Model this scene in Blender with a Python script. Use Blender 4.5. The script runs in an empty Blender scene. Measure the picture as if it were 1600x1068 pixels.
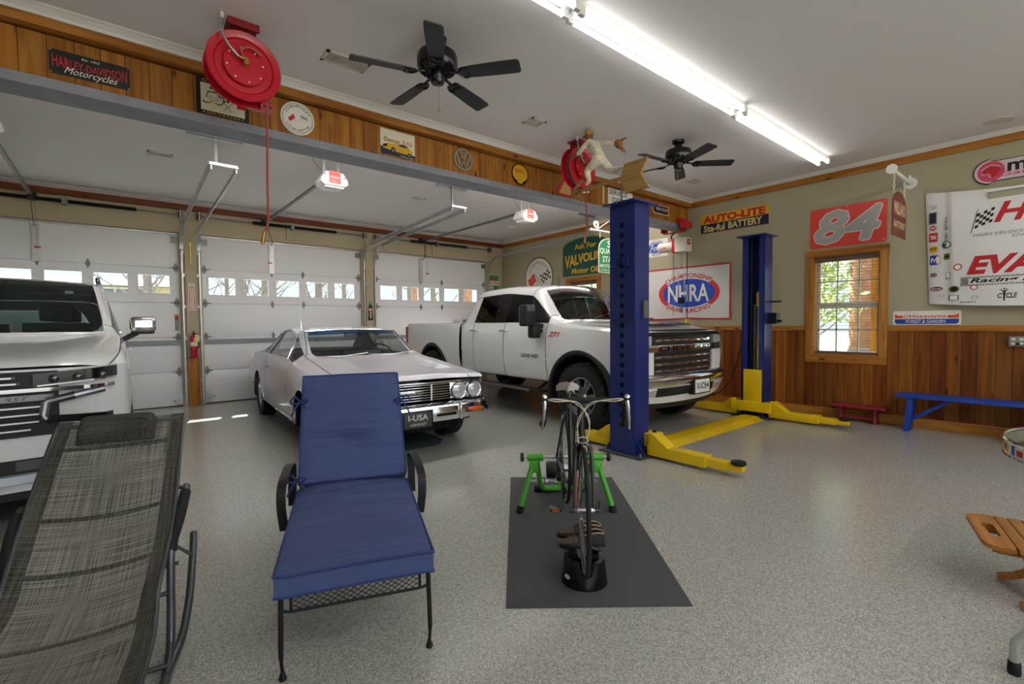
import bpy, bmesh, math, random
from mathutils import Vector, Matrix
random.seed(7)
PI = math.pi
SC = bpy.context.scene
COL = SC.collection

# ------------------------------------------------------------------ camera
def make_camera():
    f, yaw, pit, rol = 745.47, 0.6888, 0.0372, -0.00905
    cy, sy, cp, sp = math.cos(yaw), math.sin(yaw), math.cos(pit), math.sin(pit)
    fw = Vector((sy*cp, cy*cp, -sp)); rt = Vector((cy, -sy, 0)); up = rt.cross(fw)
    c, s = math.cos(rol), math.sin(rol)
    r2 = rt*c + up*s; u2 = up*c - rt*s
    cam = bpy.data.cameras.new('camera'); cam.sensor_width = 36.0; cam.lens = f/1600*36.0
    cam.clip_start = 0.02; cam.clip_end = 300
    o = bpy.data.objects.new('camera', cam); COL.objects.link(o)
    m = Matrix((r2, u2, -fw)).transposed().to_4x4(); m.translation = (0, 0, 1.39)
    o.matrix_world = m
    SC.camera = o
make_camera()

# ------------------------------------------------------------------ light
SUN_DIR = Vector((-0.54, -1.80, -2.13)).normalized()
TUBE_STRENGTH = 4.8
SKY_STRENGTH = 1.0
def make_light():
    w = bpy.data.worlds.new('sky'); SC.world = w; w.use_nodes = True
    nt = w.node_tree; bg = nt.nodes['Background']
    bg.inputs['Color'].default_value = (0.82, 0.90, 1.0, 1); bg.inputs['Strength'].default_value = SKY_STRENGTH
    l = bpy.data.lights.new('sun', 'SUN'); l.energy = 14.0; l.angle = 0.009; l.color = (1, 0.96, 0.9)
    o = bpy.data.objects.new('sun', l); COL.objects.link(o)
    o.rotation_euler = SUN_DIR.to_track_quat('-Z', 'Y').to_euler(); o.location = (0, 30, 30)
make_light()
vs = SC.view_settings
vs.view_transform = 'Standard'; vs.look = 'None'; vs.gamma = 1.0; vs.use_curve_mapping = False
vs.exposure = 0.7

# ------------------------------------------------------------------ mesh helpers
class MB:
    """collects shapes for one mesh object"""
    def __init__(s): s.v = []; s.f = []
    def add(s, vs, fs):
        b = len(s.v); s.v += [tuple(p) for p in vs]; s.f += [tuple(b+i for i in f) for f in fs]; return s
    def box(s, x0, x1, y0, y1, z0, z1, m=None):
        vs = [Vector((x, y, z)) for z in (z0, z1) for y in (y0, y1) for x in (x0, x1)]
        if m: vs = [m @ p for p in vs]
        return s.add(vs, [(0, 2, 3, 1), (4, 5, 7, 6), (0, 1, 5, 4), (2, 6, 7, 3), (0, 4, 6, 2), (1, 3, 7, 5)])
    def bar(s, p0, p1, w, h, up=(0, 0, 1)):
        p0 = Vector(p0); p1 = Vector(p1); d = p1-p0; L = d.length
        if L < 1e-6: return s
        d.normalize(); up = Vector(up)
        if abs(d.dot(up)) > .999: up = Vector((1, 0, 0))
        sd = d.cross(up).normalized(); up = sd.cross(d)
        vs = []
        for q in (p0, p1):
            for a, b in ((-1, -1), (1, -1), (1, 1), (-1, 1)): vs.append(q+sd*(a*w/2)+up*(b*h/2))
        return s.add(vs, [(0, 3, 2, 1), (4, 5, 6, 7), (0, 1, 5, 4), (1, 2, 6, 5), (2, 3, 7, 6), (3, 0, 4, 7)])
    def tube(s, pts, r, n=8, closed=False, cap=True):
        pts = [Vector(p) for p in pts]; N = len(pts); rr = r if isinstance(r, (list, tuple)) else [r]*N
        tang = []
        for i in range(N):
            a = pts[(i-1) % N] if (closed or i > 0) else pts[i]
            b = pts[(i+1) % N] if (closed or i < N-1) else pts[i]
            t = (b-a)
            tang.append(t.normalized() if t.length > 1e-9 else Vector((0, 0, 1)))
        ref = Vector((0, 0, 1)) if abs(tang[0].z) < .9 else Vector((1, 0, 0))
        nrm = tang[0].cross(ref).normalized(); vs = []; fs = []
        for i in range(N):
            t = tang[i]; nrm = (nrm - t*nrm.dot(t))
            nrm = nrm.normalized() if nrm.length > 1e-6 else t.orthogonal().normalized()
            bn = t.cross(nrm)
            for k in range(n):
                a = 2*PI*k/n; vs.append(pts[i]+nrm*(rr[i]*math.cos(a))+bn*(rr[i]*math.sin(a)))
        for i in range(N if closed else N-1):
            j = (i+1) % N
            for k in range(n): fs.append((i*n+k, i*n+(k+1) % n, j*n+(k+1) % n, j*n+k))
        if cap and not closed:
            fs.append(tuple(range(n-1, -1, -1))); fs.append(tuple((N-1)*n+k for k in range(n)))
        return s.add(vs, fs)
    def cyl(s, p0, p1, r0, r1=None, n=16):
        return s.tube([p0, p1], [r0, r0 if r1 is None else r1], n)
    def lathe(s, prof, o=(0, 0, 0), axis=(0, 0, 1), n=24, close=False, a0=0, a1=2*PI):
        """prof = [(r, h)...] about the axis"""
        o = Vector(o); ax = Vector(axis).normalized(); u = ax.orthogonal().normalized(); w = ax.cross(u)
        full = abs(a1-a0-2*PI) < 1e-6; m = n if full else n+1
        vs = []; fs = []; P = len(prof)
        for k in range(m):
            a = a0+(a1-a0)*k/n; d = u*math.cos(a)+w*math.sin(a)
            for r, h in prof: vs.append(o+ax*h+d*r)
        for k in range(n):
            k2 = (k+1) % m
            for i in range(P if close else P-1):
                j = (i+1) % P
                a, b, c, d_ = k*P+i, k2*P+i, k2*P+j, k*P+j
                fs.append((a, b, c, d_))
        return s.add(vs, fs)
    def prism(s, poly, z0, z1, m=None):
        """2D polygon in local xy, from z0 to z1"""
        n = len(poly); vs = [Vector((x, y, z0)) for x, y in poly]+[Vector((x, y, z1)) for x, y in poly]
        if m: vs = [m @ p for p in vs]
        fs = [tuple(range(n-1, -1, -1)), tuple(range(n, 2*n))]+[(i, (i+1) % n, n+(i+1) % n, n+i) for i in range(n)]
        return s.add(vs, fs)
    def grid(s, fn, nu, nv, flip=False):
        vs = [Vector(fn(i/nu, j/nv)) for j in range(nv+1) for i in range(nu+1)]
        fs = []
        for j in range(nv):
            for i in range(nu):
                a = j*(nu+1)+i; q = (a, a+1, a+nu+2, a+nu+1)
                fs.append(q[::-1] if flip else q)
        return s.add(vs, fs)
    def slab(s, fn, nu, nv, t):
        """grid surface with thickness t along -normal (approx by offset function fn(u,v)->(p,n))"""
        top = []; bot = []
        for j in range(nv+1):
            for i in range(nu+1):
                p, nn = fn(i/nu, j/nv); p = Vector(p); nn = Vector(nn); top.append(p); bot.append(p-nn*t)
        N = len(top); fs = []
        W = nu+1
        for j in range(nv):
            for i in range(nu):
                a = j*W+i; fs.append((a, a+1, a+W+1, a+W)); fs.append((N+a, N+a+W, N+a+W+1, N+a+1))
        for i in range(nu):
            a = i; fs.append((a, N+a, N+a+1, a+1)); a = nv*W+i; fs.append((a, a+1, N+a+1, N+a))
        for j in range(nv):
            a = j*W; fs.append((a, a+W, N+a+W, N+a)); a = j*W+nu; fs.append((a, N+a, N+a+W, a+W))
        return s.add(top+bot, fs)
    def xf(s, m):
        s.v = [tuple(m @ Vector(p)) for p in s.v]; return s

def obj(name, mb, mat, parent=None, smooth=None, bevel=0, seg=2, kind=None, label=None, loc=None, fix=True):
    me = bpy.data.meshes.new(name)
    if isinstance(mb, MB):
        me.from_pydata(mb.v, [], mb.f)
    else: me = mb
    if fix or bevel:
        bm = bmesh.new(); bm.from_mesh(me)
        bmesh.ops.recalc_face_normals(bm, faces=bm.faces)
        if bevel:
            ed = [e for e in bm.edges if len(e.link_faces) == 2 and e.calc_face_angle(0) > .5]
            bmesh.ops.bevel(bm, geom=ed, offset=bevel, segments=seg, affect='EDGES', profile=.6, clamp_overlap=True)
        bm.to_mesh(me); bm.free()
    if mat is not None: me.materials.append(MAT[mat] if isinstance(mat, str) else mat)
    if smooth is None and bevel: smooth = 40
    if smooth:
        me.shade_smooth(); me.set_sharp_from_angle(angle=math.radians(smooth))
    o = bpy.data.objects.new(name, me); COL.objects.link(o)
    if parent is not None: o.parent = parent
    if loc is not None: o.location = loc
    if kind: o['kind'] = kind
    if label: o['label'] = label
    return o
def tag(o, label, cat, group=None):
    o['label'] = label; o['category'] = cat
    if group: o['group'] = group
    return o
def thing(name, label, cat, loc=(0, 0, 0), rot=(0, 0, 0), group=None):
    o = bpy.data.objects.new(name, None); COL.objects.link(o)
    o.empty_display_size = .1; o.location = loc
    o.rotation_euler = rot if isinstance(rot, (tuple, list)) else (0, 0, rot)
    return tag(o, label, cat, group)
def struct(name, mb, mat, **k):
    o = obj(name, mb, mat, **k); o['kind'] = 'structure'; return o
def inst(src, parent=None, loc=None, rot=None, scale=None):
    o = src.copy(); COL.objects.link(o)
    if parent is not None: o.parent = parent
    if loc is not None: o.location = loc
    if rot is not None: o.rotation_euler = rot
    if scale is not None: o.scale = scale
    return o
def copy_tree(o, parent=None):
    c = o.copy(); COL.objects.link(c); c.parent = parent
    for ch in o.children: copy_tree(ch, c)
    return c
def arc(cx, cy, r, a0, a1, n, ry=None):
    ry = r if ry is None else ry
    return [(cx+r*math.cos(math.radians(a0+(a1-a0)*i/n)), cy+ry*math.sin(math.radians(a0+(a1-a0)*i/n))) for i in range(n+1)]
def ell(cx, cy, rx, ry, n=40): return arc(cx, cy, rx, 0, 360, n, ry)[:-1]
def rrect(x0, x1, y0, y1, r, n=4):
    return arc(x1-r, y1-r, r, 0, 90, n)+arc(x0+r, y1-r, r, 90, 180, n)+arc(x0+r, y0+r, r, 180, 270, n)+arc(x1-r, y0+r, r, 270, 360, n)
def smoothpath(pts, k=6):
    P = [Vector(p) for p in pts]; out = []
    for i in range(len(P)-1):
        p0 = P[max(i-1, 0)]; p1 = P[i]; p2 = P[i+1]; p3 = P[min(i+2, len(P)-1)]
        for t in range(k):
            t /= k
            out.append(.5*((2*p1)+(p2-p0)*t+(2*p0-5*p1+4*p2-p3)*t*t+(3*p1-p0-3*p2+p3)*t**3))
    out.append(P[-1]); return out
def lerp(a, b, t): return a+(b-a)*t
def pw(tab, x):
    if x <= tab[0][0]: return tab[0][1]
    for (a, p), (b, q) in zip(tab, tab[1:]):
        if x <= b: return lerp(p, q, (x-a)/(b-a))
    return tab[-1][1]

# lettering -------------------------------------------------------
def text_mb(s, x0, x1, y0, y1, z=0.0, shear=0.0, bold=0.0, mb=None, squash=None, space=1.0, rise=0.0):
    cu = bpy.data.curves.new('t', 'FONT'); cu.body = s; cu.resolution_u = 2; cu.shear = shear; cu.offset = bold
    cu.space_character = space
    ob = bpy.data.objects.new('t', cu)
    me = bpy.data.meshes.new_from_object(ob)
    mb = mb or MB()
    vs = [tuple(v.co) for v in me.vertices]; fs = [tuple(p.vertices) for p in me.polygons]
    bpy.data.objects.remove(ob); bpy.data.curves.remove(cu); bpy.data.meshes.remove(me)
    if not vs: return mb
    ax = min(v[0] for v in vs); bx = max(v[0] for v in vs); ay = min(v[1] for v in vs); by = max(v[1] for v in vs)
    def mp(v):
        u = (v[0]-ax)/(bx-ax); w = (v[1]-ay)/max(by-ay, 1e-6)
        yy = lerp(y0, y1, w)
        if squash: a, b = squash(u); yy = lerp(a, b, w)
        return (lerp(x0, x1, u), yy+rise*u, z)
    return mb.add([mp(v) for v in vs], fs)
def text_arc(s, cx, cy, r, h, mid, span, z=0.0, bold=0.0, mb=None, inside=False, ry=None):
    """text along a circle/ellipse of baseline radius r, centred on angle mid (deg), spanning span deg"""
    ry = r if ry is None else ry
    t = text_mb(s, 0, 1, 0, h, 0, bold=bold)
    out = []
    for u, w, _ in t.v:
        if inside: a = math.radians(mid-span/2+span*u); k = -w
        else: a = math.radians(mid+span/2-span*u); k = w
        out.append((cx+(r+k)*math.cos(a), cy+(ry+k)*math.sin(a), z))
    mb = mb or MB(); return mb.add(out, t.f)

# ------------------------------------------------------------------ materials
MAT = {}
def lin(c):
    if isinstance(c, str):
        c = tuple(int(c[i:i+2], 16)/255 for i in (0, 2, 4))
    return tuple((x/12.92 if x <= .04045 else ((x+.055)/1.055)**2.4) for x in c)+(1,)
def mat(name, col, rough=.5, metal=0., bump=0., bscale=40., var=0., vscale=5., coat=0., emit=0., spec=.5, alpha=1., sheen=0.):
    m = bpy.data.materials.new(name); m.use_nodes = True; nt = m.node_tree; b = nt.nodes['Principled BSDF']
    c = lin(col)
    b.inputs['Base Color'].default_value = c; b.inputs['Roughness'].default_value = rough; b.inputs['Metallic'].default_value = metal
    b.inputs['Coat Weight'].default_value = coat; b.inputs['Coat Roughness'].default_value = .04
    b.inputs['Specular IOR Level'].default_value = spec; b.inputs['Alpha'].default_value = alpha
    b.inputs['Sheen Weight'].default_value = sheen
    tc = nt.nodes.new('ShaderNodeTexCoord')
    if emit: b.inputs['Emission Color'].default_value = c; b.inputs['Emission Strength'].default_value = emit
    if var:
        n = nt.nodes.new('ShaderNodeTexNoise'); n.inputs['Scale'].default_value = vscale; n.inputs['Detail'].default_value = 5
        nt.links.new(tc.outputs['Object'], n.inputs['Vector'])
        mp = nt.nodes.new('ShaderNodeMapRange'); mp.inputs['To Min'].default_value = 1-var; mp.inputs['To Max'].default_value = 1+var
        mp.inputs['From Min'].default_value = .3; mp.inputs['From Max'].default_value = .7
        nt.links.new(n.outputs['Fac'], mp.inputs['Value'])
        mx = nt.nodes.new('ShaderNodeMix'); mx.data_type = 'RGBA'; mx.blend_type = 'MULTIPLY'; mx.inputs[0].default_value = 1
        mx.inputs[6].default_value = c; nt.links.new(mp.outputs[0], mx.inputs[7]); nt.links.new(mx.outputs[2], b.inputs['Base Color'])
    if bump:
        n = nt.nodes.new('ShaderNodeTexNoise'); n.inputs['Scale'].default_value = bscale; n.inputs['Detail'].default_value = 4
        nt.links.new(tc.outputs['Object'], n.inputs['Vector'])
        bp = nt.nodes.new('ShaderNodeBump'); bp.inputs['Strength'].default_value = bump; bp.inputs['Distance'].default_value = .01
        nt.links.new(n.outputs['Fac'], bp.inputs['Height']); nt.links.new(bp.outputs[0], b.inputs['Normal'])
    MAT[name] = m; return m
def ramp(nt, stops):
    r = nt.nodes.new('ShaderNodeValToRGB'); e = r.color_ramp.elements
    while len(e) < len(stops): e.new(.5)
    for k, (p, c) in zip(e, stops): k.position = p; k.color = lin(c) if not isinstance(c, float) else (c, c, c, 1)
    return r
def wood(name, dark, light, axis=2, rough=.45, knots=True, grain=1.0, randcol=.35, red=None):
    m = bpy.data.materials.new(name); m.use_nodes = True; nt = m.node_tree; L = nt.links.new; b = nt.nodes['Principled BSDF']
    N = nt.nodes.new
    tc = N('ShaderNodeTexCoord'); oi = N('ShaderNodeObjectInfo')
    mul = N('ShaderNodeMath'); mul.operation = 'MULTIPLY'; mul.inputs[1].default_value = 37.3; L(oi.outputs['Random'], mul.inputs[0])
    ad = N('ShaderNodeVectorMath'); ad.operation = 'ADD'; L(tc.outputs['Object'], ad.inputs[0]); L(mul.outputs[0], ad.inputs[1])
    mp = N('ShaderNodeMapping'); sc = [22*grain, 22*grain, 22*grain]; sc[axis] = 1.3*grain
    mp.inputs['Scale'].default_value = sc; L(ad.outputs[0], mp.inputs['Vector'])
    n1 = N('ShaderNodeTexNoise'); n1.inputs['Scale'].default_value = 1.0; n1.inputs['Detail'].default_value = 6; n1.inputs['Distortion'].default_value = .6
    L(mp.outputs[0], n1.inputs['Vector'])
    r1 = ramp(nt, [(.3, dark), (.72, light)]); L(n1.outputs['Fac'], r1.inputs[0])
    out = r1.outputs[0]
    # board-to-board tone
    mr = N('ShaderNodeMapRange'); mr.inputs['To Min'].default_value = 1-randcol; mr.inputs['To Max'].default_value = 1+randcol*.4; L(oi.outputs['Random'], mr.inputs['Value'])
    mx = N('ShaderNodeMix'); mx.data_type = 'RGBA'; mx.blend_type = 'MULTIPLY'; mx.inputs[0].default_value = 1
    L(out, mx.inputs[6]); L(mr.outputs[0], mx.inputs[7]); out = mx.outputs[2]
    if red:
        fr = N('ShaderNodeMath'); fr.operation = 'MULTIPLY'; fr.inputs[1].default_value = 7.31; L(oi.outputs['Random'], fr.inputs[0])
        fc = N('ShaderNodeMath'); fc.operation = 'FRACT'; L(fr.outputs[0], fc.inputs[0])
        m2 = N('ShaderNodeMix'); m2.data_type = 'RGBA'; m2.blend_type = 'MIX'
        k = N('ShaderNodeMath'); k.operation = 'MULTIPLY'; k.inputs[1].default_value = .7; L(fc.outputs[0], k.inputs[0])
        L(k.outputs[0], m2.inputs[0]); L(out, m2.inputs[6])
        m3 = N('ShaderNodeMix'); m3.data_type = 'RGBA'; m3.blend_type = 'MULTIPLY'; m3.inputs[0].default_value = 1; L(out, m3.inputs[6]); m3.inputs[7].default_value = lin(red)
        L(m3.outputs[2], m2.inputs[7]); out = m2.outputs[2]
    if knots:
        mk = N('ShaderNodeMapping'); s2 = [7.0]*3; s2[axis] = 2.6; mk.inputs['Scale'].default_value = s2; L(ad.outputs[0], mk.inputs['Vector'])
        vo = N('ShaderNodeTexVoronoi'); vo.inputs['Scale'].default_value = 1.0; L(mk.outputs[0], vo.inputs['Vector'])
        rk = ramp(nt, [(.05, 1.0), (.16, 0.0)]); L(vo.outputs['Distance'], rk.inputs[0])
        m4 = N('ShaderNodeMix'); m4.data_type = 'RGBA'; L(rk.outputs[0], m4.inputs[0]); L(out, m4.inputs[6]); m4.inputs[7].default_value = lin('3a1c08'); out = m4.outputs[2]
    L(out, b.inputs['Base Color']); b.inputs['Roughness'].default_value = rough; b.inputs['Specular IOR Level'].default_value = .3
    bp = N('ShaderNodeBump'); bp.inputs['Strength'].default_value = .15; bp.inputs['Distance'].default_value = .004
    L(n1.outputs['Fac'], bp.inputs['Height']); L(bp.outputs[0], b.inputs['Normal'])
    MAT[name] = m; return m
def floor_mat():
    m = bpy.data.materials.new('epoxy_floor'); m.use_nodes = True; nt = m.node_tree; L = nt.links.new; N = nt.nodes.new; b = nt.nodes['Principled BSDF']
    tc = N('ShaderNodeTexCoord')
    vo = N('ShaderNodeTexVoronoi'); vo.inputs['Scale'].default_value = 230; L(tc.outputs['Object'], vo.inputs['Vector'])
    sp = N('ShaderNodeSeparateColor'); L(vo.outputs['Color'], sp.inputs[0])
    r = ramp(nt, [(0.0, '807f79'), (.12, '8c8b85'), (.3, '9e9d96'), (.55, 'a8a7a0'), (.78, 'b2b1ab'), (.92, 'bfbeb9'), (1, 'cdccc8')]); L(sp.outputs[0], r.inputs[0])
    n = N('ShaderNodeTexNoise'); n.inputs['Scale'].default_value = 60; n.inputs['Detail'].default_value = 6; L(tc.outputs['Object'], n.inputs['Vector'])
    mr = N('ShaderNodeMapRange'); mr.inputs['From Min'].default_value = .3; mr.inputs['From Max'].default_value = .7; mr.inputs['To Min'].default_value = .88; mr.inputs['To Max'].default_value = 1.10; L(n.outputs['Fac'], mr.inputs['Value'])
    mx = N('ShaderNodeMix'); mx.data_type = 'RGBA'; mx.blend_type = 'MULTIPLY'; mx.inputs[0].default_value = 1; L(r.outputs[0], mx.inputs[6]); L(mr.outputs[0], mx.inputs[7])
    L(mx.outputs[2], b.inputs['Base Color']); b.inputs['Roughness'].default_value = .17; b.inputs['Specular IOR Level'].default_value = .6
    n2 = N('ShaderNodeTexNoise'); n2.inputs['Scale'].default_value = 90; n2.inputs['Detail'].default_value = 2; L(tc.outputs['Object'], n2.inputs['Vector'])
    bp = N('ShaderNodeBump'); bp.inputs['Strength'].default_value = .10; bp.inputs['Distance'].default_value = .003; L(n2.outputs['Fac'], bp.inputs['Height']); L(bp.outputs[0], b.inputs['Normal'])
    MAT['epoxy_floor'] = m
floor_mat()
def weave(name, a, b_, sx=260, transp=0.0, rough=.8):
    m = bpy.data.materials.new(name); m.use_nodes = True; nt = m.node_tree; L = nt.links.new; N = nt.nodes.new; b = nt.nodes['Principled BSDF']
    tc = N('ShaderNodeTexCoord'); outs = []
    for ax in (0, 1):
        mp = N('ShaderNodeMapping'); s = [6, 6, 6]; s[ax] = sx; mp.inputs['Scale'].default_value = s; L(tc.outputs['UV'], mp.inputs['Vector'])
        n = N('ShaderNodeTexNoise'); n.inputs['Scale'].default_value = 1; n.inputs['Detail'].default_value = 3; L(mp.outputs[0], n.inputs['Vector']); outs.append(n)
    ad = N('ShaderNodeMath'); ad.operation = 'ADD'; L(outs[0].outputs['Fac'], ad.inputs[0]); L(outs[1].outputs['Fac'], ad.inputs[1])
    hf = N('ShaderNodeMath'); hf.operation = 'MULTIPLY'; hf.inputs[1].default_value = .5; L(ad.outputs[0], hf.inputs[0])
    r = ramp(nt, [(.36, a), (.64, b_)]); L(hf.outputs[0], r.inputs[0]); L(r.outputs[0], b.inputs['Base Color']); b.inputs['Roughness'].default_value = rough
    b.inputs['Specular IOR Level'].default_value = .2
    if transp: b.inputs['Alpha'].default_value = 1-transp
    MAT[name] = m
def glass(name, tint, clear=.9, rough=.0, refl=.04):
    m = bpy.data.materials.new(name); m.use_nodes = True; nt = m.node_tree; L = nt.links.new; N = nt.nodes.new
    nt.nodes.remove(nt.nodes['Principled BSDF']); out = nt.nodes['Material Output']
    t = N('ShaderNodeBsdfTransparent'); t.inputs[0].default_value = tuple(clear*x for x in lin(tint)[:3])+(1,)
    g = N('ShaderNodeBsdfGlossy'); g.inputs['Roughness'].default_value = rough
    lw = N('ShaderNodeLayerWeight'); lw.inputs['Blend'].default_value = .5
    pw5 = N('ShaderNodeMath'); pw5.operation = 'POWER'; pw5.inputs[1].default_value = 4.0; L(lw.outputs['Facing'], pw5.inputs[0])
    fr = N('ShaderNodeMapRange'); fr.inputs['To Min'].default_value = refl; fr.inputs['To Max'].default_value = 1.0; L(pw5.outputs[0], fr.inputs['Value'])
    mx = N('ShaderNodeMixShader'); L(fr.outputs[0], mx.inputs[0]); L(t.outputs[0], mx.inputs[1]); L(g.outputs[0], mx.inputs[2]); L(mx.outputs[0], out.inputs[0])
    MAT[name] = m
# setting
mat('ceiling_paint', 'e9e7e5', .85, bump=.05, bscale=60)
mat('wall_paint', 'aaa288', .8, bump=.05, bscale=120)
mat('wall_cream', 'b8ad90', .8)
mat('crown_white', 'e2e0dc', .5)
wood('pine_plank', '8a5218', 'bd7f2c', 2, randcol=.22)
wood('pine_strip_x', '8f561c', 'c4863a', 0, randcol=.1)
wood('pine_strip_y', '8f561c', 'c4863a', 1, randcol=.1)
wood('pine_strip_red', '5e2a12', '7a3a18', 0, randcol=.1)
wood('wainscot', '773f12', 'a96a26', 2, randcol=.4, red='b8643c')
wood('window_wood', '9a6224', 'c98f48', 2, randcol=.12)
mat('beam_steel', '8f919a', .6, .3, var=.12, vscale=6)
mat('gap_dark', '140d08', .9)
mat('door_white', 'eef0f3', .45)
mat('galv', 'b9bcbf', .38, .85, var=.12, vscale=12)
mat('galv_dark', '7d8082', .45, .8)
mat('hinge_zinc', '8b8d8f', .55, .3)
mat('black_metal', '17181c', .4, .3)
mat('black_gloss', '0c0d11', .18)
mat('black_plastic', '161616', .5)
mat('rubber', '151515', .75, bump=.1)
mat('white_plastic', 'e6e6e2', .4)
mat('white_gloss', 'e9e9e8', .3, coat=.2)
mat('chrome', 'd8d9dc', .07, 1.0)
mat('alu', 'c4c6c9', .28, 1.0)
mat('dark_chrome', '6c6e72', .15, 1.0)
mat('red_gloss', 'c3122a', .25, coat=.4)
mat('red_dark', '8c1420', .4)
mat('hose_red', 'a8483f', .6)
mat('brass', 'b08d45', .3, .9)
mat('blue_lift', '17286a', .35, coat=.15, var=.08, vscale=3)
mat('yellow_lift', 'e3bd10', .4, coat=.15, var=.06, vscale=4)
mat('glass_lens', 'e8ecee', .05, 0, spec=1.0, alpha=.35)
glass('window_glass', 'f4f8f8', .95)
glass('car_glass', 'e6eeec', .93)
glass('tint_glass', '5b6166', .35)
glass('suv_glass', 'c0d6d0', .85)
mat('paint_white', 'e4e5e6', .22, coat=.8)
mat('paint_silver', 'cbcad1', .32, .1, coat=.8)
mat('car_under', '0a0a0b', .9)
mat('interior_dark', '2a2c30', .8)
mat('interior_grey', '5a5c60', .8)

# ================================================================== the room
XR, YB, ZC = 8.0, 10.10, 3.58
XL, YF = -3.2, -4.5
BEAM_Y = 4.68
struct('floor', MB().box(XL-.2, XR+.2, YF-.2, YB+.25, -.15, 0), 'epoxy_floor')
struct('ceiling', MB().box(XL-.2, XR+.2, YF-.2, YB+.25, ZC, ZC+.15), 'ceiling_paint')
struct('wall_left', MB().box(XL-.2, XL, YF, YB, 0, ZC), 'wall_paint')
# the end of the room behind the viewer: two wide unseen doorways, added to let in daylight as fill
wf = MB(); wf.box(XL-.2, XR+.2, YF-.2, YF, 2.9, ZC)
for a, b in ((XL-.2, -2.6), (1.7, 2.3), (6.6, XR+.2)): wf.box(a, b, YF-.2, YF, 0, 2.9)
struct('wall_front', wf, 'wall_paint')
# right wall with two window openings  (y0, y1, z0, z1)
WIN = [(1.84, 2.64, .90, 2.34), (6.80, 7.62, .90, 2.34)]
def right_wall():
    mb = MB(); ys = [YF, WIN[0][0], WIN[0][1], WIN[1][0], WIN[1][1], YB+.25]
    for i in range(5):
        if i in (1, 3):
            mb.box(XR, XR+.2, ys[i], ys[i+1], 0, WIN[0][2]); mb.box(XR, XR+.2, ys[i], ys[i+1], WIN[0][3], ZC)
        else: mb.box(XR, XR+.2, ys[i], ys[i+1], 0, ZC)
    return struct('wall_right', mb, 'wall_paint')
wall_right = right_wall()
# back wall: header and posts round three openings
DOORS = [(-2.09, .84), (1.175, 4.108), (4.43, 7.48)]
DH = 3.03
def back_wall():
    mb = MB(); mb.box(XL-.2, XR+.2, YB, YB+.25, DH, ZC)
    xs = [XL-.2]+[v for d in DOORS for v in d]+[XR+.2]
    for i in range(0, 8, 2): mb.box(xs[i]+(.0 if i else 0), xs[i+1], YB+.02, YB+.25, 0, DH)
    return struct('wall_back', mb, 'wall_cream')
wall_back = back_wall()
for a, b in ((DOORS[0][1], DOORS[1][0]), (DOORS[1][1], DOORS[2][0])):
    m = (a+b)/2
    obj('post_board', MB().box(m-.085, m+.085, YB-.04, YB+.02, .86, DH+.2), 'wall_cream', wall_back)
    obj('post_board', MB().box(m-.085, m+.085, YB-.04, YB+.02, .0, .86), 'pine_plank', wall_back, label='bare wooden lower board')
for d in DOORS:
    x = d[0]+1.16+.35
    obj('spring_pad', MB().box(x-.09, x+.09, YB-.03, YB, DH+.05, ZC-.12), 'wall_cream', wall_back)
# trim
struct('trim_1', MB().box(XL, XR, YB-.09, YB, 3.42, 3.51), 'pine_strip_red')
struct('trim_2', MB().box(XR-.03, XR, 4.9, YB-.09, 3.42, 3.51), 'pine_strip_y')
struct('trim_3', MB().box(XR-.03, XR, YF, 4.60, 3.435, 3.525), 'pine_strip_y')
def crown(name, a, b, nx, ny):
    """small white cove along a-b, room side direction (nx,ny)"""
    a = Vector(a); b = Vector(b); n = Vector((nx, ny, 0)); mb = MB()
    prof = [(0, -.065), (.012, -.065), (.02, -.045), (.045, -.02), (.06, -.012), (.06, 0), (0, 0)]
    vs = [a+n*p+Vector((0, 0, h)) for p, h in prof]+[b+n*p+Vector((0, 0, h)) for p, h in prof]
    k = len(prof); mb.add(vs, [tuple(range(k)), tuple(range(2*k-1, k-1, -1))]+[(i, (i+1) % k, k+(i+1) % k, k+i) for i in range(k)])
    return struct(name, mb, 'crown_white')
crown('trim_4', (XR, YF, ZC), (XR, 4.6, ZC), -1, 0)
crown('trim_5', (XL, 4.60, ZC), (XR, 4.60, ZC), 0, -1)
crown('trim_6', (XR, 4.9, ZC), (XR, YB, ZC), -1, 0)
crown('trim_7', (XL, YB, ZC), (XR, YB, ZC), 0, -1)
# wainscot --------------------------------------------------------
struct('trim_8', MB().box(XR-.035, XR, YF, WIN[0][0]-.1, 1.255, 1.325), 'pine_strip_y')
struct('trim_9', MB().box(XR-.035, XR, WIN[0][1]+.1, WIN[1][0]-.1, 1.255, 1.325), 'pine_strip_y')
struct('trim_10', MB().box(XR-.035, XR, WIN[1][1]+.1, YB, 1.255, 1.325), 'pine_strip_y')
struct('baseboard_right', MB().box(XR-.04, XR, YF, YB, 0, .13), 'pine_strip_y', bevel=.004)
def wainscot():
    rnd = random.Random(3)
    cuts = [-1.2, WIN[0][0]-.095, WIN[0][1]+.095, WIN[1][0]-.095, WIN[1][1]+.095, YB]
    for i in range(5):
        y = cuts[i]; top = .795 if i in (1, 3) else 1.255
        while y < cuts[i+1]-.005:
            w = rnd.choice((.125, .14, .14, .15, .16)); y1 = min(y+w, cuts[i+1])
            if cuts[i+1]-y1 < .06: y1 = cuts[i+1]
            obj('plank', MB().box(-.018, 0, .003, y1-y-.003, .13, top), 'wainscot', wall_right, loc=(XR, y, 0))
            y = y1
    obj('wainscot_panel', MB().box(XR-.014, XR, YF, -1.2, .13, 1.255), 'wainscot', wall_right)
wainscot()
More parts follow.
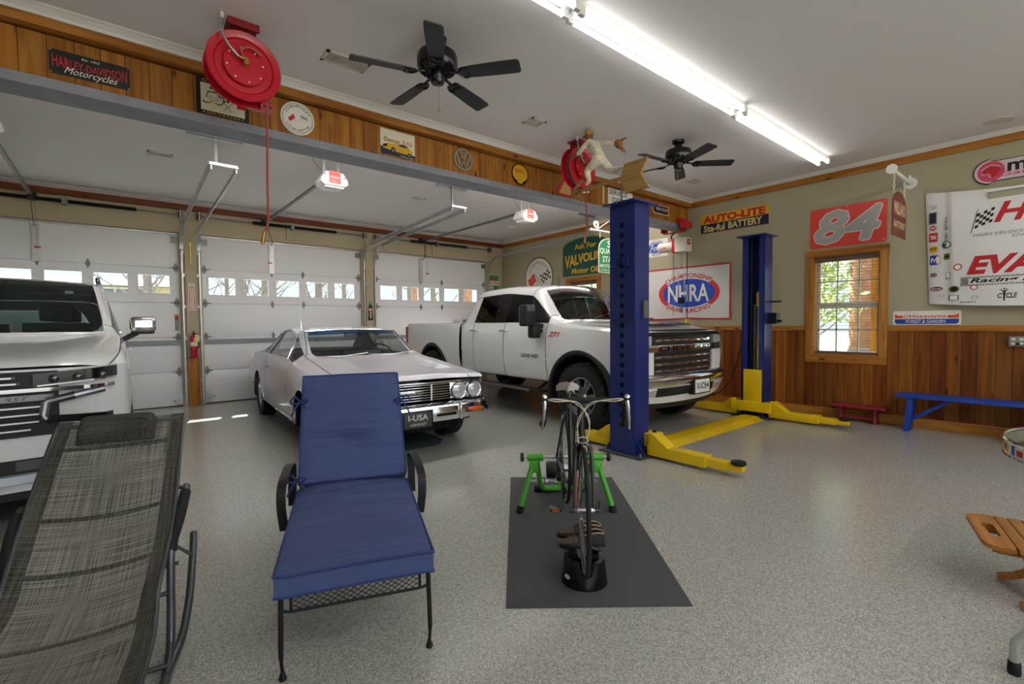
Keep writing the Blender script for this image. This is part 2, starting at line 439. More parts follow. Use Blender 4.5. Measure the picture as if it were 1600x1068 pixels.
# the beam --------------------------------------------------------
beam = struct('beam_wall', MB().box(XL, XR, 4.70, 4.88, 3.10, ZC), 'gap_dark')
beam.name = 'trim_11'
obj('flange', MB().box(XL, XR, 4.65, 4.93, 3.058, 3.128), 'beam_steel', beam, label='grey steel lower flange')
obj('top_board', MB().box(XL, XR, 4.60, 4.74, 3.45, 3.53), 'pine_strip_x', beam)
def beam_planks():
    rnd = random.Random(5); x = -3.2; w0 = .1425
    x = -.472-19*w0
    src = {}
    while x < XR-.01:
        x1 = min(x+w0, XR)
        key = round(x1-x, 3)
        if key not in src:
            src[key] = obj('plank', MB().box(.002, x1-x-.002, -.02, 0, 3.128, 3.437), 'pine_plank', beam, loc=(x, 4.70, 0))
        else: inst(src[key], beam, (x, 4.70, 0))
        x = x1
beam_planks()
obj('back_panel', MB().box(XL, XR, 4.88, 4.90, 3.128, ZC), 'pine_plank', beam)

# garage doors ----------------------------------------------------
def garage_door(idx, x0, x1):
    y0 = YB+.10; w = x1-x0
    root = struct('door_%d' % idx, MB().box(x0, x1, y0+.005, y0+.04, 0, .016), 'rubber')
    H = DH/5
    ws = [(x0+.105+.5655*k, x0+.105+.5655*k+.425) for k in range(5)]
    for s in range(5):
        z0 = s*H+.003+(.012 if s == 0 else 0); z1 = (s+1)*H-.003; mb = MB()
        if s == 3:
            wz0, wz1 = 1.975, 2.285
            mb.box(x0, x1, y0, y0+.04, z0, wz0); mb.box(x0, x1, y0, y0+.04, wz1, z1)
            e = [x0]+[v for p in ws for v in p]+[x1]
            for k in range(0, 12, 2): mb.box(e[k], e[k+1], y0, y0+.04, wz0, wz1)
            mb.box(x0, x1, y0+.025, y0+.04, z1-.002, z1+.006)
            p = obj('panel', mb, 'door_white', root)
            for a, b in ws:
                f = MB(); t = .022
                f.box(a-t, b+t, y0-.012, y0, wz1, wz1+t); f.box(a-t, b+t, y0-.012, y0, wz0-t, wz0); f.box(a-t, a, y0-.012, y0, wz0, wz1); f.box(b, b+t, y0-.012, y0, wz0, wz1)
                obj('window_frame', f, 'door_white', root)
                obj('pane', MB().box(a, b, y0+.015, y0+.019, wz0, wz1), 'window_glass', root)
        else:
            mb.box(x0, x1, y0, y0+.04, z0, z1)
            if s < 4: mb.box(x0, x1, y0+.025, y0+.04, z1-.002, z1+.006)
            obj('panel', mb, 'door_white', root, bevel=.003)
    # stiffening strut across the second section
    obj('strut', MB().box(x0, x1, y0-.03, y0, 1.10, 1.15).box(x0, x1, y0-.034, y0-.028, 1.085, 1.165), 'galv_dark', root)
    # hinges: diamonds on inner stiles, brackets with rollers at both edges
    dia = [(0, .085), (.035, 0), (0, -.085), (-.035, 0)]
    my = Matrix.Translation((0, 0, 0)) @ Matrix.Rotation(PI/2, 4, 'X')
    hm = MB().prism(dia, 0, .006, my).box(-.03, .03, -.02, -.004, -.014, .014)
    first = None
    for s in range(1, 5):
        for xx in (x0+1.16, x0+1.74):
            if first is None: first = obj('hinge', hm, 'hinge_zinc', root, loc=(xx, y0, s*H))
            else: inst(first, root, (xx, y0, s*H))
    eb = MB().prism([(0, .09), (.05, 0), (0, -.09), (-.05, -.0)], 0, .008, my).cyl((-.09, -.035, 0), (.09, -.035, 0), .008, n=8)
    fe = None
    for s in range(1, 5):
        for xx in (x0+.04, x1-.04):
            if fe is None: fe = obj('edge_hinge', eb, 'hinge_zinc', root, loc=(xx, y0, s*H))
            else: inst(fe, root, (xx, y0, s*H))
    tb = MB().box(-.05, .05, -.03, 0, -.05, .05)
    obj('top_bracket', tb, 'galv_dark', root, loc=(x0+.05, y0, DH-.12)); obj('top_bracket', tb, 'galv_dark', root, loc=(x1-.05, y0, DH-.12))
    bb = MB().box(-.05, .05, -.02, 0, .03, .22).box(-.1, .1, -.05, -.03, .12, .15)
    obj('bottom_bracket', bb, 'galv', root, loc=(x0+.05, y0, 0)); obj('bottom_bracket', bb, 'galv', root, loc=(x1-.05, y0, 0))
    # bright top angle and opener plate
    obj('top_angle', MB().box(x0, x1, y0-.025, y0+.0, DH-.03, DH-.005), 'galv', root)
    obj('opener_plate', MB().box(x0+1.16-.045, x0+1.16+.045, y0-.03, y0, DH-.62, DH-.06), 'galv', root)
    return root
for i, (a, b) in enumerate(DOORS): garage_door(i+1, a, b)

# windows in the right wall ---------------------------------------
def window(n, y0, y1, z0, z1):
    x = XR
    r = struct('window_%d' % n, MB().box(x+.09, x+.11, y0, y1, (z0+z1)/2-.03, (z0+z1)/2+.03), 'white_plastic')
    t = .095
    obj('casing', MB().box(x-.03, x, y1, y1+t, z0-.10, z1+.08), 'window_wood', r); obj('casing', MB().box(x-.03, x, y0-t, y0, z0-.10, z1+.08), 'window_wood', r)
    obj('casing', MB().box(x-.034, x, y0-t, y1+t, z1, z1+.085), 'pine_strip_y', r); obj('casing', MB().box(x-.034, x, y0-t, y1+t, z0-.11, z0-.0), 'pine_strip_y', r)
    lin_ = MB()
    lin_.box(x, x+.2, y0, y0+.015, z0, z1).box(x, x+.2, y1-.015, y1, z0, z1).box(x, x+.2, y0, y1, z1-.015, z1).box(x, x+.2, y0, y1, z0, z0+.015)
    obj('jamb', lin_, 'window_wood', r)
    zm = (z0+z1)/2
    fr = MB()
    for a, b in ((z0+.015, zm), (zm, z1-.015)):
        xx = x+.10 if a < zm-.1 else x+.125
        fr.box(xx, xx+.025, y0+.015, y1-.015, a, a+.04).box(xx, xx+.025, y0+.015, y1-.015, b-.04, b).box(xx, xx+.025, y0+.015, y0+.05, a, b).box(xx, xx+.025, y1-.05, y1-.015, a, b)
        for k in (1, 2):
            yy = y0+(y1-y0)*k/3; fr.box(xx, xx+.015, yy-.009, yy+.009, a, b)
        fr.box(xx, xx+.015, y0+.02, y1-.02, (a+b)/2-.009, (a+b)/2+.009)
        obj('pane', MB().box(xx+.010, xx+.014, y0+.03, y1-.03, a+.02, b-.02), 'window_glass', r)
    obj('sash', fr, 'white_plastic', r)
    bl = MB(); k = 0; z = z0+.05
    while z < z1-.09:
        m = Matrix.Translation((x+.055, 0, z)) @ Matrix.Rotation(math.radians(3), 4, 'Y')
        bl.box(-.014, .014, y0+.025, y1-.025, -.0012, .0012, m); z += .042
    obj('blind_slats', bl, 'blind', r, kind='stuff')
    obj('blind_headrail', MB().box(x+.015, x+.075, y0+.02, y1-.02, z1-.085, z1-.02), 'blind', r)
    obj('blind_bottom_rail', MB().box(x+.03, x+.075, y0+.022, y1-.022, z0+.02, z0+.045), 'blind', r)
    cd = MB()
    for q in (.15, .85): yy = lerp(y0, y1, q); cd.box(x+.054, x+.056, yy-.001, yy+.001, z0+.03, z1-.05)
    obj('blind_cords', cd, 'blind', r)
    return r
mat('blind', '6e5648', .6)
for i, w in enumerate(WIN): window(i+1, *w)

# ================================================================== ceiling fittings
def emis(name, k):
    m = bpy.data.materials.new(name); m.use_nodes = True; b = m.node_tree.nodes['Principled BSDF']
    b.inputs['Base Color'].default_value = (.9, .9, .9, 1); b.inputs['Emission Color'].default_value = (1, .985, .96, 1); b.inputs['Emission Strength'].default_value = TUBE_STRENGTH*k
    MAT[name] = m
emis('tube_glow', .6); emis('tube_glow_fill', 3.7)  # the stronger glow serves only the added, unseen fixtures
def light_fixture(x0, y, label, group, glow='tube_glow'):
    L = 2.44; t = thing('fluorescent_light', label, 'light fixture', (x0, y, ZC), group=group)
    obj('housing', MB().add([(0, -.065, -.001), (L, -.065, -.001), (L, .065, -.001), (0, .065, -.001), (0, -.05, -.045), (L, -.05, -.045), (L, .05, -.045), (0, .05, -.045)],
        [(0, 1, 2, 3), (7, 6, 5, 4), (0, 4, 5, 1), (1, 5, 6, 2), (2, 6, 7, 3), (3, 7, 4, 0)]), 'white_gloss', t)
    for s in (-1, 1):
        obj('tube', MB().cyl((.05, s*.055, -.078), (L-.05, s*.055, -.078), .018, n=10), glow, t, smooth=60)
        for e in (0.0, L-.05): obj('socket', MB().box(e, e+.05, s*.055-.016, s*.055+.016, -.10, -.03), 'white_plastic', t)
    return t
G = 'fluorescent tube lights on the ceiling'
light_fixture(4.93, 2.33, 'long twin tube light ending near the right wall', G)
light_fixture(2.47, 2.31, 'long twin tube light, second from the right wall', G)
light_fixture(0.01, 2.29, 'twin tube light running out of the top of the picture', G)
for x, yy, w in ((-.9, -1.2, 'near left'), (1.7, -1.2, 'near middle'), (4.3, -1.2, 'near right'), (.4, -3.2, 'far left'), (3.4, -3.2, 'far right')): light_fixture(x, yy, 'added twin tube light out of view behind the viewer, on the '+w, G, 'tube_glow_fill')  # extra fixtures added out of view to fill the room with light
for x, w in ((.2, 'suv'), (2.7, 'silver car'), (5.2, 'pickup')): light_fixture(x, 5.35, 'added twin tube light hidden behind the wooden beam, over the '+w, G, 'tube_glow_fill')  # hidden row added to brighten the far bay and its ceiling

def fan(cx, cy, off, label):
    t = thing('ceiling_fan', label, 'ceiling fan', (cx, cy, ZC), group='black five blade ceiling fans')
    obj('canopy', MB().lathe([(0, 0), (.075, 0), (.07, -.03), (.045, -.045), (.04, -.12), (0, -.12)], n=24), 'black_gloss', t, smooth=40)
    obj('motor', MB().lathe([(0, -.105), (.09, -.105), (.145, -.12), (.155, -.15), (.155, -.215), (.145, -.235), (.10, -.255), (.0, -.26)], n=32), 'black_gloss', t, smooth=35)
    v = MB()
    for k in range(30):
        a = 2*PI*k/30; c, s = math.cos(a), math.sin(a)
        v.bar((.075*c, .075*s, -.262), (.135*c, .135*s, -.243), .006, .01)
    obj('vent_ribs', v, 'black_metal', t)
    obj('switch_housing', MB().lathe([(0, -.25), (.052, -.25), (.055, -.32), (.045, -.34), (0, -.345)], n=20), 'black_gloss', t, smooth=35)
    obj('pull_chain', MB().cyl((.03, .03, -.33), (.03, .03, -.50), .0018, n=6).lathe([(0, -.50), (.007, -.505), (.008, -.52), (0, -.53)], (.03, .03, 0), n=8), 'brass', t)
    outline = [(.19, -.045)]+arc(.56, -.0, .068, -90, 90, 8)[0:0]
    pts = [(.17, -.038), (.20, -.052), (.30, -.060), (.50, -.066), (.62, -.066)]+arc(.62, -.040, .026, -90, 0, 4)+arc(.62, .040, .026, 0, 90, 4)+[(.62, .066), (.50, .066), (.30, .060), (.20, .052), (.17, .038)]
    for k in range(5):
        a = math.radians(off+72*k)
        m = Matrix.Rotation(a, 4, 'Z') @ Matrix.Translation((0, 0, -.275)) @ Matrix.Rotation(math.radians(-12), 4, 'X')
        b = obj('blade', MB().prism(pts, -.004, .004, m), 'fan_blade', t)
        ir = MB(); ir.bar((.10, 0, .012), (.19, 0, 0), .022, .008)
        ir.tube(smoothpath([(.16, 0, -.004), (.20, .045, -.008), (.25, .04, -.009), (.23, 0, -.009), (.25, -.04, -.009), (.20, -.045, -.008), (.16, 0, -.004)], 4), .007, 6)
        ir.xf(Matrix.Rotation(a, 4, 'Z') @ Matrix.Translation((0, 0, -.275)) @ Matrix.Rotation(math.radians(-12), 4, 'X'))
        obj('blade_iron', ir, 'black_gloss', b, smooth=50)
    return t
mat('fan_blade', '1d2029', .42, var=.1)
fan(1.95, 3.24, 21, 'black ceiling fan nearer the viewer, beside the first hose reel')
fan(5.28, 3.22, 29, 'black ceiling fan farther away, above the lift')

def vent(x, y, w, d, label, g):
    t = thing('ceiling_vent', label, 'vent', (x, y, ZC), group=g); f = .025
    obj('frame', MB().box(-w/2, w/2, -d/2, -d/2+f, -.012, 0).box(-w/2, w/2, d/2-f, d/2, -.012, 0).box(-w/2, -w/2+f, -d/2, d/2, -.012, 0).box(w/2-f, w/2, -d/2, d/2, -.012, 0), 'vent_cream', t)
    obj('backing', MB().box(-w/2+f, w/2-f, -d/2+f, d/2-f, -.002, 0), 'vent_dark', t)
    n = int((w-2*f)/.022); src = None
    for i in range(n):
        xx = -w/2+f+.011+.022*i
        m = Matrix.Rotation(math.radians(35), 4, 'Y')
        if src is None: src = obj('slat', MB().box(-.008, .008, -d/2+f, d/2-f, -.001, .001, m), 'vent_cream', t, loc=(xx, 0, -.007))
        else: inst(src, t, (xx, 0, -.007))
    return t
mat('vent_cream', 'cfccbd', .5); mat('vent_dark', '6d6a60', .8)
VG = 'ceiling air vents'
vent(1.52, 3.98, .36, .17, 'cream air vent behind the blade of the nearer ceiling fan', VG)
vent(3.545, 3.89, .20, .17, 'cream air vent between the two ceiling fans', VG)
vent(6.96, 3.97, .20, .17, 'cream air vent below the farther ceiling fan', VG)
vent(.469, 7.53, .26, .14, 'cream air vent over the white suv, behind the beam', VG)
vent(4.08, 7.45, .2, .14, 'cream air vent between the two door openers', VG)
sp = thing('ceiling_speaker', 'round flush speaker in the ceiling at top right', 'speaker', (7.55, .70, ZC))
obj('rim', MB().lathe([(.10, 0), (.125, 0), (.122, -.008), (.10, -.010)], n=32, close=True), 'vent_cream', sp, smooth=40)
obj('grille', MB().lathe([(0, -.004), (.10, -.004), (.10, 0)], n=32), 'vent_dark2', sp) if 'vent_dark2' in MAT else obj('grille', MB().lathe([(0, -.004), (.10, -.004), (.10, 0)], n=32), 'vent_cream', sp)
sd = thing('smoke_detector', 'small round white detector on the ceiling in the far bay', 'detector', (6.9, 8.35, ZC))
obj('body', MB().lathe([(0, 0), (.09, 0), (.085, -.02), (.06, -.03), (0, -.03)], n=24), 'white_plastic', sd, smooth=40)

# hose reels ------------------------------------------------------
def hose_reel(x, y, az, R, label, hose_z, end_dx):
    t = thing('hose_reel', label, 'hose reel', (x, y, ZC), group='red air hose reels')
    A = Matrix.Translation((0, 0, -.31)) @ Matrix.Rotation(az, 4, 'Z')     # local +y = side facing away, axis along local y
    def put(mb): return mb.xf(A)
    ax = (0, 1, 0)
    for s, nm in ((-1, 'front_flange'), (1, 'back_flange')):
        prof = [(0, 0), (.115, 0), (.12, -.012), (R*.75, -.012), (R*.80, .0), (R*.97, .010), (R, .0), (R*.985, -.012), (R*.8, -.015), (.0, -.02)]
        if s > 0: prof = [(r, -h) for r, h in prof]
        prof = [(r, h-.0) for r, h in prof]
        mb = MB().lathe([(r, -h) for r, h in prof], (0, s*.065, 0), ax, n=48)
        obj(nm, put(mb), 'red_gloss', t, smooth=30)
    obj('drum', put(MB().cyl((0, -.07, 0), (0, .07, 0), .11, n=24)), 'red_gloss', t, smooth=40)
    hw = MB()
    for k, (yy, rr) in enumerate([(-.04, R*.72), (-.013, R*.74), (.013, R*.73), (.04, R*.72), (-.027, R*.63), (0, R*.63), (.027, R*.63)]):
        hw.tube([(rr*math.cos(a), yy, rr*math.sin(a)) for a in [2*PI*i/36 for i in range(36)]], .0135, 6, closed=True)
    obj('wound_hose', put(hw), 'hose_red', t, smooth=60)
    # hub disc, bolts and swivel
    mb = MB().lathe([(0, -.02), (.135, -.02), (.14, -.012), (.14, 0)], (0, -.066, 0), ax, n=36)
    hub = obj('hub_plate', put(mb), 'red_gloss', t, smooth=30)
    for k in range(8):
        a = 2*PI*k/8+.2; bo = MB().lathe([(0, -.094), (.006, -.092), (.007, -.086)], (.118*math.cos(a), 0, .118*math.sin(a)), ax, n=8); obj('bolt', put(bo), 'alu', hub)
    obj('swivel', put(MB().cyl((0, -.08, 0), (0, -.125, 0), .016, n=12).box(-.014, .014, -.14, -.11, -.014, .03).cyl((0, -.125, .02), (-.05, -.125, .03), .010, n=10)), 'brass', t, smooth=40)
    pth = smoothpath([(-.05, -.125, .03), (-.11, -.13, .09), (-.15, -.12, .19), (-.14, -.10, .27), (-.14, -.10, .30)], 6)
    obj('feed_hose', put(MB().tube(pth, .009, 8)), 'galv', t, smooth=60)
    obj('feed_pipe', put(MB().cyl((-.14, -.10, .27), (-.14, -.10, .31), .012, n=10)), 'white_plastic', t)
    obj('stub_hose', put(MB().tube(smoothpath([(0, -.125, .01), (-.03, -.12, .08), (.03, -.11, .12), (.10, -.10, .09)], 6), .010, 8)), 'hose_red', t, smooth=60)
    # mounting arm and ceiling base
    obj('ceiling_base', put(MB().box(-.10, .10, -.07, .09, .295, .31).box(-.10, .10, -.09, -.07, .26, .31)), 'red_dark', t)
    obj('support_arm', put(MB().box(-.045, .045, .075, .09, -.05, .31).box(-.03, .03, .075, .09, -.26, 0).bar((0, .08, -.22), (.12, .03, -.25), .05, .02)), 'red_gloss', t)
    # outlet arm with roller guide
    gx, gz = R*.62, -R*.99
    obj('guide_arm', put(MB().bar((.10, .06, -.16), (gx, .03, gz+.02), .04, .012).box(gx-.045, gx+.045, -.03, .05, gz-.012, gz+.03)), 'red_gloss', t)
    obj('guide_roller', put(MB().cyl((gx-.02, -.034, gz+.006), (gx-.02, .05, gz+.006), .014, n=12).cyl((gx+.02, -.034, gz+.006), (gx+.02, .05, gz+.006), .014, n=12)), 'black_plastic', t, smooth=40)
    top = A @ Vector((gx, .0, gz+.02)); e = Vector((top.x+end_dx, top.y, hose_z-ZC))
    p = smoothpath([top, (top.x, top.y, top.z-.2), (lerp(top.x, e.x, .4), top.y, lerp(top.z, e.z, .6)), (e.x+.01, e.y, e.z+.14), (e.x-.02, e.y, e.z+.05)], 8)
    obj('hanging_hose', MB().tube(p, .0085, 8), 'hose_red', t, smooth=60)
    obj('coupler', MB().cyl((e.x-.02, e.y, e.z+.055), (e.x-.028, e.y, e.z+.0), .012, .010, 10).cyl((e.x-.028, e.y, e.z), (e.x-.034, e.y, e.z-.035), .016, .013, 10), 'brass', t, smooth=40)
    return t
hose_reel(.76, 4.0, 0.0, .245, 'large red hose reel nearer the viewer, hose hanging down', 2.05, -.02)
hose_reel(4.36, 4.0, math.radians(4), .245, 'red hose reel behind the running figure', 2.42, 0.0)

# door tracks, springs, openers -----------------------------------
def door_track(x, side, label, yend=6.5):
    """vertical + curved + horizontal track beside a door edge at x; side = +1 if the wall post lies to +x"""
    t = thing('door_track', label, 'door track', (x, YB, 0), group='galvanised garage door tracks')
    w = .055; y0 = -.005
    obj('vertical_track', MB().box(-.012, .012, y0-.045, y0, .06, 2.72), 'galv', t)
    R = .36; zt = 2.78+R
    c = []
    for k in range(13):
        a = math.radians(90*k/12); c.append((0, y0-.03-R*(1-math.cos(a)), 2.74+R*math.sin(a)))
    mb = MB()
    for p, q in zip(c, c[1:]): mb.bar(p, q, .024, .05, (1, 0, 0))
    obj('curved_track', mb, 'galv', t)
    yE = yend-YB; zE = 2.74+R+.14
    hz = MB().bar((0, c[-1][1], c[-1][2]), (0, yE, zE), .012, .06).bar((-side*.014, c[-1][1]+.02, c[-1][2]+.028), (-side*.014, yE, zE+.028), .03, .006)
    obj('horizontal_track', hz, 'galv', t)
    obj('wall_angle', MB().box(*sorted((side*.013, side*.04)), -.012, -.002, 2.66, 3.02).box(*sorted((side*.034, side*.04)), -.03, -.002, 2.66, 3.02), 'white_plastic', t)
    for z in (.45, 1.2, 1.75, 2.3): obj('jamb_bracket', MB().box(*sorted((side*.01, side*.04)), -.02, -.002, z-.025, z+.025), 'galv', t)
    return t
TX = [('left', DOORS[0][1]+.04, 1, 'door track left of the wall post with the fire extinguisher'), ('r', DOORS[1][0]-.04, -1, 'door track right of the wall post with the fire extinguisher'),
      ('l2', DOORS[1][1]+.04, 1, 'door track left of the wall post with the bottle sign'), ('r2', DOORS[2][0]-.04, -1, 'door track right of the wall post with the bottle sign'),
      ('r3', DOORS[2][1]+.04, 1, 'door track at the right edge of the last garage door'), ('l0', DOORS[0][0]-.04, -1, 'door track at the far left, out of the picture')]
for _, x, s, lb in TX: door_track(x, s, lb)
def track_hanger(x, w, zdrop, label, cross=None):
    t = thing('track_hanger', label, 'bracket', (x, 6.5, ZC), group='track hangers under the ceiling of the far bay')
    obj('ceiling_angle', MB().box(-w/2, w/2, -.02, .02, -.006, 0).box(-w/2, w/2, .016, .02, -.04, 0), 'galv_dark', t)
    obj('drop_angle', MB().box(-.018, .018, .0, .005, -zdrop, 0).box(-.018, -.014, -.02, .005, -zdrop, 0), 'galv_dark', t)
    if cross: obj('cross_angle', MB().box(cross[0], cross[1], -.02, .005, -zdrop-.0, -zdrop+.03), 'galv', t)
zd = ZC-(2.74+.36+.14)-.02
track_hanger(.93, .57, zd, 'track hanger over the tracks beside the fire extinguisher post', (-.07, .22))
track_hanger(4.15, .57, zd, 'track hanger over the tracks beside the bottle sign post', (-.02, .26))
track_hanger(7.35, .5, zd, 'track hanger beside the green oil sign', (-.05, .22))
track_hanger(-2.13, .4, zd, 'track hanger at the far left', None)
def spring(d, label):
    x0, x1 = d; xa = x0+1.16; t = thing('torsion_spring', label, 'spring shaft', ((x0+x1)/2, YB-.10, 3.325), group='torsion shafts above the garage doors')
    c = (x0+x1)/2; L = x0-.06-c; Rr = x1+.06-c; m = x0+1.51-c
    obj('shaft', MB().cyl((L, 0, 0), (Rr, 0, 0), .011, n=8), 'galv_dark', t, smooth=60)
    def coil(a, b):
        mb = MB(); n = int((b-a)/.012); mb.tube([(a+(b-a)*i/(n*8), .026*math.cos(2*PI*i/8), .026*math.sin(2*PI*i/8)) for i in range(n*8+1)], .0055, 4)
        return obj('spring', mb, 'black_metal', t, smooth=60)
    coil(m-.70, m-.04); coil(m+.04, m+.86)
    obj('centre_bracket', MB().box(m-.03, m+.03, -.04, .065, -.05, .05), 'galv_dark', t)
    for e in (L+.03, Rr-.03): obj('cable_drum', MB().lathe([(.02, -.03), (.055, -.025), (.045, -.01), (.045, .02), (.058, .03), (.02, .03)], (e, 0, 0), (1, 0, 0), n=18), 'galv_dark', t, smooth=30); obj('end_plate', MB().box(e-.005, e+.005, -.06, .095, -.07, .07), 'galv', t)
    for e in (L+.03, Rr-.03): obj('lift_cable', MB().cyl((e, .05, -.02), (e, .06, -3.15), .002, n=5), 'galv_dark', t)
for d, lb in zip(DOORS, ('torsion spring shaft above the left garage door', 'torsion spring shaft above the middle garage door', 'torsion spring shaft above the right garage door')): spring(d, lb)
def opener(xr, dx, label, head=True, yh=6.3):
    """motor head hung under the ceiling, rail to the header, arm to the door"""
    t = thing('door_opener', label, 'door opener', (xr, yh, ZC), group='ceiling garage door openers')
    zr = -.24
    yw = YB-yh-.12
    obj('rail', MB().box(-.02, .02, .10, yw, zr-.02, zr+.015), 'galv_dark', t)
    obj('header_bracket', MB().box(-.05, .05, yw, yw+.04, zr-.05, zr+.06), 'black_metal', t)
    obj('trolley', MB().box(-.03, .03, yw-.22, yw-.08, zr-.055, zr-.01), 'black_metal', t)
    obj('door_arm', MB().bar((0, yw-.15, zr-.04), (dx, yw-.02, zr-.34), .022, .006, (1, 0, 0)).bar((dx, yw-.02, zr-.34), (dx, yw+.08, DH-ZC-.10), .022, .006, (1, 0, 0)), 'black_metal', t)
    obj('release_cord', MB().cyl((.04, yw-.16, zr-.05), (.05, yw-.16, zr-.75), .0025, n=5), 'hose_red', t)
    obj('release_handle', MB().box(.015, .085, yw-.17, yw-.15, zr-.775, zr-.75), 'red_gloss', t, bevel=.004)
    if head:
        z0, z1 = -.42, -.225
        # wedge shaped white housing, red label facing the room
        pr = [(-.175, -.05), (-.165, .0), (-.11, .085), (.11, .085), (.165, .0), (.175, -.05), (.13, -.085), (-.13, -.085)]
        m = Matrix.Translation((0, -.02, (z0+z1)/2)) @ Matrix.Rotation(PI/2, 4, 'X')
        obj('housing', MB().prism(pr, -.14, .12, m), 'white_gloss', t, bevel=.012)
        obj('light_lens', MB().box(-.12, .12, -.12, .10, z0+.0-.012, z0+.025), 'glass_lens2', t, bevel=.008)
        obj('label_panel', MB().box(-.072, .072, -.1445, -.139, z0+.04, z1-.005), 'opener_red', t)
        mm = Matrix.Translation((0, -.1455, (z0+z1)/2)) @ Matrix.Rotation(PI/2, 4, 'X')
        obj('lettering', text_mb('LiftMaster', -.06, .06, .005, .035, mb=None).xf(mm), 'letter_white', t, fix=False)
        obj('lettering', text_mb('PROFESSIONAL', -.05, .03, -.045, -.033).xf(mm), 'letter_white', t, fix=False)
        for s in (-1, 1): obj('strap', MB().box(s*.09-.016, s*.09+.016, -.005, .0, z1-.02, 0), 'galv_dark', t)
        obj('ceiling_angle', MB().box(-.29, .29, -.02, .02, -.006, 0).box(-.29, .29, -.024, -.02, -.04, 0), 'galv_dark', t)
        obj('power_cord', MB().tube(smoothpath([(-.24, .02, 0), (-.23, .02, -.06), (-.18, .02, -.14), (-.10, .02, -.20), (-.06, .03, z1+.0)], 6), .004, 6), 'vent_dark', t, smooth=60)
        obj('button', MB().cyl((-.12, -.142, z1-.055), (-.12, -.148, z1-.055), .008, n=10).cyl((.12, -.142, z1-.075), (.12, -.148, z1-.075), .008, n=10), 'black_plastic', t)
    return t
mat('opener_red', 'd8524c', .45); mat('letter_white', 'f0eee8', .5); mat('glass_lens2', 'eceaea', .2)
opener(2.18, .13, 'white door opener with red label, left of the two in view')
opener(5.51, .08, 'white door opener with red label, right of the two in view')
opener(-.93, .0, 'opener rail over the left garage door, motor out of the picture')

# ================================================================== signs
for n, c in dict(ink_black='111111', ink_red='c0242c', ink_white='ece9e2', ink_yellow='e2b21c', ink_blue='2447a8', ink_navy='1a2440', ink_green='1d6a45', ink_teal='17504a', ink_grey='8c8e90', ink_orange='e2542a', ink_cream='e8e2cc', ink_pink='d2476a', ink_olive='6f8a2a').items(): mat(n, c, .4)
mat('cloth_white', 'dedbd8', .85, bump=.15, bscale=9); mat('cloth_red', 'c0303c', .85)
mat('fluo_red', 'e2473a', .45)
mat('old_brown', '7a3a30', .55, var=.2, vscale=8); mat('old_cream', 'd8c99a', .6)
BW = (PI/2, 0, 0)              # faces the room from the beam / back wall
RW = (PI/2, 0, -PI/2)          # faces the room from the right wall
def flat(name, t, poly, z, m, th=.0006): return obj(name, MB().prism(poly, z, z+th), m, t)
def letters(t, m, mb, name='lettering'): return obj(name, mb, m, t, fix=False)
def tx(t, m, s, x0, x1, y0, y1, z=.006, **k): return letters(t, m, text_mb(s, x0, x1, y0, y1, z, **k))
def sign_on_beam(name, label, x, z, cat='sign'): return thing(name, label, cat, (x, BEAM_Y, z), BW, 'signs on the wooden beam')
def sign_on_wall(name, label, y, z, cat='sign'): return thing(name, label, cat, (XR, y, z), RW, 'signs on the right wall')
def checker(poly_uv, nx, ny, z):
    """checker cells over a quad given by a function (u,v)->(x,y)"""
    mb = MB()
    for i in range(nx):
        for j in range(ny):
            if (i+j) % 2 == 0:
                q = [poly_uv(i/nx, j/ny), poly_uv((i+1)/nx, j/ny), poly_uv((i+1)/nx, (j+1)/ny), poly_uv(i/nx, (j+1)/ny)]
                mb.add([(x, y, z) for x, y in q], [(0, 1, 2, 3)])
    return mb
def waveflag(x0, y0, dx, dy, ux, uy, amp=.01):
    """flag quad starting at x0,y0: u along (dx,dy), v along (ux,uy), wavy"""
    def f(u, v):
        w = amp*math.sin(u*2*PI); n = math.hypot(ux, uy)
        return (x0+dx*u+ux*v+w*ux/n, y0+dy*u+uy*v+w*uy/n)
    return f
# motorcycle plate
t = sign_on_beam('motorcycle_sign', 'black metal plate with red block letters and white script', -.099, 3.267)
flat('panel', t, rrect(-.222, .222, -.084, .084, .008), 0, 'ink_black', .004)
tx(t, 'ink_red', 'HARLEY-DAVIDSON', -.205, .205, -.028, .028, bold=.012, squash=lambda u: (-.028-.008*abs(2*u-1)**2, .024+.03*abs(2*u-1)**1.5))
tx(t, 'ink_white', 'Est. 1903', -.05, .05, .05, .067, shear=.3)
tx(t, 'ink_white', 'Motorcycles', -.145, .15, -.082, -.02, .0068, shear=.45)
for x in (-.213, .213):
    for y in (-.075, .075): obj('screw', MB().lathe([(0, .0065), (.004, .006), (.005, .004)], (x, y, 0), (0, 0, 1), 8), 'alu', t)
# anniversary plate
t = sign_on_beam('anniversary_sign', 'black framed anniversary plate with crossed flags, behind the hose reel', .735, 3.29)
flat('panel', t, [(-.19, -.15), (.19, -.15), (.19, .15), (-.19, .15)], 0, 'ink_black', .004)
flat('picture', t, [(-.16, -.115), (.16, -.115), (.16, .105), (-.16, .105)], .004, 'ink_cream')
tx(t, 'ink_yellow', 'CORVETTE', -.15, .15, .115, .138, bold=.008, shear=.2)
tx(t, 'ink_yellow', 'ANNIVERSARY', -.155, .155, -.142, -.122, shear=.2, space=1.3)
letters(t, 'ink_olive', text_mb('50', -.15, .02, -.06, .05, .0052, shear=.3, bold=.02)); letters(t, 'ink_cream', text_mb('50', -.138, .008, -.046, .036, .0056, shear=.3, bold=-.005))
fl = waveflag(-.10, .07, .13, -.10, .035, .05, .006)
letters(t, 'ink_white', MB().grid(lambda u, v: fl(u, v)+(.006,), 10, 4), 'flag'); letters(t, 'ink_black', checker(fl, 8, 4, .0064), 'flag_checks')
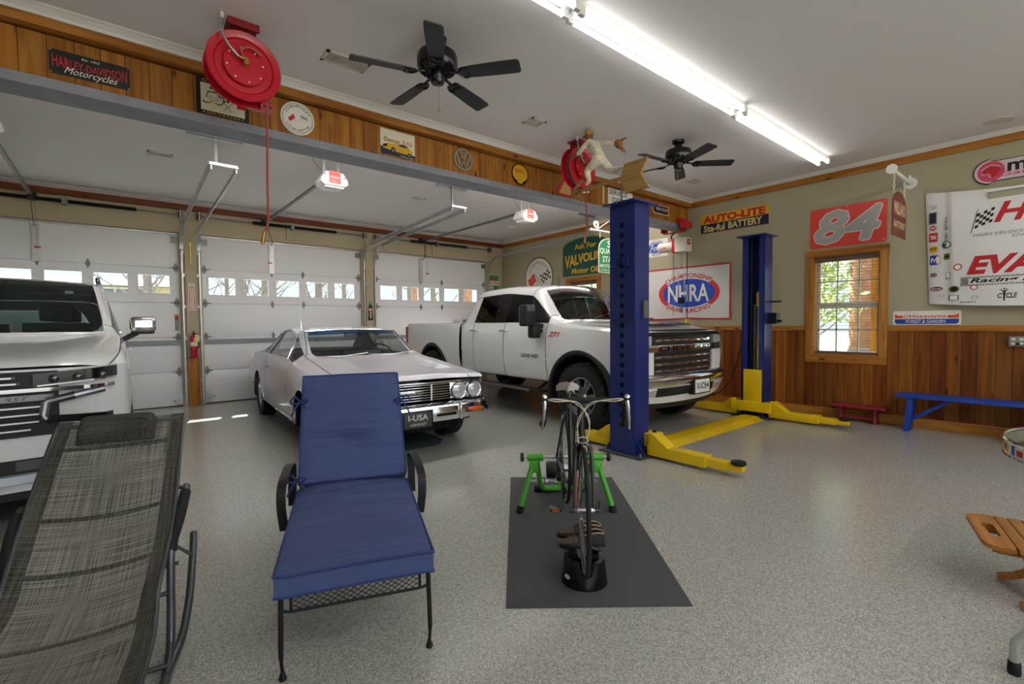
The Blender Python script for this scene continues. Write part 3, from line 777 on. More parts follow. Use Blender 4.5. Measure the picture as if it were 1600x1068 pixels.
fr = waveflag(.03, -.02, .11, .06, -.02, .05, .008); letters(t, 'ink_red', MB().grid(lambda u, v: fr(u, v)+(.0062,), 10, 2), 'flag')
letters(t, 'ink_grey', MB().bar((-.09, .09, .0066), (.06, -.09, .0066), .006, .001).bar((.13, .06, .0066), (-.0, -.09, .0066), .006, .001), 'flag_poles')
# round crossed-flag plaque
def round_flags(t, R, ink, rim, bg, arcs, scale=1, z=.006, rim_w=.06):
    flat('rim', t, ell(0, 0, R, R, 48), 0, rim, .005); flat('panel', t, ell(0, 0, R*(1-rim_w), R*(1-rim_w), 48), .005, bg)
    for s, mid, span, rr, h, inside, m in arcs: letters(t, m, text_arc(s, 0, 0, R*rr, R*h, mid, span, z, mb=None, inside=inside, bold=.006))
t = sign_on_beam('flag_plaque', 'round white plaque with small crossed flags beside the nearer hose reel', 1.327, 3.292)
round_flags(t, .148, 0, 'ink_cream', 'ink_white', [('CHEVROLET', 90, 135, .66, .15, False, 'ink_black'), ('CORVETTE', 270, 125, .80, .15, True, 'ink_black')])
letters(t, 'ink_grey', MB().tube([(x, y, .0058) for x, y in ell(0, 0, .13, .13, 40)], .003, 4, closed=True), 'ring')
a = waveflag(-.085, -.005, .05, .035, .012, -.035, .004); letters(t, 'ink_red', MB().grid(lambda u, v: a(u, v)+(.0062,), 8, 2), 'flag')
b = waveflag(.03, .005, .06, -.005, -.01, .03, .004); letters(t, 'ink_black', checker(b, 6, 4, .0062), 'flag_checks')
letters(t, 'ink_grey', MB().bar((-.05, .005, .006), (-.015, -.035, .006), .003, .0006).bar((.03, .0, .006), (.0, -.03, .006), .003, .0006), 'flag_poles')
# yellow car plate
t = sign_on_beam('yellow_car_sign', 'cream plate picturing a yellow muscle car', 2.323, 3.288)
flat('panel', t, [(-.195, -.13), (.195, -.13), (.195, .13), (-.195, .13)], 0, 'ink_cream', .004)
flat('lower_band', t, [(-.195, -.13), (.195, -.13), (.195, -.085), (-.195, -.05)], .004, 'ink_navy')
tx(t, 'ink_yellow', 'Demon', -.16, .02, .0, .05, shear=.15, bold=.03); tx(t, 'ink_black', 'Demon', -.155, .015, .004, .046, .0064, shear=.15, bold=-.004)
tx(t, 'ink_red', '340', .05, .165, .005, .048, bold=.03); tx(t, 'ink_cream', '340', .058, .158, .012, .042, .0064, bold=-.006)
tx(t, 'ink_white', 'Mean Mopar', .03, .185, -.124, -.108, .0052, shear=.2)
body = [(-.17, -.06), (-.165, -.025), (-.12, -.005), (-.02, -.002), (.03, .012), (.10, .008), (.135, -.02), (.17, -.035), (.172, -.07), (.12, -.085), (-.06, -.075)]
flat('painted_car', t, [(x, y-.005) for x, y in body], .0046, 'ink_yellow'); flat('painted_window', t, [(.0, -.008), (.035, .003), (.09, .0), (.115, -.022), (.03, -.020)], .0056, 'ink_navy')
for x, y, r in ((-.055, -.075, .033), (.13, -.092, .025)): flat('painted_wheel', t, ell(x, y, r*.8, r, 16), .0054, 'ink_black'); flat('painted_hub', t, ell(x, y, r*.4, r*.5, 12), .0062, 'ink_grey')
flat('painted_grille', t, [(-.172, -.055), (-.168, -.03), (-.125, -.018), (-.12, -.045)], .0056, 'ink_black')
# emblem ring with two letters
t = sign_on_beam('letter_emblem', 'round grey metal emblem, a V above a W in a ring', 3.135, 3.297, 'emblem')
R = .128
obj('ring', MB().lathe([(R-.022, 0), (R, 0), (R, .018), (R-.006, .022), (R-.016, .022), (R-.022, .018)], n=48, close=True), 'ink_grey2' if 'ink_grey2' in MAT else mat('ink_grey2', '9c978c', .5, .4), t, smooth=30)
def stroke(pts, w): 
    mb = MB()
    for p, q in zip(pts, pts[1:]): mb.bar((p[0], p[1], .011), (q[0], q[1], .011), w, .016)
    return mb
obj('letter_v', stroke([(-.052, .100), (-.002, .004)], .024).add(*(lambda m: (m.v, m.f))(stroke([(.052, .100), (.002, .004)], .024))), 'ink_grey2', t, label='upper V')
obj('letter_w', stroke([(-.094, .062), (-.038, -.098)], .024).add(*(lambda m: (m.v, m.f))(stroke([(-.038, -.098), (0, -.012)], .022))).add(*(lambda m: (m.v, m.f))(stroke([(0, -.012), (.038, -.098)], .022))).add(*(lambda m: (m.v, m.f))(stroke([(.038, -.098), (.094, .062)], .024))), 'ink_grey2', t, label='lower W')
# yellow shell
t = sign_on_beam('scallop_sign', 'yellow scallop shell petrol sign on a black disc', 4.006, 3.297)
flat('panel', t, ell(0, 0, .138, .134, 40), 0, 'ink_black', .005)
sh = [(-.03, -.115), (-.05, -.085), (-.085, -.07), (-.095, -.055)]+arc(0, 0, .122, 200, -20, 22, .118)+[(.095, -.055), (.085, -.07), (.05, -.085), (.03, -.115)]
flat('scallop', t, sh, .005, 'ink_yellow', .004)
rb = MB()
for k in range(-3, 4):
    aa = math.radians(90-k*22); rb.bar((.0+k*.008, -.085, .0095), (.10*math.cos(aa), .10*math.sin(aa), .0095), .002, .001)
letters(t, mat('ink_amber', 'b98a14', .5), rb, 'ribs'); tx(t, 'ink_red', 'SHELL', -.085, .085, .018, .062, .0105, bold=.02)
# slow vehicle triangle
t = sign_on_beam('warning_triangle', 'orange triangle with red border under the far hose reel', 4.846, 3.30, 'sign')
def tri(h, w, c): return [(-w+c, -h), (w-c, -h), (w, -h+c*1.2), (c*.9, h), (-c*.9, h), (-w, -h+c*1.2)]
flat('border', t, tri(.14, .19, .03), 0, 'ink_red', .005); flat('panel', t, [(x, y-.012) for x, y in tri(.105, .13, .01)], .005, mat('ink_tan', 'd2a75c', .5), .002)
# service board, half hidden by the lift post
t = sign_on_beam('service_sign', 'white service board partly hidden behind the near lift post', 6.05, 3.315)
flat('panel', t, [(-.30, -.12), (.30, -.12), (.30, .12), (-.30, .12)], 0, 'ink_white', .006)
tx(t, 'ink_black', 'SERVICE', -.28, .16, .03, .105, .0068, bold=.012); tx(t, 'ink_black', 'DEPT.', -.20, .16, -.085, -.01, .0068, bold=.012)
obj('hanging_strip', MB().box(-.42, -.395, -.13, .13, 0, .01), 'ink_cream', t)
# body shop tag
t = sign_on_beam('body_shop_sign', 'small black arrow shaped body shop sign beside the chain hoist', 7.127, 3.30)
sh = [(-.235, 0), (-.19, .075), (.235, .075), (.235, -.075), (-.19, -.075)]
flat('border', t, sh, 0, 'ink_white', .004); flat('panel', t, [(x*.94, y*.86) for x, y in sh], .004, 'ink_black')
tx(t, 'ink_white', 'BODY SHOP', -.12, .2, -.015, .03, .0055, bold=.02); tx(t, 'ink_red', 'PAINT & REPAIR', -.12, .2, -.03, -.02, .0055); tx(t, 'ink_blue', 'SERVICE', -.15, .1, .04, .054, .0055)
for d in (t,): d.location.y = BEAM_Y

# right wall signs ------------------------------------------------
t = sign_on_wall('crossed_flags_sign', 'big round white sign with red and chequered crossed flags above the pickup', 8.66, 2.52)
round_flags(t, .50, 0, 'ink_black', 'ink_white', [('CHEVROLET', 90, 130, .68, .13, False, 'ink_grey')], rim_w=.045)
a = waveflag(-.40, -.02, .24, .13, .09, -.20, .02); letters(t, 'ink_orange', MB().grid(lambda u, v: a(u, v)+(.0064,), 10, 3), 'flag')
b = waveflag(.06, .0, .33, .10, .02, -.22, .02); letters(t, 'ink_black', checker(lambda u, v: (lambda p: (p[0]+.02*v, p[1]+.08))(b(u, v)), 6, 4, .0064), 'flag_checks')
letters(t, 'ink_grey', MB().bar((-.17, .13, .007), (.2, -.27, .007), .014, .001).bar((.05, .06, .007), (-.15, -.3, .007), .014, .001), 'flag_poles')
# motor oil sign, arched top
t = sign_on_wall('motor_oil_sign', 'green arched motor oil sign with yellow letters over the far window', 7.155, 2.80)
w = .68; outl = [(-w, -.345), (w, -.345), (w, .32)]+[(w*math.cos(math.radians(a)), .32+.19*math.sin(math.radians(a))) for a in range(12, 169, 12)]+[(-w, .32)]
flat('border', t, outl, 0, 'ink_olive2' if 'ink_olive2' in MAT else mat('ink_olive2', '9a9a30', .5), .012); flat('panel', t, [(x*.975, y*.965) for x, y in outl], .012, 'ink_teal')
tx(t, 'ink_yellow', 'Ask For', -.30, .34, .25, .37, .0135, bold=.03); 
letters(t, 'ink_yellow', text_mb('VALVOLINE', -.60, .62, -.1, .1, .0135, bold=.03, squash=lambda u: (-.04-.14*abs(1-u)**2.2+.03*u, .14+.02*u)))
tx(t, 'ink_yellow', 'Motor Oil', -.38, .40, -.29, -.16, .0135, bold=.03)
# hanging oil sign on a scroll bracket
t = thing('hanging_oil_sign', 'green and white hanging oil sign on a white scroll bracket', 'sign', (XR, 6.0, 3.155))
br = MB().cyl((0, 0, 0), (-1.10, 0, 0), .018, n=10)
br.tube([(-.98+.075*math.cos(a)*(1-a/16), 0, .10+.075*math.sin(a)*(1-a/16)) for a in [i*.35 for i in range(-4, 34)]], .010, 6)
br.bar((-.92, 0, .03), (-.55, 0, .24), .02, .012).bar((-.55, 0, .24), (-.0, 0, .34), .02, .012).cyl((-1.10, 0, 0), (-1.13, 0, 0), .026, n=10)
obj('bracket', br, 'white_gloss', t, smooth=40); obj('wall_plate', MB().box(-.02, 0, -.03, .03, -.06, .40), 'white_gloss', t)
obj('hanger', MB().box(-.865, -.855, -.004, .004, -.13, 0), 'white_gloss', t); obj('hanger', MB().box(-.335, -.325, -.004, .004, -.13, 0), 'white_gloss', t)
M = Matrix.Translation((-.60, -.008, -.46)) @ Matrix.Rotation(PI/2, 4, 'X')
o2 = [(-.31, -.33), (.31, -.33), (.31, .12)]+[(.31*math.cos(math.radians(a)), .12+.22*math.sin(math.radians(a))) for a in range(15, 166, 15)]+[(-.31, .12)]
obj('border', MB().prism(o2, -.012, .0, M), 'ink_cream', t); obj('panel', MB().prism([(x*.95, y*.955) for x, y in o2], 0, .001, M), mat('ink_oilgreen', '2e8a58', .5), t)
for s, x0, x1, y0, y1 in (('S', -.06, .06, .16, .30), ('QUAKER', -.28, .28, .02, .14), ('STATE', -.20, .24, -.13, -.01), ('MOTOR OIL', -.27, .27, -.235, -.165), ('CERTIFIED GUARANTEED', -.27, .27, -.29, -.265)):
    obj('lettering', text_mb(s, x0, x1, y0, y1, .002, bold=.025).xf(M), 'ink_white', t, fix=False)
# blue oval plate
t = sign_on_wall('blue_oval_sign', 'white plate with a blue oval script emblem behind the hoist', 5.33, 2.82)
flat('panel', t, [(-.24, -.165), (.24, -.165), (.24, .165), (-.24, .165)], 0, 'ink_white', .004)
flat('oval', t, ell(0, 0, .215, .105, 36), .004, 'ink_blue'); letters(t, 'ink_white', MB().tube([(x, y, .0055) for x, y in ell(0, 0, .19, .085, 36)], .004, 4, closed=True), 'oval_line')
tx(t, 'ink_white', 'Ford', -.14, .14, -.05, .06, .006, shear=.35, bold=.015); letters(t, 'ink_blue', text_arc('GENUINE', 0, 0, .20, .03, 90, 80, .006, bold=.01, ry=.118)); letters(t, 'ink_blue', text_arc('SERVICE', 0, 0, .20, .03, 270, 70, .006, bold=.01, inside=True, ry=.15))
# drag racing banner (cloth)
t = sign_on_wall('racing_banner', 'white cloth drag racing banner with red border and blue oval', 4.72, 1.925, 'banner')
def cl(u, v, s=1.0): x = (u-.5)*1.69*s; y = (v-.5)*.96*s; return (x, y-.008*math.sin(u*9)*(1-v), .012+.006*math.sin(x*11+y*3)*(1-.4*v)+.003*math.sin(y*17))
obj('cloth', MB().slab(lambda u, v: (cl(u, v), (0, 0, 1)), 40, 20, .003), 'cloth_white', t, smooth=60)
bd = MB()
for fn in (lambda u, v: cl(u, v*.03), lambda u, v: cl(u, 1-v*.03), lambda u, v: cl(v*.018, u), lambda u, v: cl(1-v*.018, u)): bd.grid(lambda u, v: tuple(Vector(fn(u, v))+Vector((0, 0, .0015))), 40, 1)
obj('border', bd, 'cloth_red', t, fix=False)
def drape(mb): mb.v = [(x, y, z+.006*math.sin(x*11+y*3)*(1-.4*(y/.96+.5))+.003*math.sin(y*17)) for x, y, z in mb.v]; return mb
def disc(cx, cy, rx, ry, z, r0=0.0):
    return drape(MB().grid(lambda u, v: (cx+rx*lerp(r0, 1, v)*math.cos(2*PI*u), cy+ry*lerp(r0, 1, v)*math.sin(2*PI*u), z), 48, 6))
cx = .05
letters(t, 'ink_orange2' if 'ink_orange2' in MAT else mat('ink_orange2', 'd23a3c', .8), disc(cx, 0, .60, .325, .0145, .84), 'outer_oval'); letters(t, 'ink_blue2' if 'ink_blue2' in MAT else mat('ink_blue2', '2a50b8', .8), disc(cx, 0, .515, .255, .0145), 'inner_oval')
gp = MB().grid(lambda u, v: (cx+lerp(.515, .70, v)*math.cos(lerp(.70, PI-.70, u)), lerp(.262, .38, v)*math.sin(lerp(.70, PI-.70, u)), .015), 24, 4); letters(t, 'cloth_white', drape(gp), 'gap_panel')
gp = MB().grid(lambda u, v: (cx+lerp(.515, .70, v)*math.cos(lerp(-PI+.78, -.78, u)), lerp(.262, .38, v)*math.sin(lerp(-PI+.78, -.78, u)), .015), 24, 4); letters(t, 'cloth_white', drape(gp), 'gap_panel')
letters(t, 'ink_orange2', drape(text_arc('CHAMPIONSHIP', cx, 0, .555, .085, 90, 98, .0185, bold=.02, ry=.275))); letters(t, 'ink_orange2', drape(text_arc('DRAG RACING', cx, 0, .64, .085, 270, 86, .0185, bold=.02, ry=.36, inside=True)))
letters(t, 'ink_white', drape(text_mb('NHRA', cx-.40, cx+.40, -.155, .155, .018, bold=.02)))
obj('grommets', MB().lathe([(.006, .018), (.012, .02), (.012, .016)], (.82, .46, 0), (0, 0, 1), 10).lathe([(.006, .018), (.012, .02), (.012, .016)], (.82, -.46, 0), (0, 0, 1), 10), 'brass', t)
# battery tin sign
t = sign_on_wall('battery_tin_sign', 'yellow and blue battery tin sign with red letters', 3.858, 3.10)
hw, hh = .57, .157
flat('panel', t, [(-hw, -hh), (hw, -hh), (hw, hh), (-hw, hh)], 0, 'ink_yellow', .005); flat('lower_band', t, [(-hw, -hh), (hw, -hh), (hw, .005), (-hw, -.0)], .005, 'ink_navy')
tx(t, 'ink_red', 'AUTO-LITE', -.53, .52, .012, .14, .0065, bold=.05); tx(t, 'ink_cream2' if 'ink_cream2' in MAT else mat('ink_cream2', 'd9c77e', .5), 'Sta-ful', -.52, -.14, -.135, -.02, .0065, bold=.03); tx(t, 'ink_cream2', 'BATTERY', -.08, .47, -.13, -.015, .0065, bold=.03)
flat('rust_edge', t, [(-hw, -hh), (hw, -hh), (hw, -hh+.012), (-hw, -hh+.02)], .0055, 'old_brown')
# number panel
t = sign_on_wall('number_panel', 'red car number panel reading 84', 2.235, 2.745)
flat('panel', t, rrect(-.462, .462, -.285, .285, .03), 0, 'fluo_red', .006)
mat('ink_silver', 'b3b0ae', .4)
def heavy(m, z, d, x0, x1, y0, y1):
    """number drawn with a thick stroke: the outline swept round a small circle"""
    mb = MB()
    for k in range(12): text_mb('84', x0+d*math.cos(k*PI/6), x1+d*math.cos(k*PI/6), y0+d*math.sin(k*PI/6), y1+d*math.sin(k*PI/6), z+.00012*k, shear=.25, mb=mb)
    return letters(t, m, mb)
heavy('ink_white', .0062, .034, -.385, .385, -.215, .215); heavy('ink_silver', .0080, .022, -.385, .385, -.215, .215)
for x, y in ((-.43, .25), (.0, .27), (.43, .25), (-.43, -.25), (.43, -.25)): obj('screw', MB().lathe([(0, .012), (.007, .011), (.009, .006)], (x, y, 0), (0, 0, 1), 8), 'alu', t)
# battery sign hung from a pipe
t = thing('hanging_battery_sign', 'faded red hanging battery sign on a wall pipe beside the number panel', 'sign', (XR, 1.54, 3.17))
obj('pipe', MB().cyl((0, 0, 0), (-.98, -.02, -.015), .024, n=14).lathe([(0, -.02), (.055, -.02), (.055, 0), (.03, .012), (0, .012)], (-.99, -.02, -.015), (1, 0, 0), 18), 'white_plastic', t, smooth=40)
obj('wall_flange', MB().lathe([(0, -.0), (.075, -.0), (.07, -.025), (.03, -.03)], (0, 0, 0), (1, 0, 0), 20).bar((-.02, 0, .10), (-.02, 0, -.06), .03, .02), 'white_plastic', t, smooth=40)
ch = MB()
for xx in (-.88, -.38):
    for k in range(7): ch.tube([(xx+(.010*math.cos(a) if k % 2 else 0), -.02+(0 if k % 2 else .010*math.cos(a)), -.04-.035*k+.022*math.sin(a)) for a in [i*PI/4 for i in range(8)]], .003, 5, closed=True)
obj('chain', ch, 'white_plastic', t)
M = Matrix.Translation((-.63, -.02, -.50)) @ Matrix.Rotation(PI/2, 4, 'X')
o2 = [(-.31, -.26), (.31, -.26), (.31, .10)]+[(.31*math.cos(math.radians(a)), .10+.18*math.sin(math.radians(a))) for a in range(15, 166, 15)]+[(-.31, .10)]
obj('panel', MB().prism(o2, -.006, .006, M), 'old_brown', t); obj('band', MB().prism([(-.28, -.02), (.28, -.02), (.28, .16), (-.28, .16)], .006, .0066, M), 'red_dark', t)
obj('lettering', text_mb('WILLARD', -.27, .27, 0, .14, .0075, bold=.03).xf(M), 'old_cream', t, fix=False); obj('lettering', text_mb('BATTERIES', -.25, .25, -.16, -.08, .0075, bold=.02).xf(M), 'old_cream', t, fix=False)
# garage brand board running out of the frame
t = sign_on_wall('garage_sign', 'pink and white garage sign with a dog head emblem at the right edge', .28, 3.135)
sh = [(-.52, .12)]+arc(-.52, 0, .148, 95, 265, 14)+[(-.50, -.12), (.55, -.12), (.62, 0), (.55, .12)]
flat('border', t, sh, 0, 'ink_black', .012); flat('panel', t, [(x*.985, y*.93) for x, y in sh], .012, mat('ink_lilac', 'd6c3cc', .4))
flat('disc', t, ell(-.515, 0, .115, .118, 32), .0128, 'ink_pink')
flat('dog_head', t, [(-.60, .02), (-.575, .045), (-.52, .075), (-.45, .05), (-.43, .03), (-.46, -.05), (-.50, -.075), (-.52, -.03), (-.55, -.015), (-.585, -.012)], .0136, 'ink_red')
letters(t, 'ink_lilac', MB().tube([(x, y, .0145) for x, y in [(-.60, .02), (-.575, .045), (-.52, .075), (-.45, .05), (-.43, .03)]], .006, 4).tube([(x, y, .0145) for x, y in [(-.60, .0), (-.58, -.03), (-.54, -.025), (-.52, -.07)]], .006, 4), 'dog_lines')
tx(t, 'ink_black', "mr", -.38, -.12, -.03, .07, .0135, bold=.03); tx(t, 'ink_pink', 'Garage', -.45, .0, -.09, -.03, .014, bold=.01); tx(t, 'ink_black', 'motors', -.05, .5, -.03, .07, .0135, bold=.03)
# chain saw brand board
t = sign_on_wall('garden_dealer_sign', 'white dealer board with orange and blue bands above the wainscot', 1.355, 1.425)
flat('panel', t, rrect(-.335, .335, -.09, .09, .02), 0, 'ink_white', .008)
flat('orange_band', t, [(-.315, .05), (-.27, .03), (-.23, .03), (-.23, -.005), (-.315, -.005)], .008, 'ink_orange'); flat('orange_band', t, [(.315, .05), (.27, .03), (.21, .03), (.21, -.005), (.315, -.005)], .008, 'ink_orange')
flat('blue_band', t, [(-.315, -.015), (.315, -.015), (.315, -.06), (.295, -.078), (-.295, -.078), (-.315, -.06)], .008, 'ink_blue')
tx(t, 'ink_orange', 'Husqvarna', -.165, .20, -.012, .042, .0095, bold=.02); tx(t, 'ink_white', 'FOREST & GARDEN', -.20, .19, -.066, -.026, .0095, bold=.015)
letters(t, 'ink_orange', MB().tube([(x, y, .0092) for x, y in ell(-.20, .016, .018, .02, 12)], .004, 4, closed=True), 'crown_mark')
# racing bonnet hung as wall art
def race_hood():
    t = thing('race_car_hood', 'white race car hood with red letters and sponsor stickers', 'car hood', (XR, .60, 2.30), RW, 'signs on the right wall')
    # local x from -.80 (left edge) to .95, y from -.74 to .74
    def edge(u, v):
        x = lerp(-.80+.06*(1-v)+.02, 1.0, u); top = .70-.10*math.sin(PI*min(1, max(0, u)))*1.0; bot = -.70-.05*math.sin(PI*u)
        return x, lerp(bot, top, v)
    def hf(u, v):
        x, y = edge(u, v); z = .05+.10*math.sin(PI*min(max(u, 0), 1))**.6
        d = abs(u-.12); z += .018 if u > .12 else 0.0
        return (x, y, z-.03)
    t0 = MB().slab(lambda u, v: (hf(u, v), (0, 0, 1)), 60, 30, .01)
    obj('hood_panel', t0, 'white_gloss', t, smooth=50)
    P = lambda x, y: pz(x, y)
    def pz(x, y):
        v = .5
        for _ in range(3):
            x0 = -.78+.06*(1-v); u = min(1, max(0, (x-x0)/(1-x0))); tp = .70-.10*math.sin(PI*u); bt = -.70-.05*math.sin(PI*u); v = min(1, max(0, (y-bt)/(tp-bt)))
        return max(hf(u, v)[2], hf(min(1, u+.018), v)[2], hf(max(0, u-.018), v)[2])+.0025
    def proj(mb, off=0): mb.v = [(x, y, pz(x, y)+off+z) for x, y, z in mb.v]; return mb
    def dec(name, mb, m, off=0.0): return obj(name, proj(mb, off), m, t, fix=False)
    # air slot
    obj('air_slot', MB().box(-.19, .5, .50, .56, pz(.1, .5)-.012, pz(.1, .5)+.012), 'wall_paint', t); obj('slot_lip', MB().box(-.20, .5, .56, .57, pz(.1, .5)-.01, pz(.1, .5)+.014), 'galv_dark', t)
    f = waveflag(-.31, .17, .15, .06, .02, .17, .0); dec('flag_checks', checker(f, 5, 5, 0), 'ink_black', .001); dec('flag_pole', MB().bar((-.34, .12, 0), (-.28, .40, 0), .006, .001), 'ink_black')
    dec('lettering', text_mb('HVH', -.16, .62, .20, .46, 0, shear=.35, bold=.05, rise=.0), 'ink_white2' if 'ink_white2' in MAT else mat('ink_white2', 'f2efec', .4), .0005)
    dec('lettering', text_mb('HVH', -.15, .60, .215, .445, 0, shear=.35, bold=.03), 'ink_red', .001)
    dec('lettering', text_mb('HIGH VELOCITY HEADS &', -.32, .45, .075, .11, 0, shear=.2), 'ink_grey', .001); dec('lettering', text_mb('KNOXVILLE TN', -.0, .42, .03, .065, 0, shear=.2), 'ink_grey', .001)
    dec('lettering', text_mb('EVANS', -.37, .62, -.37, -.15, 0, shear=.3, bold=.045), 'ink_red', .001)
    def cq(u, v): return (-.42+1.1*u, -.50+.105*v)
    dec('checker_strip', checker(cq, 90, 9, 0), 'ink_black', .0006); dec('strip_gap', MB().grid(lambda u, v: (-.35+.95*u, -.485+.07*v, 0), 16, 1), 'white_gloss', .001)
    dec('lettering', text_mb('Racing Engines', -.34, .55, -.485, -.415, 0, shear=.3, bold=.03), 'ink_black', .0016)
    dec('lettering', text_mb('CYCLE', -.10, .06, -.66, -.60, 0, shear=.2, bold=.02), 'ink_black', .001)
    dec('cyclist_mark', MB().bar((-.045, -.69, 0), (-.045, -.57, 0), .012, .001).bar((-.075, -.555, 0), (-.045, -.60, 0), .008, .001).bar((-.02, -.555, 0), (-.045, -.60, 0), .008, .001).prism(ell(-.045, -.553, .009, .009, 10), 0, .001), 'ink_black', .001)
    # sponsor stickers down the left edge
    S = [(-.70, .37, .04, .075, 'ink_grey', '', 'ink_navy'), (-.695, .245, .035, .03, 'ink_red', 'RPS', 'ink_white2'), (-.69, .13, .042, .055, 'ink_red', 'TEXAS', 'ink_white2'), (-.685, -.02, .045, .045, 'ink_yellow', 'PIT', 'ink_black'),
         (-.68, -.155, .04, .06, 'ink_blue', 'IV', 'ink_white2'), (-.64, -.155, .02, .05, 'ink_orange', '', 'ink_white2'), (-.68, -.34, .035, .03, 'ink_grey', 'R', 'ink_red'), (-.65, -.515, .062, .025, 'ink_red2', 'Koni', 'ink_white2'), (-.60, -.605, .028, .018, 'ink_grey', '', 'ink_white2'),
         (-.56, .02, .045, .045, 'ink_teal', '', 'ink_white2'), (-.555, -.125, .028, .036, 'ink_olive', 'M', 'ink_black'), (-.45, -.265, .04, .04, 'ink_red', '', 'ink_white2'), (-.54, -.36, .022, .04, 'ink_black', '', 'ink_white2'), (-.48, -.53, .05, .04, 'ink_olive', '', 'ink_black'), (-.30, -.52, .032, .03, 'ink_red', '', 'ink_white2'), (-.48, -.635, .045, .03, 'ink_black', '', 'ink_white2'), (-.295, -.64, .03, .018, 'ink_grey', '', 'ink_white2')]
    mat('ink_red2', '6b1c28', .4)
    for x, y, rx, ry, m, s, m2 in S:
        box_ = m == 'ink_black' or (rx < ry*.8)
        sh = [(x-rx, y-ry), (x+rx, y-ry), (x+rx, y+ry), (x-rx, y+ry)] if box_ else ell(x, y, rx, ry, 20)
        st = dec('sticker', MB().prism(sh, 0, .0006), m, .0003)
        sh = [(x-rx*.8, y-ry*.85), (x+rx*.8, y-ry*.85), (x+rx*.8, y+ry*.85), (x-rx*.8, y+ry*.85)] if box_ else ell(x, y, rx*.72, ry*.72, 16)
        if not s: o = dec('sticker_face', MB().prism(sh, 0, .0004), m2, .001); o.parent = st
        else: o = dec('sticker_lettering', text_mb(s, x-rx*.7, x+rx*.7, y-ry*.45, y+ry*.45, 0, bold=.03), m2, .001); o.parent = st
    vt = text_mb('comp cams', 0, .34, 0, .035, 0, bold=.01); vt.v = [(-.545-b, .36-a, 0) for a, b, c in vt.v]; dec('lettering', vt, 'ink_navy', .001)
    dec('lettering', text_mb('PERFORMANCE', -.42, -.28, -.70, -.685, 0, bold=.02), 'ink_black', .001)
    obj('hood_pin', MB().lathe([(0, .012), (.02, .01), (.022, 0)], (-.695, .50, pz(-.695, .5)), (0, 0, 1), 12).bar((-.73, .52, pz(-.7, .5)+.006), (-.66, .52, pz(-.7, .5)+.006), .012, .008), 'alu', t)
race_hood()
# small wall bits on the back wall
t = thing('petrol_sign', 'small green and red petrol sign in the far right corner', 'sign', (7.70, YB, 2.47), BW)
flat('panel', t, [(-.165, -.21), (.165, -.21), (.165, .21), (-.165, .21)], 0, 'ink_oilgreen', .006); flat('white_band', t, [(-.165, -.05), (.165, -.05), (.165, .07), (-.165, .07)], .006, 'ink_white')
tx(t, 'ink_red', 'Sky Chief', -.15, .15, -.035, .055, .007, shear=.2, bold=.03); flat('winged_mark', t, [(-.07, .07), (.07, .07), (.03, .15), (0, .18), (-.04, .14)], .006, 'ink_red')
flat('star_disc', t, ell(-.07, -.13, .065, .065, 20), .006, 'ink_white'); st = [(-.07+(.05 if k % 2 == 0 else .02)*math.sin(k*PI/5), -.13+(.05 if k % 2 == 0 else .02)*math.cos(k*PI/5)) for k in range(10)]; flat('star', t, st, .0068, 'ink_red')
t = thing('bottle_sign', 'flat sign shaped like a green capped cola bottle on the wall post', 'sign', ((DOORS[1][1]+DOORS[2][0])/2, YB-.04, 1.70), BW)
bp_ = [(-.05, -.20), (-.06, -.17), (-.05, -.10), (-.042, -.05), (-.05, 0), (-.062, .05), (-.045, .10), (-.022, .145), (-.02, .20), (.02, .20), (.022, .145), (.045, .10), (.062, .05), (.05, 0), (.042, -.05), (.05, -.10), (.06, -.17), (.05, -.20)]
flat('bottle', t, bp_, 0, mat('cola', '4a2724', .3), .012); flat('cap', t, rrect(-.026, .026, .15, .21, .01), .002, mat('cap_green', '3fae6a', .4), .014)
flat('label_band', t, [(-.045, .02), (.045, .02), (.05, .06), (-.05, .06)], .012, 'ink_cream'); obj('lettering', text_mb('Coca-Cola', -.04, .04, .028, .052, .014, shear=.3, bold=.02), 'ink_red', t, fix=False); flat('thermometer_strip', t, [(-.012, -.15), (.012, -.15), (.012, .01), (-.012, .01)], .012, 'ink_cream')
t = thing('extinguisher_sign', 'narrow white and red sign above the fire extinguisher', 'sign', ((DOORS[0][1]+DOORS[1][0])/2, YB-.04, 1.92), BW)
flat('border', t, rrect(-.047, .047, -.235, .235, .008), 0, 'ink_white', .003); flat('red_frame', t, [(-.037, -.215), (.037, -.215), (.037, .18), (-.037, .18)], .003, 'ink_red'); flat('panel', t, [(-.026, -.20), (.026, -.20), (.026, .165), (-.026, .165)], .0038, 'ink_cream')
v = text_mb('FIRE EXTINGUISHER', 0, .34, 0, .03, 0, bold=.01); v.v = [(.015-b, -.19+a, .0048) for a, b, c in v.v]; obj('lettering', v, 'ink_red', t, fix=False); obj('lettering', text_mb('FIRE', -.03, .03, .19, .215, .0045, bold=.02), 'ink_red', t, fix=False)
t = thing('spring_warning_tag', 'orange and black warning tag on the edge of the left garage door', 'tag', (.79, YB+.10, 1.47), BW)
flat('panel', t, [(-.03, -.14), (.03, -.14), (.03, .14), (-.03, .14)], 0, 'ink_grey', .002); flat('orange_part', t, [(-.03, .04), (.03, .04), (.03, .14), (-.03, .14)], .002, 'ink_orange'); flat('warning_mark', t, [(-.02, .06), (.02, .06), (0, .125)], .0028, 'ink_black')
t = thing('yardstick', 'yellow wooden stick hanging on the wall post', 'stick', ((DOORS[0][1]+DOORS[1][0])/2+.0, YB-.04, 2.70), BW)
obj('stick', MB().box(-.012, .012, -.20, .17, .002, .012), 'yellow_lift', t); obj('cord_loop', MB().tube([(-.008, .17, .006), (.0, .25, .006), (.012, .17, .006)], .002, 5), 'black_plastic', t)

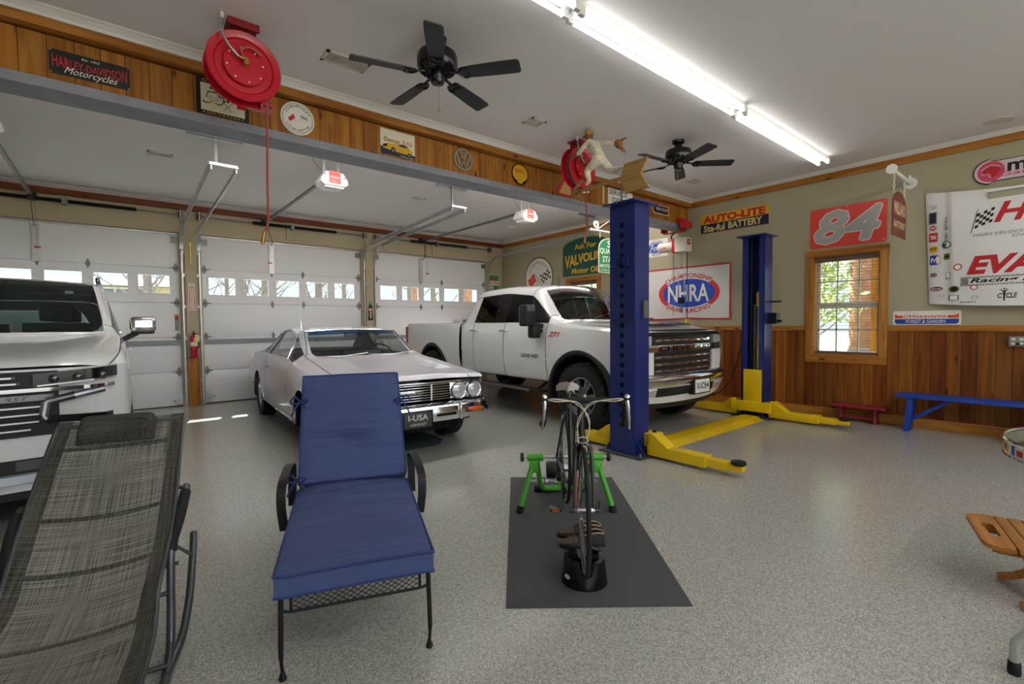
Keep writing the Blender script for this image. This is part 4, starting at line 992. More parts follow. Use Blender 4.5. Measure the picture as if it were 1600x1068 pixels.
# ================================================================== two-post lift
def lift():
    t = thing('two_post_lift', 'blue two-post car lift with yellow arms and floor plate', 'car lift', (5.6, 3.12, 0))
    ox, oy = 5.6, 3.12
    H = 2.62
    def post(xw, s, yc, nm):
        """web at x=xw, channel opening toward s"""
        hw = .155; d = .24; q = .012
        mb = MB()
        # web with slots
        z0 = .0; slots = [(.30+.104*k) for k in range(21)]
        zz = [0.02]+[v for k in slots for v in (k, k+.05)]+[H]
        for a, b in zip(zz[::2], zz[1::2]): mb.box(xw-q/2, xw+q/2, yc-.024, yc+.024, a, b)
        mb.box(xw-q/2, xw+q/2, yc-hw, yc-.024, .02, H); mb.box(xw-q/2, xw+q/2, yc+.024, yc+hw, .02, H)
        mb.xf(Matrix.Translation((-ox, -oy, 0)))
        p = obj('post', mb, 'blue_lift', t, label=nm)
        if s > 0: obj('slot_shade', MB().box(xw+.012-ox, xw+.022-ox, yc-.05-oy, yc+.05-oy, .2, 2.5), 'car_under', p)  # black plate standing in for the shade inside the post, behind the slots
        for e in (-1, 1):
            y = yc+e*hw
            f = MB().box(min(xw, xw+s*d), max(xw, xw+s*d), y-q/2, y+q/2, .02, H)
            f.box(min(xw+s*d, xw+s*d-s*.012), max(xw+s*d, xw+s*d-s*.012), min(y, y-e*.075), max(y, y-e*.075), .02, H)
            f.xf(Matrix.Translation((-ox, -oy, 0))); o = obj('flange', f, 'blue_lift', p)
            rib = MB().box(min(xw+s*.06, xw+s*.075), max(xw+s*.06, xw+s*.075), y-.02 if e < 0 else y, y if e < 0 else y+.02, .02, H).xf(Matrix.Translation((-ox, -oy, 0)))
        a, b = sorted((xw-s*.07, xw+s*(d+.10)))
        obj('top_plate', MB().box(a, b, yc-hw-.05, yc+hw+.05, H, H+.02).xf(Matrix.Translation((-ox, -oy, 0))), 'blue_lift', p, bevel=.003)
        a, b = sorted((xw-s*.06, xw+s*(d+.10)))
        bpn = obj('base_plate', MB().box(a, b, yc-hw-.11, yc+hw+.12, 0, .02).xf(Matrix.Translation((-ox, -oy, 0))), 'base_steel', p, bevel=.004)
        for e in (-1, 1):
            y = yc+e*hw
            g = MB().add([(xw+s*.04, y, .02), (xw+s*.04, y+e*.10, .02), (xw+s*.04, y, .17), (xw+s*.055, y, .02), (xw+s*.055, y+e*.10, .02), (xw+s*.055, y, .17)], [(0, 1, 2), (5, 4, 3), (0, 3, 4, 1), (1, 4, 5, 2), (2, 5, 3, 0)])
            obj('gusset', g.xf(Matrix.Translation((-ox, -oy, 0))), 'blue_lift', p)
            for xx in (xw+s*.0, xw+s*.2): obj('anchor_bolt', MB().cyl((xx-ox, y+e*.07-oy, .02), (xx-ox, y+e*.07-oy, .055), .014, n=6), 'galv_dark', bpn)
        # carriage: yellow, low at the floor, with screw and guard
        c0, c1 = sorted((xw+s*.12, xw+s*(d+.02)))
        cm = MB().box(c0, c1, yc-.095, yc+.095, .12, .62); cm.box(*sorted((xw+s*(d-.01), xw+s*(d+.03))), yc-.13, yc+.12, .18, .70)
        cr = obj('carriage', cm.xf(Matrix.Translation((-ox, -oy, 0))), 'yellow_lift', p, bevel=.006)
        obj('carriage_arm_beam', MB().box(*sorted((xw+s*.16, xw+s*(d+.10))), yc-.27, yc+.27, .10, .235).xf(Matrix.Translation((-ox, -oy, 0))), 'yellow_lift', p, bevel=.004)
        sc = MB(); xs = xw+s*.13
        sc.tube([(xs-ox+.022*math.cos(a), yc+.02-oy+.022*math.sin(a), .6+.0035*a) for a in [i*PI/4 for i in range(0, 380)]], .008, 5)
        obj('lift_screw', sc, 'galv_dark', p, smooth=60)
        obj('guide_rod', MB().cyl((xs-ox, yc-.03-oy, .55), (xs-ox, yc-.03-oy, 1.85), .016, n=10), 'galv', p)
        obj('yellow_stop', MB().box(xs-.02-ox, xs+.02-ox, yc-.06-oy, yc-.02-oy, .62, 1.22).box(xs-.03-ox, xs+.03-ox, yc-.07-oy, yc-.01-oy, 1.62, 1.82), 'yellow_lift', p)
        obj('cable', MB().cyl((xw+s*.10-ox, yc+.09-oy, .1), (xw+s*.10-ox, yc+.09-oy, H), .006, n=6), 'galv_dark', p)
        obj('cable', MB().cyl((xw+s*.10-ox, yc+.06-oy, .1), (xw+s*.10-ox, yc+.06-oy, H), .006, n=6), 'black_metal', p)
        # arms
        for e, ln in ((-1, .92), (1, .56 if s > 0 else .80)):
            ya = yc+e*.25; xa = xw+s*(d-.06)
            A = Matrix.Translation((xa-ox, ya-oy, 0))
            ar = obj('swing_arm', MB().box(-.07, .07, *sorted((e*-.02, e*(ln*.66))), .03, .135, A), 'yellow_lift', p, bevel=.005)
            kn = MB().add([(-.075, 0, .135), (.075, 0, .135), (.075, e*.22, .135), (-.075, e*.22, .135), (-.075, 0, .26), (.075, 0, .26), (.075, e*.04, .26), (-.075, e*.04, .26)], [(0, 1, 2, 3), (4, 5, 6, 7), (0, 1, 5, 4), (1, 2, 6, 5), (2, 3, 7, 6), (3, 0, 4, 7)]).xf(A)
            obj('arm_knuckle', kn, 'yellow_lift', ar, bevel=.004)
            obj('arm_pin', MB().cyl((0, e*.02, .02), (0, e*.02, .28), .022, n=12).xf(A), 'black_metal', ar, smooth=40)
            obj('arm_extension', MB().box(-.052, .052, *sorted((e*ln*.60, e*ln*.88)), .045, .12, A), 'yellow_lift', ar, bevel=.004)
            obj('arm_end', MB().box(-.038, .038, *sorted((e*ln*.86, e*ln*1.02)), .055, .11, A), 'yellow_lift', ar, bevel=.004)
            obj('lift_pad', MB().lathe([(0, .11), (.055, .11), (.065, .118), (.065, .142), (.055, .147), (0, .143)], (0, e*ln*.97, 0), (0, 0, 1), 12).xf(A), 'rubber', ar, smooth=30)
        return p
    mat('base_steel', '4a4d55', .5, .4, var=.3, vscale=20)
    near = post(4.07, 1, 3.125, 'near blue post with a slotted web'); far = post(7.36, -1, 3.13, 'far blue post showing its open channel')
    # power unit bits and lock boxes
    obj('lock_box', MB().box(4.035-ox, 4.065-ox, 3.17-oy, 3.25-oy, 1.98, 2.06), 'blue_lift', near, bevel=.003); obj('lock_box', MB().box(4.035-ox, 4.065-ox, 3.03-oy, 3.10-oy, 1.98, 2.08), 'blue_lift', near, bevel=.003)
    obj('side_shelf', MB().box(4.0-ox, 4.34-ox, 2.93-oy, 3.33-oy, 1.43, 1.442), 'blue_lift', near)
    obj('limit_switch', MB().box(4.18-ox, 4.26-ox, 2.935-oy, 2.965-oy, 1.44, 1.62), 'galv_dark', near)
    obj('limit_switch', MB().box(7.24-ox, 7.36-ox, 2.86-oy, 2.97-oy, 1.36, 1.52).cyl((7.28-ox, 2.80-oy, 1.40), (7.28-ox, 2.90-oy, 1.40), .018, n=10), 'black_metal', far); obj('side_knob', MB().cyl((7.28-ox, 2.81-oy, 1.68), (7.28-ox, 2.97-oy, 1.68), .012, n=8), 'black_metal', far)
    obj('side_switch', MB().box(7.16-ox, 7.22-ox, 3.285-oy, 3.31-oy, 1.34, 1.5), 'blue_lift', far)
    hose = smoothpath([(7.22-ox, 3.31-oy, 1.2), (7.22-ox, 3.36-oy, .95), (7.20-ox, 3.50-oy, .5), (7.18-ox, 3.75-oy, .25), (7.2-ox, 4.05-oy, .28), (7.2-ox, 4.3-oy, .36)], 8)
    obj('hose', MB().tube(hose, .008, 6), 'rubber', far, smooth=60)
    # floor plate: two shallow ramps and a flat crest
    x0, x1 = 4.42-ox, 7.08-ox
    pr = [(-.21, 0), (-.07, .035), (.10, .035), (.22, 0)]
    mb = MB(); vs = [(x, y, z) for x in (x0, x1) for y, z in pr]
    mb.add(vs, [(0, 1, 2, 3), (7, 6, 5, 4), (0, 4, 5, 1), (1, 5, 6, 2), (2, 6, 7, 3), (3, 7, 4, 0)])
    obj('floor_plate', mb, 'yellow_lift', t)
    return t
lift()

# running ballplayer weather vane on the near post -----------------
def skin_mesh(verts, edges, radii, root=0, sub=2):
    me = bpy.data.meshes.new('sk'); me.from_pydata(verts, edges, []); ob = bpy.data.objects.new('sk', me); COL.objects.link(ob)
    md = ob.modifiers.new('s', 'SKIN'); ob.modifiers.new('u', 'SUBSURF').levels = sub
    for i, r in enumerate(radii): me.skin_vertices[0].data[i].radius = (r, r) if not isinstance(r, tuple) else r
    me.skin_vertices[0].data[root].use_root = True
    dg = bpy.context.evaluated_depsgraph_get(); dg.update()
    out = bpy.data.meshes.new_from_object(ob.evaluated_get(dg)); bpy.data.objects.remove(ob); return out
def weathervane():
    t = thing('runner_weathervane', 'carved wooden running ballplayer weathervane on top of the near lift post', 'weathervane', (4.16, 3.20, 2.64))
    mat('carved_white', 'd8cfb8', .75, bump=.4, bscale=40, var=.25, vscale=18); mat('carved_tan', 'b08a52', .7, var=.25, vscale=20); mat('carved_brown', '8a5a30', .7, var=.2, vscale=25)
    wood('weathered_wood', '8c6a3a', 'b8935a', 1, randcol=.0, knots=False, rough=.8)
    obj('pole', MB().cyl((0, .0, 0), (0, .0, .30), .012, n=8), 'galv_dark', t)
    obj('arrow_shaft', MB().bar((0, .62, .28), (0, -.12, .28), .03, .035), 'weathered_wood', t)
    obj('arrow_head', MB().bar((0, .72, .28), (0, .55, .40), .025, .03).bar((0, .72, .28), (0, .55, .16), .025, .03).bar((0, .72, .28), (0, .60, .28), .03, .035), 'weathered_wood', t)
    fl = [(.012, .262), (-.046, .42), (-.322, .42), (-.246, .275), (-.345, .114), (-.055, .113)]
    M = Matrix(((0, 0, 1, 0), (1, 0, 0, 0), (0, 1, 0, 0), (0, 0, 0, 1)))
    obj('fletching', MB().prism([(y, z) for y, z in fl], -.014, .014, M), 'weathered_wood', t)
    # figure faces +Y (towards the arrow head); y forward, z up
    V = {}; vs = []; ed = []; rd = []
    def v(n, p, r, par=None):
        V[n] = len(vs); vs.append(p); rd.append(r)
        if par: ed.append((V[par], V[n]))
    v('hip', (0, .30, .56), .062); v('waist', (0, .33, .62), .056, 'hip'); v('chest', (0, .39, .72), .066, 'waist'); v('neck', (0, .43, .79), .03, 'chest')
    v('shl', (-.075, .40, .765), .034, 'chest'); v('ell', (-.10, .50, .68), .028, 'shl'); v('wrl', (-.085, .56, .66), .02, 'ell')
    v('shr', (.075, .37, .765), .034, 'chest'); v('elr', (.10, .24, .74), .028, 'shr'); v('wrr', (.10, .16, .70), .02, 'elr')
    v('hl', (-.04, .31, .53), .055, 'hip'); v('knl', (-.045, .45, .46), .043, 'hl'); v('anl', (-.045, .41, .34), .028, 'knl'); v('tol', (-.045, .47, .315), .022, 'anl')
    v('hr', (.04, .28, .53), .055, 'hip'); v('knr', (.045, .17, .41), .043, 'hr'); v('anr', (.045, .02, .42), .028, 'knr'); v('tor', (.045, -.03, .36), .022, 'anr')
    obj('figure', skin_mesh(vs, ed, rd), 'carved_white', t, smooth=180, fix=False)
    obj('head', MB().lathe([(0, -.055), (.025, -.05), (.04, -.02), (.046, .01), (.042, .035), (.02, .055), (0, .058)], (0, .455, .855), (0, .15, 1), 16), 'carved_brown', t, smooth=60)
    cap = MB().lathe([(.05, -.008), (.05, .01), (.045, .038), (.025, .058), (0, .062)], (0, .455, .87), (0, .1, 1), 16)
    cap.prism(ell(0, .5, .035, .045, 14), .862, .870)
    obj('cap', cap, 'carved_tan', t, smooth=50)
    gl = MB().lathe([(0, -.05), (.03, -.04), (.045, 0), (.04, .03), (.02, .05), (0, .052)], (.10, .12, .70), (.3, -.4, -1), 14)
    for k in range(4):
        a = -.5+.33*k; gl.tube([(.10+.02*k-.03, .11, .68), (.10+.03*k-.045, .07, .64-.005*k), (.10+.03*k-.045, .04+.01*k, .60)], [.014, .013, .008], 6)
    gl.tube([(.10, .13, .73), (.12, .08, .74), (.12, .03, .745)], [.013, .012, .007], 6)
    obj('glove', gl, 'carved_brown', t, smooth=60)
    hd = MB().lathe([(0, -.028), (.016, -.02), (.02, 0), (.014, .02), (0, .028)], (-.08, .585, .655), (0, 1, -.2), 10)
    for k in range(4): hd.tube([(-.095+.010*k, .60, .655), (-.097+.011*k, .622, .648), (-.095+.010*k, .628, .632)], [.006, .006, .004], 5)
    hd.tube([(-.065, .585, .66), (-.055, .603, .668), (-.055, .62, .664)], [.006, .006, .004], 5)
    obj('hand', hd, 'carved_brown', t, smooth=60)
    return t
weathervane()

# electric chain hoist on a beam trolley ---------------------------
def hoist():
    t = thing('chain_hoist', 'cream electric chain hoist with red stripe hanging from the beam', 'hoist', (7.70, 4.79, 3.058))
    mat('hoist_cream', 'e0d9cc', .4)
    tr = obj('trolley', MB().box(-.11, .11, -.19, -.175, -.06, .13).box(-.11, .11, .175, .19, -.06, .13).box(-.03, .03, -.19, .19, -.075, -.055), 'red_dark', t, bevel=.006)
    for x in (-.07, .07):
        for y in (-1, 1): obj('trolley_wheel', MB().cyl((x, y*.165, .10), (x, y*.205, .10), .062, n=20), 'red_gloss', tr, smooth=40)
    obj('trolley_motor', MB().box(-.13, .13, -.30, -.20, -.02, .10), 'red_gloss', tr, bevel=.03)
    obj('shackle', MB().tube(smoothpath([(0, -.03, -.07), (0, .03, -.11), (0, .03, -.17), (0, -.02, -.19)], 5), .014, 8), 'black_metal', t, smooth=60)
    B = Matrix.Translation((0, 0, -.30))
    obj('gear_case', MB().box(-.10, .10, -.30, -.06, -.13, .115, B), 'hoist_cream', t, bevel=.02)
    obj('red_stripe', MB().box(-.104, .104, -.09, -.03, -.134, .118, B), 'red_gloss', t, bevel=.012)
    obj('motor', MB().lathe([(0, .0), (.085, .0), (.09, .02), (.09, .30), (.075, .33), (0, .335)], (0, -.04, -.31), (0, 1, 0), 24), 'hoist_cream', t, smooth=35)
    obj('label', MB().box(-.06, .06, -.303, -.299, -.01, .085, B), 'red_dark', t)
    obj('lettering', text_mb('1/2 TON', -.05, .05, -.02, .02, .0, bold=.02).xf(Matrix.Translation((0, -.3045, -.26)) @ Matrix.Rotation(PI/2, 4, 'X')), 'ink_white', t, fix=False)
    obj('lettering', text_mb('COFFING', -.07, .07, -.02, .02, .0, bold=.02).xf(Matrix.Translation((-.0915, .15, -.33)) @ Matrix.Rotation(-PI/2, 4, 'Z') @ Matrix.Rotation(PI/2, 4, 'X')), 'ink_red', t, fix=False)
    def chain(x, y, z0, z1):
        mb = MB(); n = int((z0-z1)/.028)
        for k in range(n):
            z = z0-.028*k
            mb.tube([(x+(.009*math.cos(a) if k % 2 else 0), y+(0 if k % 2 else .009*math.cos(a)), z+.019*math.sin(a)) for a in [i*PI/3 for i in range(6)]], .0035, 4, closed=True)
        return mb
    obj('load_chain', chain(-.02, -.12, -.44, -1.25), 'galv', t); obj('load_chain', chain(.03, -.20, -.44, -1.25), 'galv', t)
    obj('slack_chain', chain(-.05, -.04, -.42, -1.55), 'galv_dark', t)
    obj('hook_block', MB().box(-.03, .045, -.20, -.12, -1.33, -1.22), 'black_metal', t, bevel=.01)
    obj('hook', MB().tube(smoothpath([(.0, -.16, -1.33), (.0, -.16, -1.38), (.03, -.16, -1.42), (.01, -.16, -1.46), (-.03, -.16, -1.44), (-.035, -.16, -1.41)], 5), [.011]*26, 8), 'galv_dark', t, smooth=60)
    obj('pendant_cord', MB().tube(smoothpath([(.05, -.24, -.42), (.06, -.24, -.9), (.05, -.24, -1.4), (.06, -.24, -1.60)], 6), .008, 6), 'rubber', t, smooth=60)
    obj('pendant', MB().box(.03, .09, -.265, -.215, -1.74, -1.60), 'yellow_lift', t, bevel=.008)
hoist()

# benches ---------------------------------------------------------
def blue_bench():
    t = thing('blue_bench', 'long blue wooden bench against the wainscot', 'bench', (7.74, .86, 0))
    mat('bench_blue', '1d45a8', .5)
    Y0, Y1 = -.95, .70
    obj('seat', MB().box(-.15, .15, Y0, Y1, .425, .465), 'bench_blue', t, bevel=.004)
    for y in (Y0+.12, Y1-.10):
        sg = 1 if y > 0 else -1
        obj('leg', MB().add([(-.13, y-.02, 0), (.13, y-.02, 0), (.13, y+.03, 0), (-.13, y+.03, 0), (-.12, y-.06*1, .425), (.12, y-.06*1, .425), (.12, y-.01, .425), (-.12, y-.01, .425)] if sg > 0 else [(-.13, y-.03, 0), (.13, y-.03, 0), (.13, y+.02, 0), (-.13, y+.02, 0), (-.12, y+.01, .425), (.12, y+.01, .425), (.12, y+.06, .425), (-.12, y+.06, .425)],
            [(0, 1, 2, 3), (7, 6, 5, 4), (0, 4, 5, 1), (1, 5, 6, 2), (2, 6, 7, 3), (3, 7, 4, 0)]), 'bench_blue', t, bevel=.003)
        obj('brace', MB().bar((0, y-.02*sg, .13), (0, y-.42*sg, .43), .04, .025, (1, 0, 0)), 'bench_blue', t, bevel=.002)
blue_bench()
def red_bench():
    t = thing('red_bench', 'small low red wooden bench under the window', 'bench', (7.82, 1.99, 0))
    mat('bench_red', '8c1f2c', .5)
    obj('seat', MB().box(-.10, .10, -.30, .33, .205, .235), 'bench_red', t, bevel=.004)
    for y in (-.18, .21):
        pr = [(-.09, 0), (-.03, 0), (-.02, .02), (.02, .02), (.03, 0), (.09, 0), (.075, .05), (.06, .11), (.075, .17), (.085, .205), (-.085, .205), (-.075, .17), (-.06, .11), (-.075, .05)]
        M = Matrix(((1, 0, 0, 0), (0, 0, 1, 0), (0, 1, 0, 0), (0, 0, 0, 1)))
        obj('leg', MB().prism(pr, y-.014, y+.014, M), 'bench_red', t)
    obj('stretcher', MB().box(-.012, .012, -.18, .21, .05, .085), 'bench_red', t)
red_bench()
# fire extinguisher, outlet ---------------------------------------
def extinguisher():
    x = (DOORS[0][1]+DOORS[1][0])/2
    t = thing('fire_extinguisher', 'red fire extinguisher on the wall post between the garage doors', 'extinguisher', (x, YB-.12, .86))
    obj('cylinder', MB().lathe([(0, 0), (.05, 0), (.058, .015), (.058, .33), (.045, .375), (.02, .395), (0, .395)], n=24), 'red_gloss', t, smooth=40)
    obj('label_band', MB().lathe([(.0585, .20), (.0588, .20), (.0588, .27), (.0585, .27)], n=24), 'ink_cream', t, smooth=40)
    obj('valve', MB().cyl((0, 0, .39), (0, 0, .43), .016, n=10).box(-.012, .012, -.08, .03, .425, .437).box(-.012, .012, -.08, .03, .45, .46), 'black_metal', t)
    obj('hose', MB().tube(smoothpath([(.016, 0, .42), (.06, -.01, .40), (.07, -.01, .30), (.066, -.01, .16)], 5), .009, 6), 'rubber', t, smooth=60)
    obj('inspection_tag', MB().box(.01, .075, -.066, -.063, .27, .40), 'ink_cream2', t)
    obj('wall_bracket', MB().box(-.03, .03, .05, .08, .1, .35), 'black_metal', t)
extinguisher()
t = thing('wall_outlet', 'grey four-socket outlet box on the wainscot at the right edge', 'outlet', (XR-.018, .535, 1.14), RW)
obj('box', MB().box(-.07, .07, -.06, .06, 0, .045), 'galv_dark', t, bevel=.004); obj('cover', MB().box(-.066, .066, -.056, .056, .045, .049), 'ink_grey2', t)
for x in (-.032, .032):
    for y in (-.026, .026): obj('socket', MB().prism(rrect(x-.017, x+.017, y-.014, y+.014, .008), .049, .051), 'white_plastic', t)
obj('plug', MB().box(-.01, .02, -.04, -.015, .051, .08).tube(smoothpath([(0, -.03, .08), (.03, -.04, .10), (.08, -.03, .08), (.2, -.05, .03)], 5), .004, 6), 'black_plastic', t)

# ================================================================== vehicles
# local axes: x forward (front axle at 0), y to the car's left, z up
def shell(stations, part_of, crease_j=(), crease_i=(), arches=(), level=3, gap=.005, split_crease=()):
    n = len(stations[0])-1; S = len(stations); W = 2*n+1
    vs = []; fs = []; names = []; pid = []
    for st in stations:
        vs += [tuple(p) for p in st]; vs += [(p[0], -p[1], p[2]) for p in reversed(st[:-1])]
    for i in range(S-1):
        for k in range(W-1):
            j = k if k < n else 2*n-1-k
            side = 'l' if k < n else 'r'
            nm = part_of(i, j, side)
            if nm is None: continue
            if nm not in names: names.append(nm)
            a = i*W+k; fs.append((a, a+1, a+W+1, a+W)); pid.append(names.index(nm))
    me = bpy.data.meshes.new('cage'); me.from_pydata(vs, [], fs)
    for nm in names: me.materials.append(None)
    me.polygons.foreach_set('material_index', pid)
    at = me.attributes.new('crease_edge', 'FLOAT', 'EDGE')
    cj = dict(crease_j); ci = dict(crease_i)
    for e in me.edges:
        a, b = e.vertices; ia, ka = divmod(a, W); ib, kb = divmod(b, W); c = 0
        ja = ka if ka <= n else W-1-ka; jb = kb if kb <= n else W-1-kb
        if ia != ib and ja == jb: c = cj.get(ja, 0)
        if ia == ib: c = max(c, ci.get(ia, 0)) if not isinstance(ci.get(ia, 0), tuple) else (ci[ia][0] if min(ja, jb) >= ci[ia][1] else 0)
        at.data[e.index].value = c
    ob = bpy.data.objects.new('cage', me); COL.objects.link(ob)
    md = ob.modifiers.new('s', 'SUBSURF'); md.levels = level; md.render_levels = level
    dg = bpy.context.evaluated_depsgraph_get(); dg.update()
    ev = bpy.data.meshes.new_from_object(ob.evaluated_get(dg)); bpy.data.objects.remove(ob)
    co = [v.co.copy() for v in ev.vertices]; P = [(tuple(p.vertices), p.material_index) for p in ev.polygons]
    bpy.data.meshes.remove(ev)
    for cx, cz, R, ymin in arches:
        ins = [abs(c.y) > ymin and (c.x-cx)**2+(c.z-cz)**2 < R*R and c.z < cz+R for c in co]
        keep = []; touch = set()
        for f, m in P:
            if all(ins[i] for i in f): continue
            keep.append((f, m)); touch.update(i for i in f if ins[i])
        for i in touch:
            d = Vector((co[i].x-cx, 0, co[i].z-cz)); L = d.length or 1e-6
            co[i].x = cx+d.x/L*R; co[i].z = cz+d.z/L*R
        P = keep
    out = {}
    for mi, nm in enumerate(names):
        F = [f for f, m in P if m == mi]
        if not F: continue
        idx = {}; vv = []; ff = []
        for f in F:
            q = []
            for i in f:
                if i not in idx: idx[i] = len(vv); vv.append(co[i].copy())
                q.append(idx[i])
            ff.append(tuple(q))
        if gap:
            cnt = {}
            for f in ff:
                for a, b in zip(f, f[1:]+f[:1]): cnt[(min(a, b), max(a, b))] = cnt.get((min(a, b), max(a, b)), 0)+1
            bd = set(i for e, c in cnt.items() if c == 1 for i in e); acc = {i: [Vector(), 0] for i in bd}
            for f in ff:
                c = sum((vv[i] for i in f), Vector())/len(f)
                for i in f:
                    if i in acc: acc[i][0] += c; acc[i][1] += 1
            for i, (sm, k) in acc.items():
                if abs(vv[i].y) < 1e-5: d = Vector(((sm/k-vv[i]).x, 0, (sm/k-vv[i]).z))
                else: d = sm/k-vv[i]
                if d.length > 1e-6: vv[i] = vv[i]+d.normalized()*min(gap, d.length*.6)
        mb = MB(); mb.v = [tuple(v) for v in vv]; mb.f = ff; out[nm] = mb
    return out

def wheel(t, x, y, r, w, rim, style, side):
    """side = +1 for the car's left"""
    s = side; A = Matrix.Translation((x, y, r))
    hw = w/2
    R0 = rim
    face = MB()
    if style == 'truck':
        face.lathe([(R0, -.02), (R0+.012, .005), (R0-.01, .012), (R0-.03, -.02), (R0-.03, -.10)], (0, s*(hw-.03), 0), (0, s, 0), 40)
        for k in range(6):
            a = 2*PI*k/6
            for o in (-.16, .16):
                p = lambda rr, aa, h: (rr*math.cos(a+aa), s*(hw-.03+h), rr*math.sin(a+aa))
                face.add([p(.05, o*1.6-.25, -.03), p(.05, o*1.6+.25, -.03), p(R0-.02, o+.10, -.005), p(R0-.02, o-.10, -.005), p(.05, o*1.6-.25, -.07), p(.05, o*1.6+.25, -.07), p(R0-.02, o+.10, -.06), p(R0-.02, o-.10, -.06)], [(0, 1, 2, 3), (7, 6, 5, 4), (0, 4, 5, 1), (1, 5, 6, 2), (2, 6, 7, 3), (3, 7, 4, 0)])
        face.lathe([(0, .012), (.045, .010), (.06, -.005), (.075, -.03)], (0, s*(hw-.05), 0), (0, s, 0), 24)
    elif style == 'rally':
        face.lathe([(R0, -.01), (R0+.01, .008), (R0-.012, .010), (R0-.03, -.035), (R0-.045, -.04)], (0, s*(hw-.02), 0), (0, s, 0), 40)
        for k in range(5):
            a = 2*PI*k/5+.3
            p = lambda rr, aa, h: (rr*math.cos(a+aa), s*(hw-.02+h), rr*math.sin(a+aa))
            face.add([p(.04, -.5, -.01), p(.04, .5, -.01), p(R0-.03, .16, -.03), p(R0-.03, -.16, -.03), p(.04, -.5, -.05), p(.04, .5, -.05), p(R0-.03, .16, -.06), p(R0-.03, -.16, -.06)], [(0, 1, 2, 3), (7, 6, 5, 4), (0, 4, 5, 1), (1, 5, 6, 2), (2, 6, 7, 3), (3, 7, 4, 0)])
        face.lathe([(0, .018), (.035, .016), (.045, -.01)], (0, s*(hw-.02), 0), (0, s, 0), 20)
    else:
        face.lathe([(R0, -.01), (R0+.01, .008), (R0-.012, .010), (R0-.03, -.035), (R0-.045, -.04)], (0, s*(hw-.02), 0), (0, s, 0), 40)
        for k in range(10):
            a = 2*PI*k/10
            face.bar((.04*math.cos(a), s*(hw-.03), .04*math.sin(a)), ((R0-.02)*math.cos(a), s*(hw-.035), (R0-.02)*math.sin(a)), .03, .05, (0, 1, 0))
        face.lathe([(0, .0), (.05, -.002), (.06, -.02)], (0, s*(hw-.01), 0), (0, s, 0), 20)
    o = obj('wheel', face.xf(A), 'alu', t, smooth=35)
    obj('rim_barrel', MB().lathe([(R0-.005, -hw+.02), (R0-.03, -.02), (R0-.02, hw-.05)], (0, 0, 0), (0, s, 0), 32).lathe([(0, -.05), (R0-.03, -.06)], (0, 0, 0), (0, s, 0), 32).xf(A), 'car_under', o, smooth=40)
    tp = [(R0, -hw+.02), (R0+.02, -hw), (r-.06, -hw-.006), (r-.02, -hw+.008), (r-.003, -hw+.035), (r, 0), (r-.003, hw-.035), (r-.02, hw-.008), (r-.06, hw+.006), (R0+.02, hw), (R0, hw-.02)]
    obj('tire', MB().lathe(tp, (0, 0, 0), (0, 1, 0), 56).xf(A), 'rubber', o, smooth=40)
    tr = MB(); nb = 52 if style == 'truck' else 70
    for k in range(nb):
        for row in ((-hw*.72, .0), (-.25*hw, .5), (.25*hw, 0.), (hw*.72, .5)):
            a = 2*PI*(k+row[1])/nb; m = Matrix.Rotation(a, 4, 'Y')
            ww = hw*.20; ln = .62*PI*r/nb
            tr.box(-ln, ln, row[0]-ww, row[0]+ww, r-.02, r+(.006 if abs(row[0]) < hw*.5 else .0), m)
    if style == 'truck':
        for k in range(nb):
            for e in (-1, 1):
                m = Matrix.Rotation(2*PI*(k+.25*e)/nb, 4, 'Y'); tr.box(-.011, .011, e*(hw-.03)-.012, e*(hw-.03)+.035*1, r-.075, r-.008, m) if e > 0 else tr.box(-.011, .011, -hw-.005, -hw+.05, r-.075, r-.008, m)
    tr.xf(A); tb = obj('tread_blocks', tr, 'rubber', o, kind='stuff', fix=False)
    return o
def well(t, x, z, R, y0, y1, mat_='car_under'):
    mb = MB().grid(lambda u, v: (x+R*math.cos(PI*1.15*u-.08*PI), lerp(y0, y1, v), z+R*math.sin(PI*1.15*u-.08*PI)), 28, 2)
    vs = [(x, y0, z)]+[(x+R*math.cos(PI*1.15*k/28-.08*PI), y0, z+R*math.sin(PI*1.15*k/28-.08*PI)) for k in range(29)]
    mb.add(vs, [(0, k+1, k+2) for k in range(28)])
    return obj('wheel_well', mb, mat_, t, fix=False)
def flare(t, x, z, R, w, y, m, sgn, a0=-12, a1=192, curve=0.0, proud=.02, nm='arch_flare'):
    pts = []
    def f(u, v):
        a = math.radians(lerp(a0, a1, u)); rr = R+w*v
        return (x+rr*math.cos(a), sgn*(y(x+rr*math.cos(a), z+rr*math.sin(a))+proud*math.sin(PI*(v*.8+.2))), z+rr*math.sin(a))
    mb = MB().slab(lambda u, v: (f(u, v), (0, sgn, 0)), 40, 4, .03)
    return obj(nm, mb, m, t, smooth=50)
